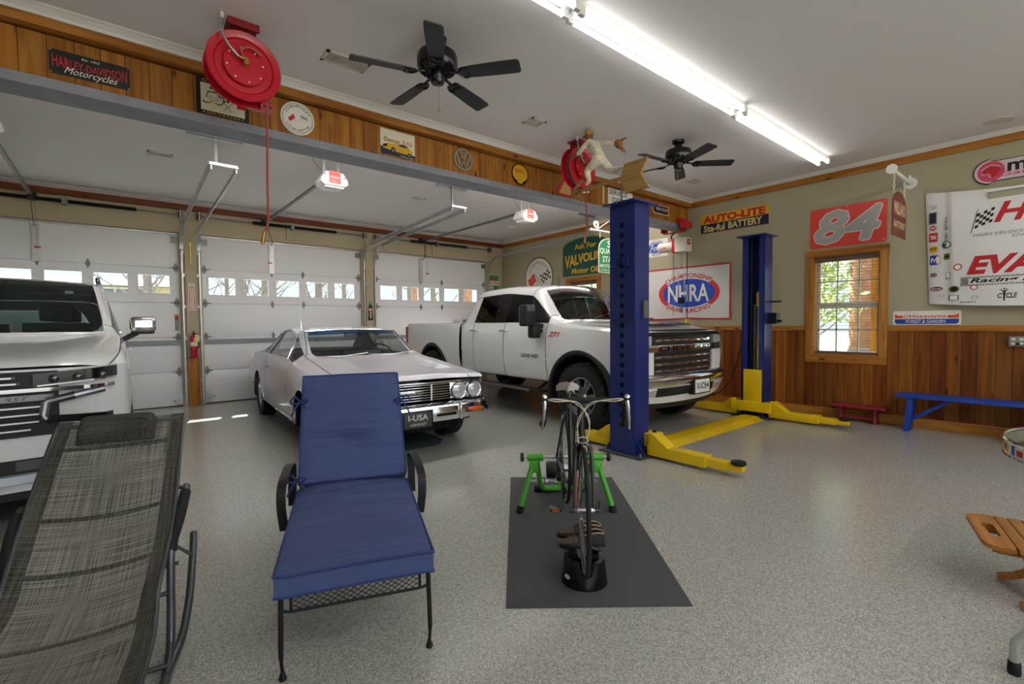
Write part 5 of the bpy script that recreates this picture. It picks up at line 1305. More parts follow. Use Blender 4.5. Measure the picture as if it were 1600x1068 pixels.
# ---------------------------------------------------------------- pickup
def pickup():
    th = math.radians(2.2)
    t = thing('pickup_truck', 'white four-door pickup parked behind the blue lift', 'pickup truck', (5.63, 4.20, 0), -PI/2-th)
    def hood(x, z, yf, zf=None, bulge=.03, xc=0):
        return None
    sts = []
    # j: 0 under, 1 rocker, 2 low side, 3 mid, 4 shoulder, 5 belt, 6 window top / fender top, 7 rail / hood edge, 8 rail inner, 9, 10 centre
    def st(x, lo, side, top): sts.append([(x+dx, y, z) for dx, y, z in lo+side+top])
    def lows(zr, w): return [(0, .78, zr), (0, w-.03, zr+.02)]
    def sides(w, zb, zr): return [(0, w, zr+.17), (0, w+.01, zr+.42), (0, w+.005, zb-.20)]
    # front end
    st(.86, [(0, .70, .62), (0, .86, .63)], [(.0, .90, .78), (.0, .93, .98), (.0, .92, 1.12)], [(-.0, .90, 1.22), (.02, .84, 1.255), (.05, .70, 1.275), (.06, .50, 1.275), (.07, .25, 1.275), (.08, 0, 1.275)])
    st(.78, [(0, .72, .60), (0, .93, .62)], [(.0, .97, .78), (.0, .99, 1.0), (.0, .98, 1.14)], [(-.0, .95, 1.25), (.0, .88, 1.29), (.0, .72, 1.315), (.0, .50, 1.315), (.0, .25, 1.32), (.0, 0, 1.32)])
    for x, zb, zc in ((.52, 1.28, 1.365), (.0, 1.31, 1.40), (-.42, 1.345, 1.425)):
        st(x, lows(.56, 1.0), [(0, 1.025, .76), (0, 1.04, 1.0), (0, 1.03, zb-.10)], [(0, .995, zb+.02), (0, .92, zb+.055), (0, .76, zc-.03), (0, .55, zc-.01 if x < .5 else zc-.02), (0, .28, zc), (0, 0, zc+.005)])
    # cowl
    st(-.60, lows(.55, 1.0), [(0, 1.02, .74), (0, 1.035, 1.0), (0, 1.03, 1.25)], [(0, .985, 1.41), (-.02, .90, 1.435), (.0, .86, 1.44), (.03, .76, 1.44), (.12, .40, 1.445), (.15, 0, 1.445)])
    # windscreen header
    st(-1.02, lows(.55, 1.0), [(0, 1.02, .74), (0, 1.035, 1.0), (0, 1.03, 1.25)], [(.10, .985, 1.41), (-.10, .83, 1.84), (-.08, .77, 1.93), (-.03, .68, 1.955), (.08, .36, 1.985), (.10, 0, 1.99)])
    for x in (-1.75, -1.86):
        st(x, lows(.55, 1.0), [(0, 1.02, .74), (0, 1.035, 1.0), (0, 1.03, 1.25)], [(0, .985, 1.41), (0, .80, 1.91), (0, .73, 1.985), (0, .62, 2.01), (0, .32, 2.035), (0, 0, 2.04)])
    st(-2.62, lows(.55, 1.0), [(0, 1.02, .74), (0, 1.035, 1.0), (0, 1.03, 1.25)], [(-.02, .985, 1.415), (.03, .80, 1.89), (0, .73, 1.97), (0, .62, 2.0), (0, .32, 2.02), (0, 0, 2.025)])
    st(-2.80, lows(.55, 1.0), [(0, 1.02, .74), (0, 1.03, 1.0), (0, 1.03, 1.25)], [(-.03, .98, 1.42), (.06, .81, 1.86), (.04, .74, 1.94), (.04, .62, 1.975), (.04, .32, 1.995), (.04, 0, 2.0)])
    st(-2.93, lows(.55, 1.0), [(0, 1.01, .74), (0, 1.02, 1.0), (0, 1.02, 1.25)], [(0, .97, 1.40), (0.0, .84, 1.44), (0.0, .78, 1.44), (0, .66, 1.44), (0, .33, 1.44), (0, 0, 1.44)])
    st(-2.95, lows(.60, .95), [(0, .95, .74), (0, .96, 1.0), (0, .96, 1.22)], [(0, .92, 1.35), (0.0, .80, 1.36), (0.0, .74, 1.36), (0, .6, 1.36), (0, .3, 1.36), (0, 0, 1.36)])
    def part(i, j, s):
        if i >= 11: return 'cab_back'
        if j == 0: return 'underbody_'+s
        if i <= 4:
            if j <= 5: return 'fender_'+s
            return 'hood' if i <= 4 else 'cab'
        if i == 5:
            if j <= 4: return 'fender_'+s if False else 'front_door_'+s
            if j == 5: return 'quarter_'+s
            return 'pillar_'+s if j in (6, 7) else 'windshield'
        if i == 6:
            return 'front_door_'+s if j <= 4 else ('front_glass_'+s if j == 5 else 'roof')
        if i == 7: return 'rear_door_'+s if j <= 4 else ('b_post_'+s if j == 5 else 'roof')
        if i == 8: return 'rear_door_'+s if j <= 4 else ('rear_glass_'+s if j == 5 else 'roof')
        if i == 9: return 'cab_side_'+s if j <= 5 else 'roof'
        if i == 10: return 'cab_side_'+s if j <= 5 else 'cab_back'
        return 'cab_back'
    M = shell(sts, part, crease_j=((0, 1), (1, .5), (5, .5), (6, .35), (7, .3), (8, .5)), crease_i=((0, .6), (5, (.6, 8)), (6, (.5, 5)), (11, .7)), arches=((0, .46, .53, .5),), gap=.006)
    for nm, mb in M.items():
        base = nm.rsplit('_', 1)[0] if nm.endswith(('_l', '_r')) else nm
        names = dict(front_glass='side_window', rear_glass='side_window', quarter='mirror_sail', b_post='pillar_cover', pillar='windshield_pillar', cab_side='cab_corner', front_door='front_door', rear_door='rear_door')
        m = 'paint_white'
        if base in ('front_glass', 'rear_glass'): m = 'tint_glass'
        if base == 'windshield': m = 'truck_glass'
        if base in ('quarter', 'b_post'): m = 'black_gloss'
        if base == 'underbody': m = 'car_under'
        obj(names.get(base, base), mb, m, t, smooth=40)
    # bed with open top
    def stb(x, zr, w=1.03): return [(x, .78, .62), (x, w-.04, .62), (x, w, .78), (x, w+.005, 1.02), (x, w, 1.25), (x, w-.035, zr), (x, w-.06, zr+.012), (x, w-.12, zr+.01), (x, w-.14, zr-.03), (x, w-.15, .98), (x, .6, .93), (x, 0, .93)]
    bst = [stb(-2.985, 1.40)]+[stb(x, 1.405+(.01 if x < -4 else 0)) for x in (-3.3, -3.6, -4.1, -4.6, -4.95)]+[stb(-5.16, 1.415), stb(-5.20, 1.41, 1.02)]
    bm = shell(bst, lambda i, j, s: 'underbody_'+s if j == 0 else ('bed_liner' if j >= 8 else 'bed_side_'+s), crease_j=((0, 1), (1, .6), (5, .5), (6, .6), (7, .8), (8, .8), (9, .8)), crease_i=((0, 1), (7, .8)), arches=((-4.03, .46, .53, .5),), gap=.0)
    for nm, mb in bm.items(): obj('bed_side' if nm.startswith('bed_side') else nm.replace('_l', '').replace('_r', '') if nm.startswith('under') else nm, mb, 'car_under' if nm.startswith('under') else {'bed_liner': 'black_plastic'}.get(nm, 'paint_white'), t, smooth=40)
    obj('bed_bulkhead', MB().box(-3.0, -2.97, -.97, .97, .62, 1.39), 'paint_white', t)
    obj('tailgate', MB().box(-5.22, -5.16, -.82, .82, .72, 1.40), 'paint_white', t, bevel=.02)
    for s in (-1, 1):
        obj('tail_light', MB().box(-5.225, -5.10, *sorted((s*.86, s*1.035)), .92, 1.36), 'tail_red', t, bevel=.02)
        obj('bed_rail_cap', MB().box(-5.15, -3.0, *sorted((s*.91, s*.99)), 1.405, 1.425), 'paint_white', t, bevel=.006)
    obj('rear_bumper', MB().box(-5.33, -5.15, -.98, .98, .55, .74), 'chrome', t, bevel=.03)
    obj('bed_toolbox', MB().box(-3.35, -3.02, -.93, .93, 1.36, 1.485), 'alu', t, bevel=.01)
    # interior: dark floor and seats so the glass has depth behind it
    obj('cabin_floor', MB().box(-2.85, -.5, -.9, .9, .6, .66), 'interior_dark', t)
    for x in (-1.75, -2.6):
        for y in (-.45, .45):
            st_ = obj('seat', MB().box(x-.0, x+.55, y-.26, y+.26, .85, 1.05).add(*(lambda m: (m.v, m.f))(MB().box(x-.14, x+.04, y-.26, y+.26, .95, 1.55, Matrix.Identity(4)))), 'interior_dark', t, bevel=.04)
            obj('headrest', MB().box(x-.13, x-.03, y-.13, y+.13, 1.56, 1.74), 'interior_dark', st_, bevel=.03)
    obj('dashboard', MB().box(-.95, -.55, -.86, .86, 1.0, 1.41), 'interior_grey', t, bevel=.05)
    obj('steering_wheel', MB().tube([(-1.02-.09*math.sin(a), .43+.19*math.cos(a), 1.27+.17*math.sin(a)) for a in [i*PI/10 for i in range(20)]], .015, 6, closed=True), 'black_plastic', t, smooth=60)
    # wheels, arches
    ys = lambda x, z: 1.02 if z > .62 else 1.0
    for x in (0, -4.03):
        for s in (-1, 1):
            wheel(t, x+(.05 if x == 0 else 0), s*.915, .44, .28, .255, 'truck', s); well(t, x, .46, .53, s*.55, s*1.01)
            flare(t, x, .46, .525, .075, lambda a, b: 1.025, 'black_plastic', s, -14, 194, proud=.022)
    obj('frame_rail', MB().box(-5.1, .6, -.45, -.37, .50, .62), 'car_under', t); obj('frame_rail', MB().box(-5.1, .6, .37, .45, .50, .62), 'car_under', t)
    obj('front_axle', MB().cyl((0, -.8, .43), (0, .8, .43), .07, n=10), 'car_under', t); obj('rear_axle', MB().cyl((-4.03, -.8, .43), (-4.03, .8, .43), .07, n=10), 'car_under', t)
    # running boards
    for s in (-1, 1):
        rbd = obj('running_board', MB().box(-2.85, -.68, *sorted((s*.96, s*1.12)), .42, .455), 'black_plastic', t, bevel=.008)
        obj('board_trim', MB().box(-2.80, -.9, *sorted((s*1.112, s*1.125)), .425, .46), 'alu', rbd)
        for x in (-.85, -1.7, -2.65): obj('board_bracket', MB().bar((x, s*.70, .60), (x, s*1.0, .44), .05, .02), 'car_under', rbd)
    # mirrors (tall towing mirrors)
    for s in (-1, 1):
        m = obj('mirror', MB().box(-.87, -.70, *sorted((s*1.15, s*1.33)), 1.36, 1.66), 'black_plastic', t, bevel=.035, seg=3)
        obj('mirror_arm', MB().bar((-.75, s*1.0, 1.36), (-.77, s*1.18, 1.40), .09, .06).bar((-.75, s*1.0, 1.28), (-.77, s*1.18, 1.38), .07, .05), 'black_plastic', m, bevel=.01)
        obj('mirror_lower', MB().box(-.84, -.71, *sorted((s*1.04, s*1.20)), 1.19, 1.37), 'black_plastic', m, bevel=.04, seg=3)
        for k in range(3): obj('marker_stripe', MB().box(-.698, -.696, *sorted((s*1.17, s*1.31)), 1.575+.024*k, 1.587+.024*k), 'ink_grey', m)
        obj('mirror_glass', MB().box(-.874, -.87, *sorted((s*1.165, s*1.315)), 1.39, 1.64), 'chrome', m)
        for x in (-1.62, -2.5):
            obj('door_handle', MB().tube(smoothpath([(x-.10, s*1.03, 1.285), (x-.07, s*1.068, 1.29), (x+.07, s*1.068, 1.29), (x+.10, s*1.03, 1.285)], 4), .014, 8), 'chrome', t, smooth=60)
        dv = obj('window_visor', MB().box(-1.76, -1.15, *sorted((s*.828, s*.842)), 1.83, 1.87, None), 'black_gloss', t) if False else None
        a = -1 if s < 0 else 1
        Ms = Matrix.Translation((-.45, s*1.043, 1.24)) @ (Matrix.Rotation(PI, 4, 'Z') if s > 0 else Matrix.Identity(4)) @ Matrix.Rotation(PI/2, 4, 'X')
        obj('badge', text_mb('Z71', -.12, .12, -.03, .04, .0, shear=.4, bold=.03).xf(Ms), 'ink_red', t, fix=False)
        Ms = Matrix.Translation((-.98, s*1.049, .93)) @ (Matrix.Rotation(PI, 4, 'Z') if s > 0 else Matrix.Identity(4)) @ Matrix.Rotation(PI/2, 4, 'X')
        obj('badge', text_mb('2500 HD', -.20, .20, -.028, .028, .0, bold=.02).xf(Ms), 'dark_chrome', t, fix=False)
    # front end
    def fx(y): return .93-.10*abs(y/.95)**2.2
    obj('grille_backing', MB().slab(lambda u, v: ((fx(lerp(-.64, .64, u))-.02, lerp(-.64, .64, u), lerp(.74, 1.24, v)), (1, 0, 0)), 16, 2, .06), 'black_plastic', t)
    def bar(z, h, w, d, m, nm, y0=-1):
        mb = MB().slab(lambda u, v: ((fx(lerp(-w, w, u))+d, lerp(-w, w, u), lerp(z-h/2, z+h/2, v)), (1, 0, 0)), 20, 1, .04)
        return obj(nm, mb, m, t, bevel=.004)
    for z in (.80, .88, .965, 1.17):
        b = bar(z, .03, .61, .006, 'chrome', 'grille_bar')
        for k in range(-3, 4):
            y = k*.165; obj('grille_tab', MB().box(fx(y), fx(y)+.014, y-.03, y+.03, z-.004, z+.024), 'chrome', b)
    bar(1.075, .085, .86, .012, 'chrome', 'grille_crossbar'); 
    lt = text_mb('CHEVROLET', -.57, .57, 1.045, 1.108, 0, bold=.03); lt.v = [(fx(a)+.0135, a, b) for a, b, c in lt.v]; obj('lettering', lt, 'black_gloss', t, fix=False)
    for s in (-1, 1):
        obj('headlight', MB().slab(lambda u, v: ((fx(s*lerp(.68, .93, u))+.004, s*lerp(.68, .935, u), lerp(1.12, 1.235, v)), (1, 0, 0)), 8, 2, .05), 'lamp_glass', t, smooth=40)
        obj('headlight', MB().slab(lambda u, v: ((fx(s*lerp(.64, .94, u))+.004, s*lerp(.645, .94, u), lerp(.76, 1.03, v)), (1, 0, 0)), 8, 2, .05), 'paint_white', t, smooth=40).name = 'corner_panel'
        # air deflector (bug shield)
    obj('hood_shield', MB().slab(lambda u, v: ((fx(lerp(-.88, .88, u))+.03-.08*v, lerp(-.88, .88, u), 1.245+.065*v-.02*abs(2*u-1)**4), (1, 0, .4)), 24, 4, .012), 'black_plastic', t, smooth=50)
    obj('hood_scoop', MB().slab(lambda u, v: ((.70-.25*v, lerp(-.45, .45, u), 1.375+.03*v), (0, 0, 1)), 8, 3, .02), 'black_gloss', t)
    def bx(y): return 1.02-.14*abs(y/1.03)**2.4
    obj('front_bumper', MB().slab(lambda u, v: ((bx(lerp(-1.03, 1.03, u))-.05*(2*v-1)**2-.02, lerp(-1.03, 1.03, u), lerp(.60, .765, v)), (1, 0, 0)), 28, 5, .10), 'chrome', t, smooth=50)
    obj('bumper_lower', MB().slab(lambda u, v: ((bx(lerp(-1.02, 1.02, u))-.05-.06*(1-v), lerp(-1.02, 1.02, u), lerp(.40+.05*abs(2*u-1)**3, .605, v)), (1, 0, 0)), 28, 4, .08), 'paint_white', t, smooth=50)
    obj('bumper_opening', MB().slab(lambda u, v: ((bx(lerp(-.62, .62, u))-.045-.03*(1-v), lerp(-.62, .62, u), lerp(.49, .60, v)), (1, 0, 0)), 16, 2, .02), 'black_plastic', t)
    for s in (-1, 1): obj('fog_light', MB().slab(lambda u, v: ((bx(s*lerp(.64, .84, u))-.04-.03*(1-v), s*lerp(.64, .84, u), lerp(.495, .58, v*(1-.35*u)+.1*u)), (1, 0, 0)), 6, 2, .02), 'lamp_glass', t)
    obj('air_dam', MB().slab(lambda u, v: ((bx(lerp(-.98, .98, u))-.14, lerp(-.98, .98, u), lerp(.335+.05*abs(2*u-1)**3, .42, v)), (1, 0, 0)), 24, 2, .03), 'black_plastic', t)
    pl = obj('licence_plate', MB().box(1.0, 1.012, .06, .38, .49, .66), 'white_plastic', t, bevel=.003)
    obj('plate_bracket', MB().box(.92, 1.0, .02, .42, .475, .675), 'black_plastic', pl)
    pt = text_mb('IUC54', -.13, .13, .54, .62, 0, bold=.02); pt.v = [(1.0135, .22+a, b) for a, b, c in pt.v]; obj('lettering', pt, 'ink_navy', pl, fix=False)
    obj('antenna', MB().cyl((-.40, -.93, 1.36), (-.47, -.93, 2.05), .003, n=6), 'black_plastic', t)
    obj('wiper', MB().bar((-.45, -.2, 1.465), (-.62, .35, 1.56), .02, .012).bar((-.45, -.75, 1.45), (-.55, -.2, 1.50), .02, .012), 'black_plastic', t)
mat('tail_red', 'b01820', .15, coat=.5); glass('truck_glass', 'b4c4c0', .7, refl=.12); mat('lamp_glass', 'c9ccd0', .08, .3, coat=.6)
pickup()
# ---------------------------------------------------------------- silver coupe
def coupe():
    th = math.radians(3.7)
    t = thing('classic_coupe', 'silver two-door classic coupe with chrome grille and quad headlights', 'car', (2.42, 5.35, 0), -PI/2-th)
    sts = []
    def lift(p):
        x, y, z = p; k = min(1, max(0, (z-.62)/.25))*min(1, max(0, (.25-x)/.6)); return (x, y, z+.055*k)
    def st(pts): sts.append([lift(p) for p in pts])
    # j: 0 under 1 rocker 2 low 3 mid crease 4 shoulder 5 belt 6 window top/hood gap 7 drip 8 roof edge 9 10 centre
    def low(x, w, zr=.24): return [(x, .72, zr), (x, w-.06, zr+.01), (x, w-.01, zr+.17), (x, w+.005, .56)]
    # front lip (fender tips and bonnet edge)
    st([(.80, .72, .40), (.80, .86, .42), (.80, .89, .52), (.80, .90, .62), (.80, .895, .74), (.80, .88, .785), (.81, .70, .795), (.815, .55, .80), (.815, .36, .805), (.815, .18, .805), (.815, 0, .805)])
    st([(.76, .72, .34), (.76, .88, .36), (.76, .91, .48), (.76, .92, .62), (.76, .915, .77), (.75, .885, .825), (.75, .70, .84), (.75, .56, .845), (.75, .36, .855), (.75, .18, .855), (.75, 0, .855)])
    st(low(.45, .93, .30)+[(.45, .93, .78), (.45, .885, .855), (.45, .70, .875), (.45, .55, .885), (.45, .37, .905), (.45, .19, .90), (.45, 0, .90)])
    st(low(.0, .945, .26)+[(.0, .94, .79), (.0, .885, .87), (.0, .70, .895), (.0, .54, .905), (.0, .38, .93), (.0, .19, .925), (.0, 0, .925)])
    st(low(-.42, .95)+[(-.42, .94, .80), (-.42, .88, .885), (-.42, .70, .92), (-.42, .53, .925), (-.42, .38, .95), (-.42, .19, .945), (-.42, 0, .945)])
    # cowl
    st(low(-.70, .95)+[(-.70, .94, .81), (-.70, .865, .90), (-.74, .73, .945), (-.70, .70, .945), (-.66, .65, .945), (-.54, .33, .955), (-.50, 0, .955)])
    # header
    st(low(-1.05, .95)+[(-1.05, .94, .82), (-.88, .86, .92), (-1.27, .68, 1.225), (-1.25, .645, 1.252), (-1.20, .60, 1.26), (-1.13, .30, 1.277), (-1.11, 0, 1.28)])
    st(low(-1.75, .95)+[(-1.75, .94, .83), (-1.75, .86, .93), (-1.75, .655, 1.275), (-1.75, .62, 1.305), (-1.75, .57, 1.32), (-1.75, .30, 1.335), (-1.75, 0, 1.34)])
    st(low(-2.25, .95)+[(-2.25, .945, .84), (-2.25, .865, .94), (-2.20, .65, 1.265), (-2.22, .615, 1.30), (-2.25, .565, 1.315), (-2.25, .30, 1.33), (-2.25, 0, 1.335)])
    # end of the side window / rear header
    st(low(-2.62, .95)+[(-2.62, .95, .845), (-2.52, .875, .945), (-2.45, .66, 1.225), (-2.50, .625, 1.265), (-2.58, .57, 1.275), (-2.60, .30, 1.285), (-2.60, 0, 1.29)])
    # deck start
    st(low(-3.05, .95)+[(-3.05, .95, .85), (-3.10, .885, .935), (-3.12, .74, .965), (-3.12, .68, .965), (-3.12, .60, .96), (-3.10, .30, .965), (-3.10, 0, .965)])
    st(low(-3.55, .945, .28)+[(-3.55, .94, .84), (-3.55, .88, .92), (-3.55, .74, .935), (-3.55, .68, .94), (-3.55, .58, .94), (-3.55, .30, .945), (-3.55, 0, .945)])
    st(low(-4.02, .92, .34)+[(-4.02, .92, .80), (-4.03, .86, .885), (-4.04, .74, .895), (-4.04, .66, .90), (-4.04, .56, .90), (-4.04, .3, .90), (-4.04, 0, .90)])
    st([(-4.06, .70, .42), (-4.06, .82, .44), (-4.07, .86, .55), (-4.08, .87, .62), (-4.10, .86, .76), (-4.10, .80, .84), (-4.10, .7, .85), (-4.10, .6, .85), (-4.10, .5, .85), (-4.10, .25, .85), (-4.10, 0, .85)])
    st([(-4.05, .05, .50), (-4.05, .06, .51), (-4.05, .065, .55), (-4.05, .07, .62), (-4.05, .065, .70), (-4.05, .06, .72), (-4.05, .05, .73), (-4.05, .04, .73), (-4.05, .03, .73), (-4.05, .01, .73), (-4.05, 0, .73)])
    def part(i, j, s):
        if j == 0: return 'underbody_'+s
        if i <= 4: return 'fender_'+s if j <= 5 else 'hood'
        if i == 5:
            if j <= 4: return 'fender_'+s if False else 'door_'+s
            if j == 5: return 'vent_'+s
            return 'wspillar_'+s if j in (6, 7) else 'windshield'
        if i in (6, 7):
            return 'door_'+s if j <= 4 else ('glass_'+s if j == 5 else 'roof')
        if i == 8: return 'quarter_'+s if j <= 4 else ('rglass_'+s if j == 5 else 'roof')
        if i == 9:
            if j <= 4: return 'quarter_'+s
            return 'roof' if j in (5, 6, 7) else 'rear_window'
        if i >= 12: return 'tail_panel'
        return 'quarter_'+s if j <= 5 else 'trunk_lid'
    M = shell(sts, part, crease_j=((0, 1), (1, .5), (3, .35), (4, .2), (5, .7), (6, .6), (7, .4), (8, .6)), crease_i=((0, .7), (1, .55), (5, (.7, 8)), (6, (.5, 5)), (9, (.6, 5)), (10, (.6, 6)), (12, .6), (13, .8)), arches=((.05, .335, .375, .5), (-2.92, .335, .375, .5)), gap=.004)
    nm_ = dict(fender='fender', door='door', vent='vent_window', wspillar='windshield_pillar', glass='side_window', rglass='quarter_window', quarter='quarter_panel')
    for nm, mb in M.items():
        b = nm[:-2] if nm.endswith(('_l', '_r')) else nm
        m = 'paint_silver'
        if b in ('glass', 'rglass', 'windshield', 'rear_window', 'vent'): m = 'car_glass'
        if b == 'underbody': m = 'car_under'
        obj(nm_.get(b, b), mb, m, t, smooth=40)
    for s in (-1, 1):
        # bright trim: window surround, drip rail, rocker strip, arch lips
        p = [(-.72, s*.735, .955), (-1.28, s*.683, 1.23), (-1.75, s*.658, 1.283), (-2.22, s*.652, 1.27), (-2.45, s*.66, 1.232), (-2.60, s*.80, 1.03), (-2.62, s*.885, .945)]
        obj('window_trim', MB().tube([lift(q) for q in p[1:]], .009, 6), 'chrome', t, smooth=50)
        obj('pillar_trim', MB().tube([lift(q) for q in ((-.70, s*.70, .955), (-.97, s*.648, 1.12), (-1.21, s*.612, 1.263))], .011, 6), 'chrome', t, smooth=50)
        obj('belt_trim', MB().tube([lift(q) for q in ((-.90, s*.868, .925), (-1.75, s*.868, .935), (-2.5, s*.88, .95))], .007, 6), 'chrome', t, smooth=50)
        obj('rocker_trim', MB().box(-2.5, -.42, *sorted((s*.93, s*.945)), .30, .335), 'chrome', t, bevel=.004)
        obj('vent_bar', MB().tube([lift(q) for q in ((-1.02, s*.862, .925), (-1.24, s*.70, 1.20))], .008, 6), 'chrome', t, smooth=50)
        obj('window_bar', MB().tube([lift(q) for q in ((-2.24, s*.872, .94), (-2.20, s*.66, 1.265))], .006, 6), 'chrome', t, smooth=50)
        obj('door_handle', MB().tube(smoothpath([(-2.02, s*.945, .83), (-1.99, s*.975, .835), (-1.89, s*.975, .835), (-1.86, s*.945, .83)], 4), .010, 6), 'chrome', t, smooth=60)
        for x in (0, -2.92):
            wheel(t, x+(.05 if x == 0 else 0), s*(.78 if x == 0 else .82), .335 if x == 0 else .345, .21, .19, 'rally', s); well(t, x+(.05 if x == 0 else 0), .335, .375, s*.5, s*.935)
            flare(t, x+(.05 if x == 0 else 0), .335, .368, .022, lambda a, b: .945, 'chrome', s, -8, 188, proud=.010, nm='arch_trim')
        # headlights
        for y in (.56, .755):
            h = obj('headlight', MB().lathe([(0, .018), (.05, .014), (.078, .0), (.08, -.03)], (.80, s*y, .655), (1, 0, .02), 28), 'lamp_glass', t, smooth=50)
            obj('headlight_rim', MB().lathe([(.078, -.01), (.082, .016), (.095, .018), (.10, -.03)], (.80, s*y, .655), (1, 0, .02), 28, close=True), 'chrome', h, smooth=50)
        obj('turn_signal', MB().box(.905, .93, *sorted((s*.62, s*.78)), .435, .475), 'amber', t, bevel=.006)
        obj('headlight_panel', MB().box(.74, .80, *sorted((s*.45, s*.875)), .565, .75), 'chrome', t, bevel=.02)
        obj('tail_light', MB().box(-4.13, -4.08, *sorted((s*.62, s*.86)), .60, .70), 'tail_red', t, bevel=.012)
    obj('windshield_trim', MB().tube(smoothpath([lift(q) for q in ((-1.21, -.605, 1.263), (-1.135, -.30, 1.280), (-1.115, 0, 1.283), (-1.135, .30, 1.280), (-1.21, .605, 1.263))], 5), .010, 6), 'chrome', t, smooth=50)
    def tb(u, v):
        a = 2*u-1; x0 = -1.11-.09*a*a; x1 = -.50-.16*a*a; z0 = 1.328-.02*a*a; z1 = 1.008-.008*a*a; k = .03+.15*v
        return (lerp(x0, x1, k)+.010, a*lerp(.575, .63, k), lerp(z0, z1, k)+.014)
    obj('tint_band', MB().grid(tb, 20, 3), 'blue_tint', t, smooth=60, label='blue shade band across the top of the windshield')
    # grille
    obj('grille_backing', MB().box(.70, .755, -.46, .46, .56, .755), 'car_under', t)
    for k in range(7):
        z = .578+.027*k
        obj('grille_bar', MB().box(.755, .795, -.455, .455, z-.004, z+.006), 'chrome', t, bevel=.002)
    for y in (-.23, .23): obj('grille_divider', MB().box(.76, .80, y-.008, y+.008, .57, .75), 'chrome', t)
    g = obj('grille_badge', MB().box(.79, .806, -.13, .13, .65, .682), 'chrome', t, bevel=.004)
    lt = text_mb('CHEVROLET', -.12, .12, .656, .676, 0); lt.v = [(.8075, a, b) for a, b, c in lt.v]; obj('lettering', lt, 'black_gloss', g, fix=False)
    obj('grille_top_trim', MB().box(.78, .815, -.87, .87, .755, .775), 'chrome', t, bevel=.006)
    # bumper: upper chrome roll, lower blade with slots, wrapped ends
    def bx(y): return .93-.10*abs(y/.93)**4
    obj('front_bumper', MB().slab(lambda u, v: ((bx(lerp(-.935, .935, u))-.09*v, lerp(-.935, .935, u), .515+.035*math.sin(v*PI*.5)), (.2, 0, 1)), 30, 4, .02).slab(lambda u, v: ((bx(lerp(-.935, .935, u))+.008*math.sin(PI*v), lerp(-.935, .935, u), lerp(.365+.01*abs(2*u-1)**6, .515, v)), (1, 0, 0)), 30, 5, .02), 'chrome', t, smooth=50)
    for s in (-1, 1):
        obj('bumper_end', MB().slab(lambda u, v: ((lerp(.83, .42, u), s*(.935+.012*math.sin(PI*u)), lerp(.40+.04*u, .52, v)), (0, s, 0)), 8, 3, .015), 'chrome', t, smooth=50)
        obj('bumper_slot', MB().box(bx(.35)+.004, bx(.35)+.010, *sorted((s*.22, s*.46)), .415, .445), 'car_under', t)
        obj('bumper_guard', MB().box(.90, .955, *sorted((s*.50, s*.53)), .36, .53), 'chrome', t, bevel=.01)
    p = obj('licence_plate', MB().box(.945, .955, -.155, .155, .33, .49), mat('plate_dark', '4d5050', .4, .3), t, bevel=.004)
    pt = text_mb('I-USA', -.11, .11, .405, .465, 0, bold=.01); pt.v = [(.9565, a, b) for a, b, c in pt.v]; obj('lettering', pt, 'ink_white', p, fix=False)
    pt = text_mb('CHEVROLET', -.09, .09, .35, .375, 0); pt.v = [(.9565, a, b) for a, b, c in pt.v]; obj('lettering', pt, 'ink_white', p, fix=False)
    obj('plate_frame', MB().box(.94, .962, -.165, -.155, .325, .495).box(.94, .962, .155, .165, .325, .495).box(.94, .962, -.165, .165, .49, .50).box(.94, .962, -.165, .165, .32, .33), 'black_metal', p)
    obj('rear_bumper', MB().box(-4.2, -4.05, -.92, .92, .42, .54), 'chrome', t, bevel=.03)
    obj('chassis', MB().box(-3.9, .6, -.6, .6, .20, .30), 'car_under', t); obj('front_axle', MB().cyl((0, -.7, .33), (0, .7, .33), .05, n=8), 'car_under', t); obj('rear_axle', MB().cyl((-2.92, -.7, .33), (-2.92, .7, .33), .05, n=8), 'car_under', t)
    # hood cowl vents, wipers, antenna
    for y in (-.30, .33):
        obj('wiper', MB().tube(smoothpath([(-.46, y, 1.02), (-.50, y+.14, 1.03), (-.55, y+.30, 1.042)], 5), .008, 6).tube(smoothpath([(-.46, y, 1.018), (-.47, y-.18, 1.02), (-.52, y-.32, 1.024)], 5), .008, 6), 'chrome', t, smooth=60)
    obj('antenna', MB().cyl((-.48, -.78, .95), (-.60, -.80, 1.77), .0018, n=6).lathe([(0, .012), (.014, .008), (.018, -.004)], (-.48, -.78, .95), (0, 0, 1), 10), 'chrome', t)
    # interior
    obj('cabin_floor', MB().box(-3.0, -.6, -.8, .8, .30, .36), 'interior_dark', t)
    obj('dashboard', MB().box(-.98, -.60, -.78, .78, .62, .965), 'interior_grey', t, bevel=.04)
    for x, zs in ((-1.85, 1.02), (-2.75, .98)):
        b = obj('seat', MB().box(x, x+.52, -.66, .66, .42, .60), 'interior_grey', t, bevel=.06)
        for y in (-.35, .35): obj('seat_back', MB().box(x-.12, x+.05, y-.31, y+.31, .52, zs), 'interior_grey', b, bevel=.05)
    obj('parcel_shelf', MB().box(-3.12, -2.75, -.75, .75, .86, .925), 'interior_grey', t)
    obj('steering_wheel', MB().tube([(-1.12-.10*math.sin(a), .38+.195*math.cos(a), .96+.165*math.sin(a)) for a in [i*PI/12 for i in range(24)]], .011, 6, closed=True).bar((-1.12, .19, .96), (-1.12, .57, .96), .03, .012), 'black_plastic', t, smooth=60)
    obj('steering_column', MB().cyl((-1.12, .38, .96), (-.8, .38, .86), .03, n=10), 'black_plastic', t)
    obj('interior_mirror', MB().box(-1.17, -1.14, -.11, .11, 1.245, 1.305).cyl((-1.15, 0, 1.295), (-1.17, 0, 1.365), .006, n=6), 'dark_chrome', t, bevel=.006)
glass('blue_tint', '5a94dc', .9)
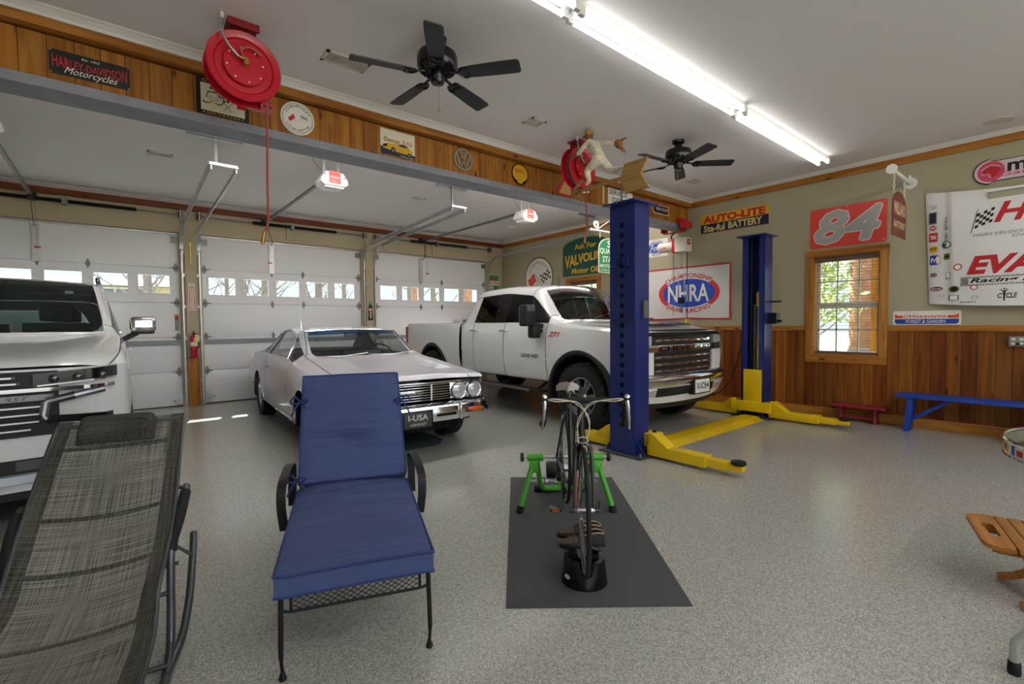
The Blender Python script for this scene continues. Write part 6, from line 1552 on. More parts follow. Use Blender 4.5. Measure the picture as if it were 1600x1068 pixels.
mat('amber', 'e0571c', .2, coat=.5)
coupe()
# ---------------------------------------------------------------- suv
def suv():
    t = thing('white_suv', 'large white suv with chrome grille behind the grey sling lounger', 'suv', (-.955, 5.45, 0), -PI/2)
    sts = []
    def st(p): sts.append(p)
    def low(x, w, zr=.30): return [(x, .75, zr), (x, w-.04, zr+.02), (x, w, zr+.25), (x, w+.01, .80)]
    st([(.66, .74, .50), (.66, .86, .52), (.66, .91, .70), (.66, .93, .86), (.66, .92, 1.02), (.70, .88, 1.10), (.82, .74, 1.125), (.89, .62, 1.13), (.91, .46, 1.13), (.93, .23, 1.13), (.93, 0, 1.13)])
    st([(.56, .74, .44), (.56, .94, .47), (.56, .975, .68), (.56, .985, .86), (.56, .975, 1.06), (.62, .92, 1.145), (.72, .78, 1.175), (.82, .64, 1.18), (.84, .46, 1.175), (.86, .23, 1.175), (.86, 0, 1.175)])
    st(low(.38, 1.015, .38)+[(.38, 1.01, 1.10), (.38, .96, 1.19), (.42, .82, 1.225), (.48, .66, 1.24), (.48, .47, 1.225), (.48, .23, 1.225), (.48, 0, 1.225)])
    st(low(0, 1.025)+[(0, 1.02, 1.14), (0, .965, 1.24), (0, .84, 1.27), (0, .67, 1.29), (0, .47, 1.275), (0, .23, 1.275), (0, 0, 1.275)])
    st(low(-.36, 1.03)+[(-.36, 1.02, 1.18), (-.36, .965, 1.28), (-.36, .86, 1.305), (-.36, .70, 1.32), (-.36, .48, 1.31), (-.36, .24, 1.31), (-.36, 0, 1.31)])
    st(low(-.62, 1.03)+[(-.62, 1.02, 1.20), (-.62, .96, 1.31), (-.60, .93, 1.34), (-.56, .91, 1.345), (-.50, .865, 1.345), (-.36, .42, 1.35), (-.33, 0, 1.35)])
    st(low(-1.0, 1.03)+[(-1.0, 1.02, 1.22), (-.90, .96, 1.34), (-1.24, .85, 1.765), (-1.20, .81, 1.83), (-1.14, .765, 1.845), (-1.03, .36, 1.865), (-1.0, 0, 1.87)])
    for x in (-1.72, -1.82, -2.85, -2.95, -3.9):
        st(low(x, 1.03)+[(x, 1.02, 1.24), (x, .965, 1.36), (x, .845, 1.80), (x, .79, 1.875), (x, .72, 1.895), (x, .34, 1.91), (x, 0, 1.915)])
    st(low(-4.25, 1.01, .36)+[(-4.25, 1.0, 1.24), (-4.22, .94, 1.36), (-4.12, .79, 1.78), (-4.10, .73, 1.85), (-4.10, .65, 1.87), (-4.12, .33, 1.88), (-4.12, 0, 1.885)])
    st([(-4.38, .7, .5), (-4.38, .9, .52), (-4.38, .94, .7), (-4.38, .95, .86), (-4.38, .93, 1.2), (-4.36, .88, 1.34), (-4.26, .75, 1.7), (-4.24, .69, 1.76), (-4.24, .6, 1.78), (-4.26, .3, 1.79), (-4.26, 0, 1.79)])
    st([(-4.38, .7, .5), (-4.38, .8, .55), (-4.39, .8, .7), (-4.40, .8, .86), (-4.39, .78, 1.2), (-4.375, .75, 1.34), (-4.29, .6, 1.65), (-4.28, .56, 1.68), (-4.28, .5, 1.69), (-4.28, .25, 1.69), (-4.28, 0, 1.69)])
    st([(-4.38, .1, .6), (-4.38, .1, .62), (-4.39, .1, .7), (-4.40, .1, .86), (-4.39, .1, 1.2), (-4.375, .1, 1.32), (-4.36, .1, 1.33), (-4.36, .08, 1.33), (-4.36, .06, 1.33), (-4.36, .03, 1.33), (-4.36, 0, 1.33)])
    def part(i, j, s):
        if j == 0: return 'underbody_'+s
        if i <= 4: return 'fender_'+s if j <= 4 else 'hood'
        if i == 5:
            if j <= 4: return 'fdoor_'+s
            if j == 5: return 'sail_'+s
            return 'wspillar_'+s if j in (6, 7) else 'windshield'
        if i >= 13: return 'tailgate' if j <= 4 or i >= 14 and False else 'rear_window' if i >= 14 else 'tailgate'
        if j >= 6: return 'roof'
        if j == 5: return {6: 'g1_', 7: 'post_', 8: 'g2_', 9: 'post2_', 10: 'g3_', 11: 'post3_', 12: 'post3_'}[i]+s
        return ('fdoor_' if i == 6 else 'rdoor_' if i in (7, 8) else 'quarter_')+s
    M = shell(sts, part, crease_j=((0, 1), (1, .5), (4, .2), (5, .6), (6, .5), (7, .4), (8, .6)), crease_i=((0, .6), (5, (.6, 8)), (6, (.5, 5)), (13, .5)), arches=((0, .40, .45, .5), (-3.07, .40, .45, .5)), gap=.005)
    nm_ = dict(fdoor='front_door', rdoor='rear_door', sail='mirror_sail', wspillar='windshield_pillar', quarter='quarter_panel', g1='side_window', g2='side_window', g3='side_window', post='pillar_cover', post2='pillar_cover', post3='pillar_cover')
    for nm, mb in M.items():
        b = nm[:-2] if nm.endswith(('_l', '_r')) else nm
        m = 'paint_white'
        if b in ('g1', 'g2', 'g3'): m = 'tint_glass'
        if b == 'rear_window': m = 'suv_rear_glass'
        if b == 'windshield': m = 'suv_glass'
        if b in ('sail', 'post', 'post2', 'post3'): m = 'black_gloss'
        if b == 'underbody': m = 'car_under'
        obj(nm_.get(b, b), mb, m, t, smooth=40)
    for s in (-1, 1):
        for x in (0, -3.07):
            wheel(t, x, s*.885, .40, .275, .28, 'suv', s); well(t, x, .40, .45, s*.55, s*1.02)
        obj('window_trim', MB().tube([(-.92, s*.967, 1.345), (-2.8, s*.972, 1.362), (-4.15, s*.96, 1.365)], .009, 6), 'chrome', t, smooth=50)
        obj('roof_rail', MB().tube(smoothpath([(-1.25, s*.80, 1.855), (-1.4, s*.795, 1.915), (-3.7, s*.785, 1.935), (-3.95, s*.79, 1.88)], 6), .018, 8), 'dark_chrome', t, smooth=60)
        m = obj('mirror', MB().box(-.90, -.66, *sorted((s*1.04, s*1.255)), 1.345, 1.50), 'chrome', t, bevel=.05, seg=4)
        obj('mirror_back', MB().box(-.915, -.88, *sorted((s*1.05, s*1.245)), 1.355, 1.49), 'paint_white', m, bevel=.012)
        obj('mirror_lower', MB().box(-.89, -.675, *sorted((s*1.05, s*1.24)), 1.325, 1.37), 'black_plastic', m, bevel=.02)
        obj('mirror_arm', MB().bar((-.80, s*.99, 1.27), (-.79, s*1.10, 1.34), .12, .05), 'black_plastic', m, bevel=.012)
        obj('door_handle', MB().box(-1.68, -1.46, *sorted((s*1.03, s*1.06)), 1.13, 1.16), 'chrome', t, bevel=.012)
    # nose: everything follows this front line
    def fx(y): return .965-.07*abs(y)**2.2-.27*max(0, (abs(y)-.78)/.22)**2
    def sheet(nm, y0, y1, z0, z1, d, m, th=.02, nu=16, nv=2, tilt=0.0, par=None, **k):
        mb = MB().slab(lambda u, v: ((fx(lerp(y0, y1, u))+d-tilt*(lerp(z0, z1, v)-.8), lerp(y0, y1, u), lerp(z0, z1, v)), (1, 0, 0)), nu, nv, th)
        return obj(nm, mb, m, par or t, smooth=40, **k)
    sheet('front_fascia', -1.0, 1.0, .30, 1.115, -.035, 'paint_white', .06, 60, 10)
    sheet('grille_backing', -.62, .62, .665, 1.10, -.022, 'black_plastic', .02)
    for k, (z, w) in enumerate(((.715, .50), (.765, .54), (.815, .56), (.865, .57), (1.065, .42), (1.025, .44))):
        b = sheet('grille_bar', -w, w, z-.010, z+.010, .0, 'black_gloss', .02)
        for a0, a1 in ((-w+.02, -w*.55), (-w*.42, -.06), (.06, w*.42), (w*.55, w-.02)): sheet('grille_inlay', a0, a1, z-.006, z+.004, .004, 'alu', .006, 8, 1, par=b)
    sheet('grille_crossbar', -.60, .60, .905, .945, .006, 'dark_chrome', .03)
    bt = obj('grille_emblem', MB().box(.955, .975, -.10, .10, .895, .955), 'brass', t, bevel=.006)
    sheet('chrome_strip', -.92, .92, .965, .99, .012, 'chrome', .03, 30, 1)
    lt = text_mb('RST', -.06, .06, .912, .937, 0, shear=.3); lt.v = [(fx(.42)+.0085, .42+a, b) for a, b, c in lt.v]; obj('lettering', lt, 'black_gloss', t, fix=False)
    for s in (-1, 1):
        def hl(u, v):
            y = lerp(.50, .935, u); z0 = lerp(.995, 1.035, u); z1 = lerp(1.085, 1.115, u); return (fx(s*y)+.006, s*y, lerp(z0, z1, v))
        h = obj('headlight', MB().slab(lambda u, v: (hl(u, v), (1, 0, 0)), 14, 3, .04), 'black_gloss', t, smooth=40)
        for y in (.60, .72, .85): obj('headlight_lens', MB().lathe([(0, .012), (.022, .008), (.03, 0)], (fx(s*y)+.006, s*y, 1.045+.02*(y-.5)), (1, 0, 0), 16), 'dark_chrome', h, smooth=40)
        obj('headlight_strip', MB().slab(lambda u, v: ((fx(s*lerp(.52, .925, u))+.012, s*lerp(.52, .925, u), lerp(.998, 1.008, v)+.03*u), (1, 0, 0)), 14, 1, .01), 'alu', h)
        # C shaped daytime lamp
        path = [(.86, .955), (.70, .925), (.56, .895), (.545, .80), (.56, .775), (.72, .765), (.86, .755)]
        mb = MB()
        for (y0, z0), (y1, z1) in zip(path, path[1:]): mb.bar((fx(y0)+.004, s*y0, z0), (fx(y1)+.004, s*y1, z1), .05, .024, (1, 0, 0))
        c = obj('daytime_lamp', mb, 'black_gloss', t)
        mb = MB()
        for (y0, z0), (y1, z1) in zip(path[:5], path[1:5]): mb.bar((fx(y0)+.012, s*y0, z0), (fx(y1)+.012, s*y1, z1), .016, .012, (1, 0, 0))
        obj('lamp_tube', mb, 'lamp_glass', c)
        obj('air_curtain', MB().box(fx(.885)-.08, fx(.885)+.002, *sorted((s*.86, s*.905)), .65, .775), 'black_plastic', t)
    sheet('lower_grille', -.55, .55, .42, .515, -.024, 'black_plastic', .02)
    sheet('mesh_insert', .40, .55, .44, .505, -.021, 'interior_grey', .02); sheet('mesh_insert', -.55, -.40, .44, .505, -.021, 'interior_grey', .02)
    sheet('skid_plate', -.70, .70, .36, .415, .0, 'alu', .04, 20, 2); sheet('chin', -.95, .95, .24, .345, -.06, 'black_plastic', .05, 24, 2)
    # interior
    obj('cabin_floor', MB().box(-4.2, -.6, -.9, .9, .5, .56), 'interior_dark', t)
    obj('dashboard', MB().box(-1.1, -.55, -.86, .86, .95, 1.33), 'interior_grey', t, bevel=.05)
    for x in (-1.75, -2.75, -3.6):
        for y in (-.42, .42):
            a = obj('seat', MB().box(x, x+.52, y-.25, y+.25, .8, 1.0).box(x-.14, x+.04, y-.25, y+.25, .9, 1.45), 'interior_grey', t)
            obj('headrest', MB().box(x-.13, x-.03, y-.13, y+.13, 1.47, 1.64), 'interior_grey', a, bevel=.03)
    obj('steering_wheel', MB().tube([(-1.16-.08*math.sin(a), .42+.185*math.cos(a), 1.22+.16*math.sin(a)) for a in [i*PI/10 for i in range(20)]], .014, 6, closed=True), 'black_plastic', t, smooth=60)
    obj('windshield_sticker', MB().box(-1.10, -1.095, .55, .61, 1.735, 1.765), 'ink_white', t)
    obj('roof_antenna', MB().add([(-3.50, .41, 1.895), (-3.72, .46, 1.895), (-3.72, .36, 1.895), (-3.69, .41, 2.0), (-3.62, .41, 1.99)], [(0, 1, 3, 4), (0, 4, 3, 2), (1, 2, 3), (0, 2, 1)]), 'white_plastic', t)
    obj('front_axle', MB().cyl((0, -.8, .40), (0, .8, .40), .06, n=8), 'car_under', t)
glass('suv_rear_glass', 'd9ece8', .95)
suv()

# ================================================================== foreground
def with_uv(o, fn):
    me = o.data; uv = me.uv_layers.new(name='UVMap')
    for p in me.polygons:
        for li in p.loop_indices:
            v = me.vertices[me.loops[li].vertex_index].co; uv.data[li].uv = fn(v)
weave('sling_fabric', '403f3d', 'a5a199', 460, transp=.25)
weave('sling_band', '222120', '615e58', 300)
weave('pillow_fabric', '1a1a19', '5a5752', 300)
mat('cushion_blue', '42517f', .9, bump=.25, bscale=260, var=.07, vscale=7)
def cushion_wrinkles():
    nt = MAT['cushion_blue'].node_tree; N = nt.nodes.new; L = nt.links.new; b = nt.nodes['Principled BSDF']
    old = [n for n in nt.nodes if n.type == 'BUMP'][0]; tc = [n for n in nt.nodes if n.type == 'TEX_COORD'][0]
    mp = N('ShaderNodeMapping'); mp.inputs['Scale'].default_value = (2.2, 13, 13); L(tc.outputs['Object'], mp.inputs['Vector'])
    n = N('ShaderNodeTexNoise'); n.inputs['Scale'].default_value = 1.0; n.inputs['Detail'].default_value = 2; n.inputs['Distortion'].default_value = 1.2; L(mp.outputs[0], n.inputs['Vector'])
    b2 = N('ShaderNodeBump'); b2.inputs['Strength'].default_value = .55; b2.inputs['Distance'].default_value = .03; L(n.outputs['Fac'], b2.inputs['Height']); L(old.outputs[0], b2.inputs['Normal']); L(b2.outputs[0], b.inputs['Normal'])
cushion_wrinkles()
mat('cushion_piping', '2a3a70', .85); mat('iron_black', '1a1b1d', .45, .4)
mat('frame_grey', '5d6166', .35, .7); mat('foam_black', '1b1b1d', .9)
def noise2(x, y): return math.sin(x*7.1+y*3.3)*.5+math.sin(x*13.7-y*9.1+1.3)*.3+math.sin(x*3.1+y*17.9+.7)*.2
# ---------------------------------------------------------------- blue chaise
def chaise():
    t = thing('chaise_longue', 'black iron chaise longue with a navy blue cushion', 'chaise', (.729, 1.90, 0), math.radians(-20.5))
    HW = .305; JV = .90; ang = math.radians(55); BL = .70
    nb = Vector((0, -math.sin(ang), math.cos(ang))); db = Vector((0, math.cos(ang), math.sin(ang)))
    def seat_top(u, v):
        x = lerp(-HW, HW, u); y = lerp(-.055, JV, v)
        e = min(u, 1-u)*2*HW; f = min(1, e/.05); g = min(1, v*(JV+.055)/.05)
        puff = .018*min(1, e/.10)**.5*min(1, (v+.02)*6)
        w = .006*math.sin(y*38+2.2*math.sin(x*7)+noise2(x*2, y)*1.5)*f*min(1, max(0, (v-.25)*2.2))
        return Vector((x, y, .435+.018*v+puff+w+.006*noise2(x*.7, y*.8)*f))
    def seat(u, v):
        return seat_top(u, v), Vector((0, 0, 1))
    mb = MB()
    # closed cushion: top surface, bottom, rounded sides come from bevelled slab
    mb.slab(seat, 40, 56, .085)
    def back_pt(u, v, off=0.0):
        x = lerp(-HW+.005, HW-.005, u)*(1-.02*v); e = min(u, 1-u)*2*HW
        puff = .016*min(1, e/.10)**.5*min(1, v*8)*min(1, (1-v)*8+.1)
        h = v*BL
        sag = .040*math.exp(-((h-.31-.10*x*x)/.035)**2)*math.exp(-(x/.16)**2)-.020*math.exp(-((h-.255-.25*x*x)/.022)**2)*math.exp(-(x/.17)**2)-.014*math.exp(-((h-.19+.02*math.sin(x*9))/.018)**2)
        w = .003*noise2(x*1.6+3, h*2.2)+sag
        return Vector((x, JV+.02, .475))+db*h+nb*(puff+w+.03+off)
    bk = MB().slab(lambda u, v: (back_pt(u, v), nb), 40, 50, .075)
    c = obj('seat_cushion', mb, 'cushion_blue', t, smooth=50, label='navy seat cushion')
    b = obj('back_cushion', bk, 'cushion_blue', t, smooth=50, label='navy back cushion')
    def loop(fn, n=30):
        p = [fn(i/n, 0) for i in range(n)]+[fn(1, i/n) for i in range(n)]+[fn(1-i/n, 1) for i in range(n)]+[fn(0, 1-i/n) for i in range(n)]
        return p
    obj('piping', MB().tube(loop(seat_top), .006, 6, closed=True), 'cushion_piping', c, smooth=60)
    obj('piping', MB().tube([p-Vector((0, 0, .083)) for p in loop(seat_top)], .005, 6, closed=True), 'cushion_piping', c, smooth=60)
    obj('piping', MB().tube(loop(back_pt), .006, 6, closed=True), 'cushion_piping', b, smooth=60)
    # fabric ties
    def bow(p, sx, nm='tie'):
        p = Vector(p)
        for pts in ([(0, 0, 0), (sx*.03, -.012, .035), (sx*.055, -.01, .0), (sx*.02, -.012, -.008), (0, 0, 0)], [(0, 0, 0), (sx*-.02, -.02, .02), (sx*-.045, -.025, .012), (sx*-.02, -.02, -.01), (0, 0, 0)], [(0, 0, 0), (sx*.03, -.015, -.04), (sx*.05, -.012, -.085)], [(0, 0, 0), (sx*-.03, -.03, -.03), (sx*-.055, -.035, -.06)]):
            obj(nm, MB().tube(smoothpath([p+Vector(q) for q in pts], 4), .0055, 6), 'cushion_piping', b, smooth=60)
    bow(back_pt(0, .74, .0)+Vector((-.012, -.0, 0)), -1); bow(back_pt(1, .70, .0)+Vector((.012, 0, 0)), 1); bow(back_pt(0, .04)+Vector((-.01, -.01, 0)), -1)
    obj('care_tag', MB().box(-.322, -.318, JV+.13, JV+.16, .60, .655), 'brass', b)
    # iron frame
    FW = .288
    fr = MB()
    fr.tube([(-FW, 0, .345), (FW, 0, .345)], .008, 8).tube([(-FW, 0, .345), (-FW, 1.55, .345)], .009, 8).tube([(FW, 0, .345), (FW, 1.55, .345)], .009, 8).tube([(-FW, 1.55, .345), (FW, 1.55, .345)], .008, 8)
    fr.tube([(-FW+.03, 0, .262), (FW-.03, 0, .262)], .006, 6).tube([(-FW+.035, 0, .262), (-FW+.035, 0, .345)], .006, 6).tube([(FW-.035, 0, .262), (FW-.035, 0, .345)], .006, 6)
    fr.tube([(-FW, 0, .27), (-FW+.03, 0, .262)], .006, 6).tube([(FW, 0, .27), (FW-.03, 0, .262)], .006, 6)
    obj('frame', fr, 'iron_black', t, smooth=60)
    # expanded metal apron and deck
    def mesh_panel(P, w, h, nx, ny):
        m = MB()
        for i in range(nx):
            for j in range(ny):
                for (a, b_) in (((i, j+.5), (i+.5, j)), ((i+.5, j), (i+1, j+.5)), ((i, j+.5), (i+.5, j+1)), ((i+.5, j+1), (i+1, j+.5))):
                    m.bar(P(a[0]/nx, a[1]/ny), P(b_[0]/nx, b_[1]/ny), .003, .002)
        return m
    obj('mesh_apron', mesh_panel(lambda u, v: (lerp(-FW+.035, FW-.035, u), 0, lerp(.262, .345, v)), .5, .08, 17, 4), 'iron_black', t, kind='stuff')
    obj('mesh_deck', mesh_panel(lambda u, v: (lerp(-FW, FW, u), lerp(0, JV, v), .345), .5, .9, 14, 14), 'iron_black', t, kind='stuff')
    obj('back_frame', MB().tube([Vector((-FW, JV+.02, .36))-nb*.03, Vector((-FW, JV+.02, .36))+db*(BL-.01)-nb*.03+Vector((0, 0, .07)), Vector((FW, JV+.02, .36))+db*(BL-.01)-nb*.03+Vector((0, 0, .07)), Vector((FW, JV+.02, .36))-nb*.03], .009, 8), 'iron_black', t, smooth=60)
    obj('back_prop', MB().tube([Vector((-.2, JV+.35, .74)), (-.2, JV+.50, .35)], .007, 6).tube([Vector((.2, JV+.35, .74)), (.2, JV+.50, .35)], .007, 6).tube([(-.2, JV+.5, .35), (.2, JV+.5, .35)], .007, 6), 'iron_black', t, smooth=60)
    for x in (-FW, FW):
        for y, dy in ((0, -.012), (1.5, .02)):
            lg = obj('leg', MB().tube(smoothpath([(x, y, .35), (x*1.005, y+dy, .22), (x*1.01, y+dy*1.6, .10), (x*1.0, y+dy, .03)], 4), [.010]*9+[.007]*4, 8), 'iron_black', t, smooth=60)
            obj('foot', MB().lathe([(0, 0), (.013, 0), (.016, .008), (.011, .022), (.008, .034), (0, .036)], (x, y+dy, 0), (0, 0, 1), 12), 'iron_black', lg, smooth=50)
    # flat-bar arms
    for s in (-1, 1):
        x = s*(HW+.055)
        path = [(x, JV-.16, .30), (x+s*.012, JV-.165, .42), (x+s*.012, JV-.14, .52), (x, JV-.02, .575), (x-s*.01, JV+.10, .585), (x-s*.015, JV+.13, .55), (x-s*.015, JV+.11, .42), (x-s*.015, JV+.10, .34)]
        sp_ = smoothpath(path, 5); mb = MB()
        for a, b2 in zip(sp_, sp_[1:]): mb.bar(a, b2, .045, .010, (0, 0, 1) if abs((b2-a).normalized().z) < .8 else (0, 1, 0))
        obj('arm', mb, 'iron_black', t, smooth=50)
        obj('arm_bracket', MB().bar((s*FW, JV-.16, .345), (x, JV-.16, .335), .03, .012).bar((s*FW, JV+.10, .345), (x-s*.015, JV+.10, .345), .03, .012), 'iron_black', t)
chaise()
# ---------------------------------------------------------------- sling rocker
def rocker():
    t = thing('sling_rocker', 'grey woven sling rocking lounger with a headrest pillow', 'lounger', (.004, 3.26, 0), math.radians(-9.8))
    prof = [(-.03, .905), (0, .89), (.25, .735), (.5, .565), (.68, .455), (.82, .385), (1.0, .345), (1.2, .325), (1.45, .33), (1.62, .31)]
    def z_(s): 
        P = smooth_tab
        return pw(P, s)
    pts = smoothpath([(s, z, 0) for s, z in prof], 8); smooth_tab = [(p[0], p[1]) for p in pts]
    W = .265
    def side_in(s): return W-.022*math.exp(-((s-.88)/.22)**2)
    def sl(u, v, off=0.0):
        s = lerp(-.03, 1.62, v); x = lerp(-1, 1, u)*side_in(s)
        dip = -.035*(1-(2*u-1)**2)*math.sin(PI*min(1, max(0, s/1.5)))
        return Vector((x, -s, z_(s)+dip+off))
    def uvf(v): return ((v.x+.3)*.6, -v.y*.6)
    o = obj('sling', MB().slab(lambda u, v: (sl(lerp(.09, .91, u), v), (0, 0, 1)), 24, 80, .002), 'sling_fabric', t, smooth=60); with_uv(o, uvf)
    for a, b in ((0, .11), (.89, 1)):
        o = obj('side_hem', MB().slab(lambda u, v: (sl(lerp(a, b, u), v, .003+.003*math.sin(v*70)*max(0, math.sin((v-.35)*6)) if .35 < v < .87 else .003), (0, 0, 1)), 6, 120, .006), 'sling_band', t, smooth=60); with_uv(o, uvf)
    for s in (.0, .135, .47, .70, 1.05):
        o = obj('seam', MB().slab(lambda u, v: (sl(lerp(.10, .90, u), (s+.03+v*.018)/1.65, .002), (0, 0, 1)), 20, 1, .003), 'sling_band', t, smooth=60); with_uv(o, uvf)
    # pillow
    sd = Vector((0, -.85, -.53)).normalized(); nn = Vector((0, -.53, .85)).normalized()
    def pil(u, v):
        x = lerp(-.165, .15, u); k = (1-abs(2*u-1)**10)*(1-abs(2*v-1)**6)
        return Vector((x, -.01, .885))+sd*(v*.15)+nn*(.012+.075*k**.35)
    def pil2(u, v):
        x = lerp(-.165, .15, u); return Vector((x, -.01, .885))+sd*(v*.15)+nn*.010
    mb = MB().grid(pil, 30, 14).grid(pil2, 30, 14, True)
    p = obj('pillow', mb, 'pillow_fabric', t, smooth=70); with_uv(p, lambda v: (v.x*.8, (v.z-v.y)*.8))
    obj('pillow_strap', MB().slab(lambda u, v: (Vector((lerp(.0, .03, u), -.01, .885))+sd*(.10+.05*v)+nn*.012, nn), 2, 2, .003), 'foam_black', p)
    # tube frame
    top = []
    for s in (-1, 1):
        x = s*(W+.002)
        obj('sling_tube', MB().tube([(s*side_in(q)+s*.0, -q, z_(q)-.004) for q in [i*.08 for i in range(0, 21)]], .009, 8), 'frame_grey', t, smooth=60)
        xa = s*.262
        arm = smoothpath([(xa+s*.035, -.36, .60), (xa+s*.034, -.42, .575), (xa+s*.022, -.55, .51), (xa, -.66, .425), (xa, -.715, .31), (xa, -.745, .16), (xa, -.80, .055), (xa, -.90, .02), (xa, -1.1, .018), (xa, -1.35, .04), (xa, -1.55, .10), (xa, -1.62, .20)], 6)
        obj('side_frame', MB().tube(arm, .0165, 10), 'frame_grey', t, smooth=60)
        rk = smoothpath([(xa+s*.055, -.30, .335), (xa+s*.055, -.42, .24), (xa+s*.05, -.58, .125), (xa+s*.035, -.72, .045), (xa+s*.015, -.84, .022), (xa, -.95, .02)], 6)
        obj('rocker_rail', MB().tube(rk, .0165, 10), 'frame_grey', t, smooth=60)
        obj('arm_pad', MB().tube([arm[i] for i in range(5, 20)], .0235, 12), 'foam_black', t, smooth=60)
        for yy, zz, za in ((-.37, .595, .62), (-.70, .10, None), (-1.5, .085, None)):
            pass
        obj('end_cap', MB().lathe([(0, -.003), (.014, -.003), (.0155, .012)], (xa+s*.055, -.30, .335), (0, -.75, -.6), 10), 'black_plastic', t)
        obj('link', MB().tube([(s*side_in(.40), -.40, z_(.40)-.02), (xa+s*.034, -.37, .59)], .010, 8), 'frame_grey', t, smooth=60)
        obj('link', MB().tube([(s*side_in(.66), -.66, .44), (xa+s*.055, -.40, .26)], .008, 8), 'frame_grey', t, smooth=60)
    for yy, zz in ((-.84, .30), (-.90, .035), (-1.45, .06), (-.0, .885), (-.42, .245)):
        w = .262 if zz < .5 else W
        obj('cross_bar', MB().tube([(-w, yy, zz), (w, yy, zz)], .010, 8), 'frame_grey', t, smooth=60)
rocker()
# ---------------------------------------------------------------- mats
def flatmat(name, label, pts, z, th, m, cat='mat'):
    c = sum((Vector((p[0], p[1], 0)) for p in pts), Vector())/len(pts)
    t = thing(name, label, cat, (c.x, c.y, 0))
    obj('sheet', MB().prism([(p[0]-c.x, p[1]-c.y) for p in pts], z, z+th), m, t, bevel=.002)
    return t, c
mat('mat_grey', '46474a', .85, bump=.35, bscale=300); mat('mat_green', '2f4042', .7); mat('mat_print', 'a9aaa8', .7)
t, c = flatmat('trainer_mat', 'dark grey rubber mat under the bicycle trainer', [(2.13, 1.21), (3.39, 2.72), (2.70, 3.315), (1.42, 1.79)], 0, .006, 'mat_grey')
M = Matrix.Translation((2.99-c.x, 2.945-c.y, .0068)) @ Matrix.Rotation(math.atan2(-.6, .69), 4, 'Z')
obj('lettering', text_mb('KINETIC', -.30, .30, -.05, .03, 0, bold=.03).xf(M), 'mat_print', t, fix=False)
flatmat('drip_mat', 'dark green mat on the floor under the silver car nose', [(2.30, 4.80), (2.82, 4.77), (3.0, 4.98), (3.05, 6.6), (2.05, 6.7), (1.95, 4.95)], 0, .006, 'mat_green')
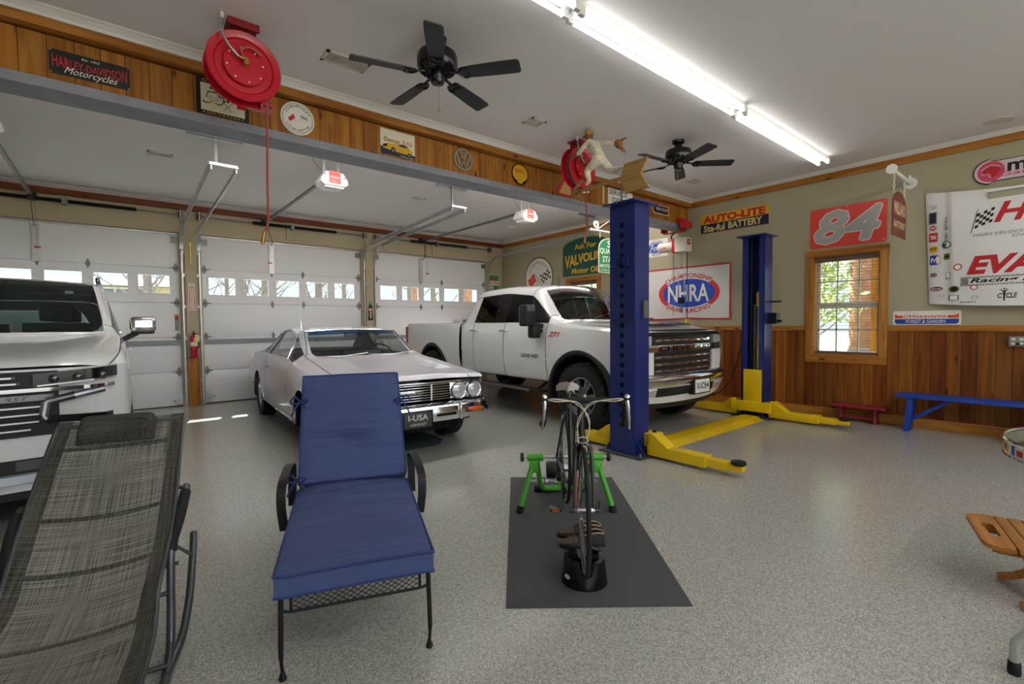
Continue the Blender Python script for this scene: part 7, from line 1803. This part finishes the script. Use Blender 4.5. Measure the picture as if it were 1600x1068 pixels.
# ---------------------------------------------------------------- bicycle
mat('bike_black', '15161a', .3, coat=.4); mat('bike_red', 'a8222a', .35, coat=.4); mat('cable_white', 'd8d0bc', .5); mat('saddle_grey', 'b4b4b2', .6); mat('saddle_pink', 'c97a80', .6); mat('trainer_green', '4fae32', .4, coat=.2)
BA = math.atan2(-.766, -.643)
def bike():
    t = thing('road_bicycle', 'black road bicycle with drop handlebars clamped in the green trainer', 'bicycle', (1.905, 1.715, 0), BA)
    R = .335; fh = Vector((0, 0, .05+R)); rh = Vector((-1.0, 0, .06+R)); bb = Vector((-.60, 0, .33))
    hb = Vector((-.085, 0, .735)); ht = Vector((-.140, 0, .905)); st_ = Vector((-.70, 0, .83)); sad = Vector((-.74, 0, .985))
    # front wheel is turned a little
    ST = Matrix.Translation(fh) @ Matrix.Rotation(math.radians(-4), 4, 'Z') @ Matrix.Translation(-fh)
    def whl(h, nm, M=None):
        M = M or Matrix.Identity(4)
        def circ(r): return [Vector((h.x+r*math.cos(a), 0, h.z+r*math.sin(a))) for a in [2*PI*i/56 for i in range(56)]]
        w = obj(nm, MB().lathe([(R-.045, -.009), (R-.02, -.011), (R-.014, -.008), (R-.014, .008), (R-.02, .011), (R-.045, .009)], h, (0, 1, 0), 56, close=True).xf(M), 'bike_black', t, smooth=40)
        obj('tire', MB().tube(circ(R-.012), .0125, 8, closed=True).xf(M), 'rubber', w, smooth=60)
        obj('rim_decal', MB().lathe([(R-.043, .0098), (R-.022, .0118)], h, (0, 1, 0), 56).xf(M), 'mat_print', w)
        obj('rim_decal', MB().lathe([(R-.043, -.0098), (R-.022, -.0118)], h, (0, 1, 0), 56).xf(M), 'mat_print', w)
        obj('hub', MB().lathe([(.006, -.06), (.02, -.035), (.012, -.03), (.012, .03), (.02, .035), (.006, .06)], h, (0, 1, 0), 16).xf(M), 'alu', w, smooth=50)
        sp = MB()
        for k in range(20):
            a = 2*PI*k/20; e = .03 if k % 2 else -.03; b = a+(.5 if k % 4 < 2 else -.5)
            sp.tube([Vector((h.x+.02*math.cos(b), e, h.z+.02*math.sin(b))), Vector((h.x+(R-.042)*math.cos(a), 0, h.z+(R-.042)*math.sin(a)))], .0011, 4)
        obj('spokes', sp.xf(M), 'galv', w, kind='stuff')
        return w
    whl(fh, 'front_wheel', ST); rw = whl(rh, 'rear_wheel')
    fr = MB().tube([ht-Vector((.0, 0, .02)), st_], .015, 10).tube([hb+Vector((-.01, 0, .03)), bb], .020, 10).tube([st_+Vector((.01, 0, .02)), bb], .016, 10).tube([hb, ht], .021, 12)
    for s in (-1, 1): fr.tube([bb+Vector((-.02, s*.02, 0)), bb+Vector((-.10, s*.035, .005)), rh+Vector((0, s*.065, 0))], .010, 8).tube([st_+Vector((0, s*.012, -.03)), st_+Vector((-.05, s*.04, -.12)), rh+Vector((0, s*.065, 0))], .008, 8)
    obj('frame', fr, 'bike_black', t, smooth=60)
    fk = MB()
    for s in (-1, 1): fk.tube(smoothpath([hb+Vector((.004, s*.028, -.005)), hb+Vector((.01, s*.042, -.05)), hb+Vector((.04, s*.050, -.2)), fh+Vector((0, s*.052, 0))], 5), [.013]*6+[.011]*5+[.008]*5, 8)
    fk.tube([hb+Vector((.004, -.03, 0)), hb+Vector((.004, .03, 0))], .016, 10)
    obj('fork', fk.xf(ST), 'bike_black', t, smooth=60)
    obj('fork_stripe', MB().tube([(.0+hb.x+.03, -.038, hb.z-.16), (fh.x-.012, -.043, fh.z+.02)], .006, 6).xf(ST), 'bike_red', t, smooth=60)
    obj('quick_release', MB().cyl(fh+Vector((0, -.085, 0)), fh+Vector((0, .085, 0)), .005, n=8).cyl(fh+Vector((0, .06, 0)), fh+Vector((0, .085, 0)), .012, n=10).cyl(fh+Vector((0, -.085, 0)), fh+Vector((0, -.06, 0)), .012, n=10).bar(fh+Vector((0, .08, 0)), fh+Vector((-.03, .09, .04)), .012, .008), 'bike_black', t, smooth=50)
    # cockpit
    sc = ht+Vector((.045, 0, .05))
    obj('stem', MB().tube([ht, ht+Vector((-.012, 0, .05))], .018, 10).tube([ht+Vector((-.012, 0, .045)), sc+Vector((.03, 0, .015))], .016, 10), 'bike_black', t, smooth=60)
    bc = sc+Vector((.03, 0, .015))
    hbm = MB()
    for s in (-1, 1):
        hbm.tube(smoothpath([bc, bc+Vector((0, s*.10, .002)), bc+Vector((0, s*.17, .0)), bc+Vector((.03, s*.205, -.002)), bc+Vector((.085, s*.212, -.01)), bc+Vector((.10, s*.214, -.05)), bc+Vector((.075, s*.216, -.10)), bc+Vector((.02, s*.218, -.13)), bc+Vector((-.05, s*.22, -.135))], 5), .0145, 10)
    obj('handlebar', hbm, 'rubber', t, smooth=60)
    for s in (-1, 1):
        p = bc+Vector((.095, s*.213, -.005))
        hd = obj('brake_hood', MB().tube(smoothpath([p+Vector((-.03, 0, -.0)), p+Vector((.02, 0, .012)), p+Vector((.045, 0, .035)), p+Vector((.045, 0, .045))], 4), [.016]*6+[.017]*4+[.012]*3, 10), 'black_plastic', t, smooth=60)
        obj('brake_lever', MB().tube(smoothpath([p+Vector((.045, 0, .035)), p+Vector((.062, s*.002, -.01)), p+Vector((.055, s*.008, -.07)), p+Vector((.035, s*.014, -.125))], 5), [.011]*6+[.009]*5+[.006]*5, 8), 'alu', hd, smooth=60)
        obj('hood_cap', MB().lathe([(0, .014), (.012, .010), (.015, 0), (.0, -.006)], p+Vector((.048, 0, .045)), (1, 0, .8), 12), 'alu', hd, smooth=50)
        for k in range(2):
            obj('cable', MB().tube(smoothpath([p+Vector((.03, -s*.012, .03)), p+Vector((.05, -s*.06, .035-.012*k)), bc+Vector((.09, s*(.05-.02*k), .0)), bc+Vector((.06, -s*.03, -.09-.03*k)), hb+Vector((.03, -s*.022, .03-.02*k))], 6), .0028, 6), 'cable_white', t, smooth=60)
    obj('cable', MB().tube([hb+Vector((.045+.0*i, .028*math.cos(a), .02+.018*math.sin(a))) for i, a in enumerate([i*PI/8 for i in range(16)])], .0028, 6, closed=True), 'cable_white', t, smooth=60)
    obj('bike_light', MB().lathe([(0, .03), (.018, .03), (.022, .0), (.018, -.02), (0, -.02)], bc+Vector((-.01, -.0, .05)), (1, 0, 0), 14), 'black_plastic', t, smooth=50)
    br = MB()
    for s in (-1, 1): br.tube(smoothpath([hb+Vector((.04, s*.005, .01)), hb+Vector((.045, s*.035, -.015)), hb+Vector((.035, s*.028, -.06))], 4), .008, 6)
    obj('front_brake', br, 'dark_chrome', t, smooth=60)
    # saddle and post
    obj('seatpost', MB().tube([st_, sad+Vector((0, 0, -.05))], .0135, 10), 'bike_black', t, smooth=60)
    def sd(u, v, o=0):
        x = lerp(.15, -.13, u); w = pw([(0, .022), (.25, .026), (.55, .048), (.8, .082), (1, .070)], u)
        a = lerp(-1, 1, v); return sad+Vector((x, a*w, .012*math.sin(u*5)-.022*abs(a)**3-.010*math.exp(-(a/.18)**2)*(1 if u > .2 else 0)+o))
    s_ = obj('saddle', MB().slab(lambda u, v: (sd(u, v), (0, 0, 1)), 18, 12, .035), 'saddle_grey', t, smooth=60)
    for a, b in ((.08, .30), (.70, .92)): obj('saddle_panel', MB().slab(lambda u, v: (sd(lerp(.5, .97, u), lerp(a, b, v), .004), (0, 0, 1)), 8, 4, .004), 'saddle_pink', s_, smooth=60)
    obj('saddle_rails', MB().tube([sad+Vector((.10, .02, -.03)), sad+Vector((-.09, .025, -.045))], .0035, 6).tube([sad+Vector((.10, -.02, -.03)), sad+Vector((-.09, -.025, -.045))], .0035, 6), 'galv', s_)
    # drivetrain (right side = -y)
    cr = obj('chainring', MB().lathe([(.075, -.002), (.1, -.002), (.1, .002), (.075, .002)], bb+Vector((0, -.05, 0)), (0, 1, 0), 44, close=True).lathe([(.055, -.002), (.068, -.002), (.068, .002), (.055, .002)], bb+Vector((0, -.043, 0)), (0, 1, 0), 36, close=True), 'dark_chrome', t)
    for s, d in ((-1, Vector((.12, 0, -.12))), (1, Vector((-.12, 0, .12)))):
        a = bb+Vector((0, s*.065, 0)); e = a+d
        ck = obj('crank', MB().bar(a, e, .024, .014, (0, 1, 0)), 'bike_black', t, bevel=.003)
        obj('pedal', MB().box(e.x-.04, e.x+.04, *sorted((e.y+s*.015, e.y+s*.09)), e.z-.010, e.z+.010), 'bike_black', ck, bevel=.003)
        for xx in (-.038, .038): obj('pedal_reflector', MB().box(e.x+xx-.004, e.x+xx+.004, *sorted((e.y+s*.03, e.y+s*.075)), e.z-.007, e.z+.007), 'amber', ck)
    obj('spider', MB().bar(bb+Vector((-.08, -.052, 0)), bb+Vector((.08, -.052, 0)), .02, .006, (0, 1, 0)).bar(bb+Vector((0, -.052, -.08)), bb+Vector((0, -.052, .08)), .02, .006, (0, 1, 0)), 'bike_black', cr)
    cs = MB()
    for k in range(8): cs.lathe([(.02, -.001), (.028+.004*k, -.001), (.028+.004*k, .001), (.02, .001)], rh+Vector((0, -.05+.0045*k, 0)), (0, 1, 0), 28, close=True)
    obj('cassette', cs, 'galv_dark', rw)
    obj('chain', MB().tube([bb+Vector((0, -.05, .1)), rh+Vector((0, -.04, .045)), rh+Vector((-.045, -.04, 0)), rh+Vector((.02, -.04, -.12)), rh+Vector((.04, -.04, -.14)), bb+Vector((0, -.05, -.1)), bb+Vector((.1, -.05, 0))], .004, 6, closed=True), 'dark_chrome', t)
    obj('derailleur', MB().bar(rh+Vector((.01, -.055, -.03)), rh+Vector((.025, -.055, -.15)), .02, .02, (0, 1, 0)).cyl(rh+Vector((.02, -.07, -.15)), rh+Vector((.02, -.04, -.15)), .025, n=12).cyl(rh+Vector((.01, -.07, -.08)), rh+Vector((.01, -.04, -.08)), .022, n=12), 'black_metal', t)
    bo = obj('pump', MB().tube([(-.25, .03, .62), (-.42, .03, .48)], .012, 8), 'black_metal', t, smooth=60)
bike()
def trainer():
    t = thing('bike_trainer', 'green folding bicycle trainer stand with black feet', 'bike trainer', (1.905, 1.715, 0), BA)
    ax, az = -1.0, .395
    for s in (-1, 1):
        cl_ = obj('clamp_tube', MB().cyl((ax, s*.165, az), (ax, s*.285, az), .028, n=16), 'trainer_green', t, smooth=50)
        obj('clamp_bolt', MB().cyl((ax, s*.075, az), (ax, s*.165, az), .010, n=10).cyl((ax, s*.285, az), (ax, s*.315, az), .009, n=10), 'galv', cl_, smooth=50)
        obj('clamp_knob', MB().lathe([(0, 0), (.032, .0), (.034, .006), (.034, .020), (.02, .026), (0, .026)], (ax, s*.31, az), (0, s, 0), 10), 'black_plastic', cl_, smooth=30)
        fl = MB().tube([(ax, s*.225, az-.005), (ax+.01, s*.25, az-.07), (-.925, s*.335, .045)], .021, 12)
        l1 = obj('front_leg', fl, 'trainer_green', t, smooth=60)
        obj('foot_cap', MB().tube([(-.928, s*.332, .055), (-.92, s*.347, .0)], .026, 12), 'rubber', l1, smooth=50)
        obj('leg_plate', MB().box(ax-.03, ax+.03, *sorted((s*.205, s*.27)), az-.11, az-.02), 'trainer_green', l1, bevel=.006)
        rl = MB().tube(smoothpath([(ax-.01, s*.215, az-.01), (ax-.10, s*.20, az-.12), (-1.22, s*.175, .12), (-1.31, s*.15, .055), (-1.355, s*.08, .034), (-1.36, 0, .034)], 6), .021, 12)
        obj('rear_leg', rl, 'trainer_green', t, smooth=60)
    bar_ = obj('rear_bar', MB().cyl((-1.37, -.17, .03), (-1.37, .17, .03), .022, n=14), 'trainer_green', t, smooth=50)
    for s in (-1, 1): obj('foot_cap', MB().cyl((-1.37, s*.16, .03), (-1.37, s*.22, .03), .029, n=14), 'rubber', bar_, smooth=50)
    ru = obj('resistance_unit', MB().lathe([(0, -.05), (.06, -.05), (.07, -.03), (.07, .03), (.06, .05), (0, .05)], (-1.36, -.07, .19), (0, 1, 0), 24), 'black_plastic', t, smooth=40)
    obj('roller', MB().cyl((-1.36, -.02, .20), (-1.36, .08, .20), .028, n=16), 'alu', ru, smooth=50); obj('flywheel', MB().lathe([(0, -.015), (.075, -.015), (.08, 0), (.075, .015), (0, .015)], (-1.36, .11, .20), (0, 1, 0), 28), 'trainer_green', ru, smooth=40)
    obj('yoke', MB().bar((-1.36, 0, .05), (-1.36, 0, .17), .05, .03), 'trainer_green', ru)
trainer()
def wheel_block():
    t = thing('wheel_block', 'black stepped wheel riser holding the front bicycle wheel', 'wheel block', (1.905, 1.715, 0), BA)
    # notched cup: outer wall with four wave-cut slots
    n = 64; R0, R1 = .125, .112
    def top(a):
        k = abs(math.cos(2*a))   # slots along and across the bike
        return .135-.075*max(0, 1-((1-k)/.30))**.8 if (1-k) < .30 else .135
    mb = MB(); vs = []; 
    for i in range(n):
        a = 2*PI*i/n; c, s = math.cos(a), math.sin(a); h = top(a)+.006
        vs += [(R0*c, R0*s, .006), (R1*c, R1*s, h), (R1*.80*c, R1*.80*s, h), (R1*.72*c, R1*.72*s, .05)]
    fs = []
    for i in range(n):
        j = (i+1) % n
        for q in range(3): fs.append((i*4+q, j*4+q, j*4+q+1, i*4+q+1))
    fs.append(tuple(i*4 for i in range(n-1, -1, -1))); fs.append(tuple(i*4+3 for i in range(n)))
    obj('cup', mb.add(vs, fs), 'black_gloss', t, smooth=45)
    obj('badge', MB().prism(ell(0, 0, .012, .02, 14), 0, .002, Matrix.Rotation(math.radians(-55), 4, 'Z') @ Matrix.Translation((.1215, 0, .06)) @ Matrix.Rotation(PI/2, 4, 'Y')), 'white_plastic', t)
wheel_block()
mat('shoe_brown', '5a4634', .6); mat('shoe_tan', '9a8266', .6); mat('shoe_dark', '1e1d1c', .6)
def shoe(lx, ly, rz, label):
    M0 = Matrix.Translation((1.905, 1.715, .006)) @ Matrix.Rotation(BA, 4, 'Z')
    p = M0 @ Vector((lx, ly, 0))
    t = thing('cycling_shoe', label, 'shoe', p, BA+rz, 'pair of cycling shoes on the mat')
    # x = toe direction, length .28
    def w(u): return pw([(0, .028), (.12, .036), (.35, .033), (.6, .044), (.8, .046), (.93, .032), (1, .012)], u)
    def h(u): return pw([(0, .075), (.1, .085), (.3, .082), (.45, .080), (.6, .064), (.8, .045), (.95, .032), (1, .02)], u)
    def up(u, v):
        a = lerp(-1, 1, v); x = lerp(-.12, .16, u)
        open_ = u < .45
        k = 1-abs(a)**(2.5 if not open_ else 8)
        z = .018+(h(u)-.018)*k**.6
        if open_ and abs(a) < .7: z = .03
        return Vector((x, a*w(u)*(1 if z < .05 else .86), z))
    u_ = obj('upper', MB().grid(up, 36, 20), 'shoe_dark', t, smooth=60)
    obj('sole', MB().prism([(lerp(-.122, .162, i/20), w(i/20)+.003) for i in range(21)]+[(lerp(-.122, .162, 1-i/20), -w(1-i/20)-.003) for i in range(21)], 0, .02), 'black_plastic', t)
    obj('toe_cap', MB().grid(lambda u, v: up(lerp(.70, .99, u), lerp(.06, .94, v))+Vector((.001, 0, .003)), 12, 14), 'shoe_brown', u_, smooth=60)
    obj('heel_trim', MB().tube([Vector((lerp(-.11, .01, i/8), w(i/16)*.86, h(i/16)+.002)) for i in range(9)], .005, 6).tube([Vector((lerp(-.11, .01, i/8), -w(i/16)*.86, h(i/16)+.002)) for i in range(9)], .005, 6).tube([(-.11, -w(0)*.86, h(0)), (-.118, 0, h(0)+.006), (-.11, w(0)*.86, h(0))], .005, 6), 'shoe_tan', u_, smooth=60)
    for x in (.02, .055, .09):
        u = (x+.12)/.28
        obj('strap', MB().grid(lambda a, v: up(u+.035*a*2, lerp(.05, .95, v))+Vector((0, 0, .005)), 2, 14), 'shoe_brown' if x != .02 else 'black_plastic', u_, smooth=60)
shoe(-.40, .06, -PI/2+.10, 'dark cycling shoe with brown toe nearer the wheel block'); shoe(-.53, .06, -PI/2-.05, 'dark cycling shoe with brown toe farther from the wheel block')
# ---------------------------------------------------------------- right edge furniture
wood('teak', '9a5f2a', 'c98a4a', 0, randcol=.12, knots=False)
def folding_table():
    A = Vector((3.696, .44, 0)); B = Vector((3.219, .305, 0)); e = (B-A); L = e.length; e.normalize()
    ang = math.atan2(e.y, e.x)
    # local x along A->B, local y to the viewer's right (-Y side)
    t = thing('folding_side_table', 'slatted wooden folding side table at the right edge', 'side table', (A.x, A.y, 0), ang)
    z0, z1 = .28, .30
    # end board with a hand hole, rounded corners
    outer = [(.06, 0), (L-.06, 0)]+arc(L-.06, .06, .06, -90, 0, 5)+[(L, .115), (0, .115)]+arc(.06, .06, .06, 180, 270, 5)
    hole = rrect(L/2-.095, L/2+.095, .04, .09, .024, 5)
    def hit(poly, a):
        c = (L/2, .065); d = (math.cos(a), math.sin(a)); best = 0
        for p, q in zip(poly, poly[1:]+poly[:1]):
            ex, ey = q[0]-p[0], q[1]-p[1]; den = d[0]*ey-d[1]*ex
            if abs(den) < 1e-9: continue
            k = ((p[0]-c[0])*ey-(p[1]-c[1])*ex)/den; m_ = ((p[0]-c[0])*d[1]-(p[1]-c[1])*d[0])/den
            if k > 0 and -1e-6 <= m_ <= 1+1e-6: best = max(best, k)
        return (c[0]+d[0]*best, c[1]+d[1]*best)
    n = 72; angs = [2*PI*i/n for i in range(n)]; bd_ = MB(); vs_ = []
    for a in angs:
        o_ = hit(outer, a); h_ = hit(hole, a); vs_ += [(o_[0], o_[1], z1), (h_[0], h_[1], z1), (h_[0], h_[1], z0), (o_[0], o_[1], z0)]
    bd_.add(vs_, [(i*4+q, ((i+1) % n)*4+q, ((i+1) % n)*4+(q+1) % 4, i*4+(q+1) % 4) for i in range(n) for q in range(4)])
    obj('end_board', bd_, 'teak', t, label='board with a hand hole')
    for k in range(6):
        y = .120+k*.055; obj('slat', MB().box(0, L, y, y+.05, z0, z1), 'teak', t, bevel=.002)
    for x in (.10, L-.10): obj('rail', MB().box(x-.012, x+.012, .06, .42, z0-.045, z0), 'teak', t)
    obj('apron', MB().box(.06, L-.06, .04, .06, z0-.03, z0), 'teak', t)
    def leg(x, y0, y1):
        p = smoothpath([(x, y0, .016), (x, lerp(y0, y1, .3), .05), (x, lerp(y0, y1, .65), .14), (x, y1, z0-.02)], 6); mb = MB()
        for a, b in zip(p, p[1:]): mb.bar(a, b, .022, .05, (1, 0, 0))
        return obj('leg', mb, 'teak', t)
    for x, y0_, y1_ in ((.13, .12, .40), (L-.05, .14, .40), (.16, .43, .14), (L-.08, .43, .14)): leg(x, y0_, y1_)
    obj('stretcher', MB().box(.13, L-.05, .38, .41, z0-.075, z0-.05), 'teak', t)
    return t
folding_table()
def alu_stool():
    t = thing('folding_camp_stool', 'aluminium frame stool with black leg cap at the lower right edge', 'stool', (2.675, .162, 0), math.radians(-65))
    mat('seat_canvas', '3c4a3c', .9)
    for x, y in ((0, 0), (.38, 0), (0, -.36), (.38, -.36)):
        sx = 1 if x == 0 else -1
        l = obj('leg', MB().tube(smoothpath([(x, y, .02), (x, y, .10), (x+sx*.01, y-.0, .14), (x+sx*.10, y, .24), (x+sx*.13, y, .42)], 5), .016, 12), 'alu_satin', t, smooth=60)
        obj('leg_cap', MB().lathe([(0, 0), (.020, 0), (.021, .012), (.019, .05), (.017, .052)], (x, y, 0), (0, 0, 1), 16), 'rubber', l, smooth=50)
    obj('seat', MB().box(.12, .26, -.38, .02, .42, .44), 'seat_canvas', t, bevel=.008)
mat('alu_satin', 'c3c6c4', .4, .6)
alu_stool()
def round_table():
    t = thing('glass_table', 'round glass table with a decorated chrome rim at the right edge', 'table', (3.83, -.345, 0))
    R = .645; z = .75
    obj('glass_top', MB().lathe([(0, z-.006), (R-.012, z-.006), (R-.012, z), (0, z)], n=72), 'table_glass', t, smooth=40)
    rim = obj('chrome_rim', MB().lathe([(R-.012, z-.012), (R-.012, z+.004), (R, z+.006), (R+.006, z), (R+.002, z-.012)], n=96, close=True), 'chrome', t, smooth=40)
    obj('rim_band', MB().lathe([(R-.004, z-.012), (R-.004, z-.072), (R-.010, z-.072), (R-.010, z-.012)], n=96, close=True), 'white_gloss', rim, smooth=40)
    obj('lower_ring', MB().lathe([(R-.010, z-.072), (R+.004, z-.072), (R+.006, z-.080), (R-.010, z-.084)], n=96, close=True), 'chrome', rim, smooth=40)
    def bandpic(a0, a1, h0, h1, m):
        obj('rim_picture', MB().grid(lambda u, v: ((R-.003)*math.cos(lerp(a0, a1, u)), (R-.003)*math.sin(lerp(a0, a1, u)), z-.012-.06*lerp(h0, h1, v)), 10, 2), m, rim, fix=False)
    for k in range(12):
        a = 2*PI*k/12+.1
        bandpic(a, a+.22, .25, .9, 'ink_yellow'); bandpic(a+.10, a+.16, .15, .7, 'ink_navy'); bandpic(a+.27, a+.33, .1, .9, 'ink_blue'); bandpic(a+.36, a+.44, .3, .8, 'ink_red')
    obj('pedestal', MB().lathe([(0, .0), (.24, 0), (.24, .015), (.06, .05), (.035, .10), (.035, z-.10), (.10, z-.03), (.10, z-.006), (0, z-.006)], n=32), 'chrome', t, smooth=40)
    for k in range(4):
        a = k*PI/2+.4; obj('support_arm', MB().bar((.05*math.cos(a), .05*math.sin(a), z-.05), ((R-.02)*math.cos(a), (R-.02)*math.sin(a), z-.03), .025, .02), 'chrome', t)
glass('table_glass', 'e6efec', .9)
round_table()
def red_stool():
    t = thing('red_stool', 'small red wooden stool under the right end of the blue bench', 'stool', (7.74, .40, 0))
    obj('seat', MB().box(-.10, .10, -.13, .13, .17, .195), 'bench_red', t, bevel=.004)
    for y in (-.09, .09):
        pr = [(-.05, 0), (.05, 0), (.085, .17), (-.085, .17)]
        obj('leg', MB().prism(pr, y-.012, y+.012, Matrix(((1, 0, 0, 0), (0, 0, 1, 0), (0, 1, 0, 0), (0, 0, 0, 1)))), 'bench_red', t)
red_stool()

# ================================================================== outside the windows
mat('grass_out', 'b0b094', .95, var=.25, vscale=1.5); mat('drive_out', 'b8b4aa', .9); mat('bark_red', 'b08a74', .9, bump=.5, bscale=14, var=.25, vscale=7); mat('bark_grey', '8d8680', .9, var=.2, vscale=6)
mat('leaf_light', 'bccd88', .8, var=.3, vscale=4); mat('house_cream', 'd6c9a2', .8); mat('house_roof', '7e8590', .8); mat('house_glass', '6f7782', .2)
struct('ground_out', MB().box(-60, 70, -60, 70, -.30, -.16), 'grass_out'); 
struct('driveway', MB().box(-8, 12, YB+.26, 24, -.16, -.03), 'drive_out'); struct('apron_front', MB().box(-8, 12, -20, YF-.21, -.16, -.03), 'drive_out')
def tree(x, y, h, r, label, barkm='bark_grey', seed=0, leaves=0, cat='tree', fork=True):
    rnd = random.Random(seed); t = thing('tree', label, cat, (x, y, -.2), group='trees outside the windows')
    obj('trunk', MB().tube([(0, 0, 0), (rnd.uniform(-.1, .1), rnd.uniform(-.1, .1), h*.5), (rnd.uniform(-.2, .2), 0, h)], [r, r*.85, r*.4], 12), barkm, t, smooth=60)
    if fork:
        br = MB()
        for k in range(24):
            z = h*rnd.uniform(.12, .9); a = rnd.uniform(0, 2*PI); L = rnd.uniform(.8, 2.2)
            d = Vector((math.cos(a), math.sin(a), rnd.uniform(.4, 1.2))); p = Vector((0, 0, z)); q = p+d*L*.5; e = q+(d+Vector((rnd.uniform(-.4, .4), rnd.uniform(-.4, .4), .3)))*L*.5
            br.tube([p, q, e], [r*.30, r*.18, r*.07], 5)
            for _ in range(3):
                s = q.lerp(e, rnd.random()); br.tube([s, s+Vector((rnd.uniform(-1, 1), rnd.uniform(-1, 1), rnd.uniform(.2, 1)))*L*.4], [r*.10, r*.04], 4)
        obj('branches', br, barkm, t, kind='stuff', smooth=60)
    if leaves:
        lf = MB()
        for k in range(leaves):
            c = Vector((rnd.gauss(0, .8), rnd.gauss(0, .8), h*rnd.uniform(.35, .8))); s = rnd.uniform(.05, .11)
            u = Vector((rnd.gauss(0, 1), rnd.gauss(0, 1), rnd.gauss(0, 1))).normalized(); w = u.orthogonal().normalized()
            lf.add([c-u*s, c+w*s*.5, c+u*s, c-w*s*.5], [(0, 1, 2, 3)])
        obj('foliage', lf, 'leaf_light', t, kind='stuff', fix=False)
    return t
k = 0
for x, y, h, r, w in ((1.0, 24, 9, .16, 'behind the left pane of the middle door'), (2.8, 27, 9, .14, 'behind the second pane of the middle door'), (4.2, 23, 9, .13, 'behind the third pane of the middle door'), (6.2, 28, 10, .18, 'behind the fourth pane of the middle door'), (8.2, 26, 10, .2, 'behind the last pane of the middle door'),
                   (10.4, 25, 11, .17, 'left of the red pine seen through the right door'), (14.0, 27, 11, .15, 'right of the red pine seen through the right door'), (17.5, 30, 11, .2, 'at the far right beyond the right door'), (6.0, 39, 10, .15, 'farther back beyond the middle door'), (7.3, 34, 10, .16, 'farther back, between two trunks beyond the middle door'), (12.5, 34, 11, .16, 'farther back beyond the right door'), (16, 36, 11, .16, 'farthest back beyond the right door')):
    k += 1; tree(x, y, h, r, 'bare grey tree '+w, seed=k)
for x, y, w in ((8.9, 20.5, 'first'), (11.6, 21.5, 'second'), (14.2, 21, 'third')): k += 1; tree(x, y, 13, .26, 'tall red barked pine, %s from the left beyond the right garage door' % w, 'bark_red', k, fork=False)
for x, y, r, w in ((12.5, 3.15, .28, 'leftmost'), (12.0, 2.62, .19, 'middle'), (11.4, 3.9, .13, 'slim, far left')): k += 1; tree(x, y, 11, r, 'red barked trunk outside the right window, '+w, 'bark_red', k, fork=False)
k += 1; tree(13.2, 4.6, 4.5, .08, 'leafy yellow green shrub tree outside the right window', 'bark_grey', 5, leaves=2600)
k += 1; tree(16.2, .9, 4.0, .07, 'leafy young tree outside the right window, behind the trunks', 'bark_grey', 9, leaves=1500)
k += 1; tree(13.8, 11.5, 5.0, .08, 'leafy tree outside the small far window', 'bark_grey', 12, leaves=1500)
# timber porch post and garden unit outside the right window
t = thing('porch_post', 'square pale timber post outside the right window', 'post', (9.6, 2.24, -.16)); obj('shaft', MB().box(-.07, .07, -.07, .07, 0, 3.6), 'pine_plank', t, bevel=.006); obj('plinth', MB().box(-.10, .10, -.10, .10, 0, .2), 'pine_plank', t)
t = thing('heat_pump', 'dark grey outdoor unit beyond the right window', 'outdoor unit', (11.2, 2.62, -.16)); obj('case', MB().box(-.35, .35, -.35, .35, 0, .95), 'interior_grey', t, bevel=.02); obj('lid', MB().box(-.37, .37, -.37, .37, .95, 1.0), 'galv_dark', t)
for kk in range(8): obj('louvre', MB().box(-.36, -.35, -.3, .3, .1+.1*kk, .15+.1*kk), 'black_metal', t)
# neighbouring house behind the left door
t = thing('neighbour_house', 'cream house with grey roof seen through the left garage door panes', 'house', (-5.0, 30, -.2))
obj('wall', MB().box(-9, 8, 0, 8, 0, 3.7), 'house_cream', t)
obj('roof', MB().add([(-9.6, -.7, 3.6), (8.6, -.7, 3.6), (8.6, 4, 4.35), (-9.6, 4, 4.35), (8.6, 8.7, 3.6), (-9.6, 8.7, 3.6)], [(0, 1, 2, 3), (3, 2, 4, 5), (0, 3, 5), (1, 4, 2), (0, 5, 4, 1)]), 'house_roof', t)
for x in (-6.5, -2.5, 1.0, 5.2):
    w = obj('window', MB().box(x-.9, x+.9, -.05, 0, 2.5, 3.55), 'white_plastic', t)
    for q in (-1, 0, 1): obj('pane', MB().box(x+q*.58-.25, x+q*.58+.25, -.07, -.05, 2.6, 3.45), 'house_glass', w)
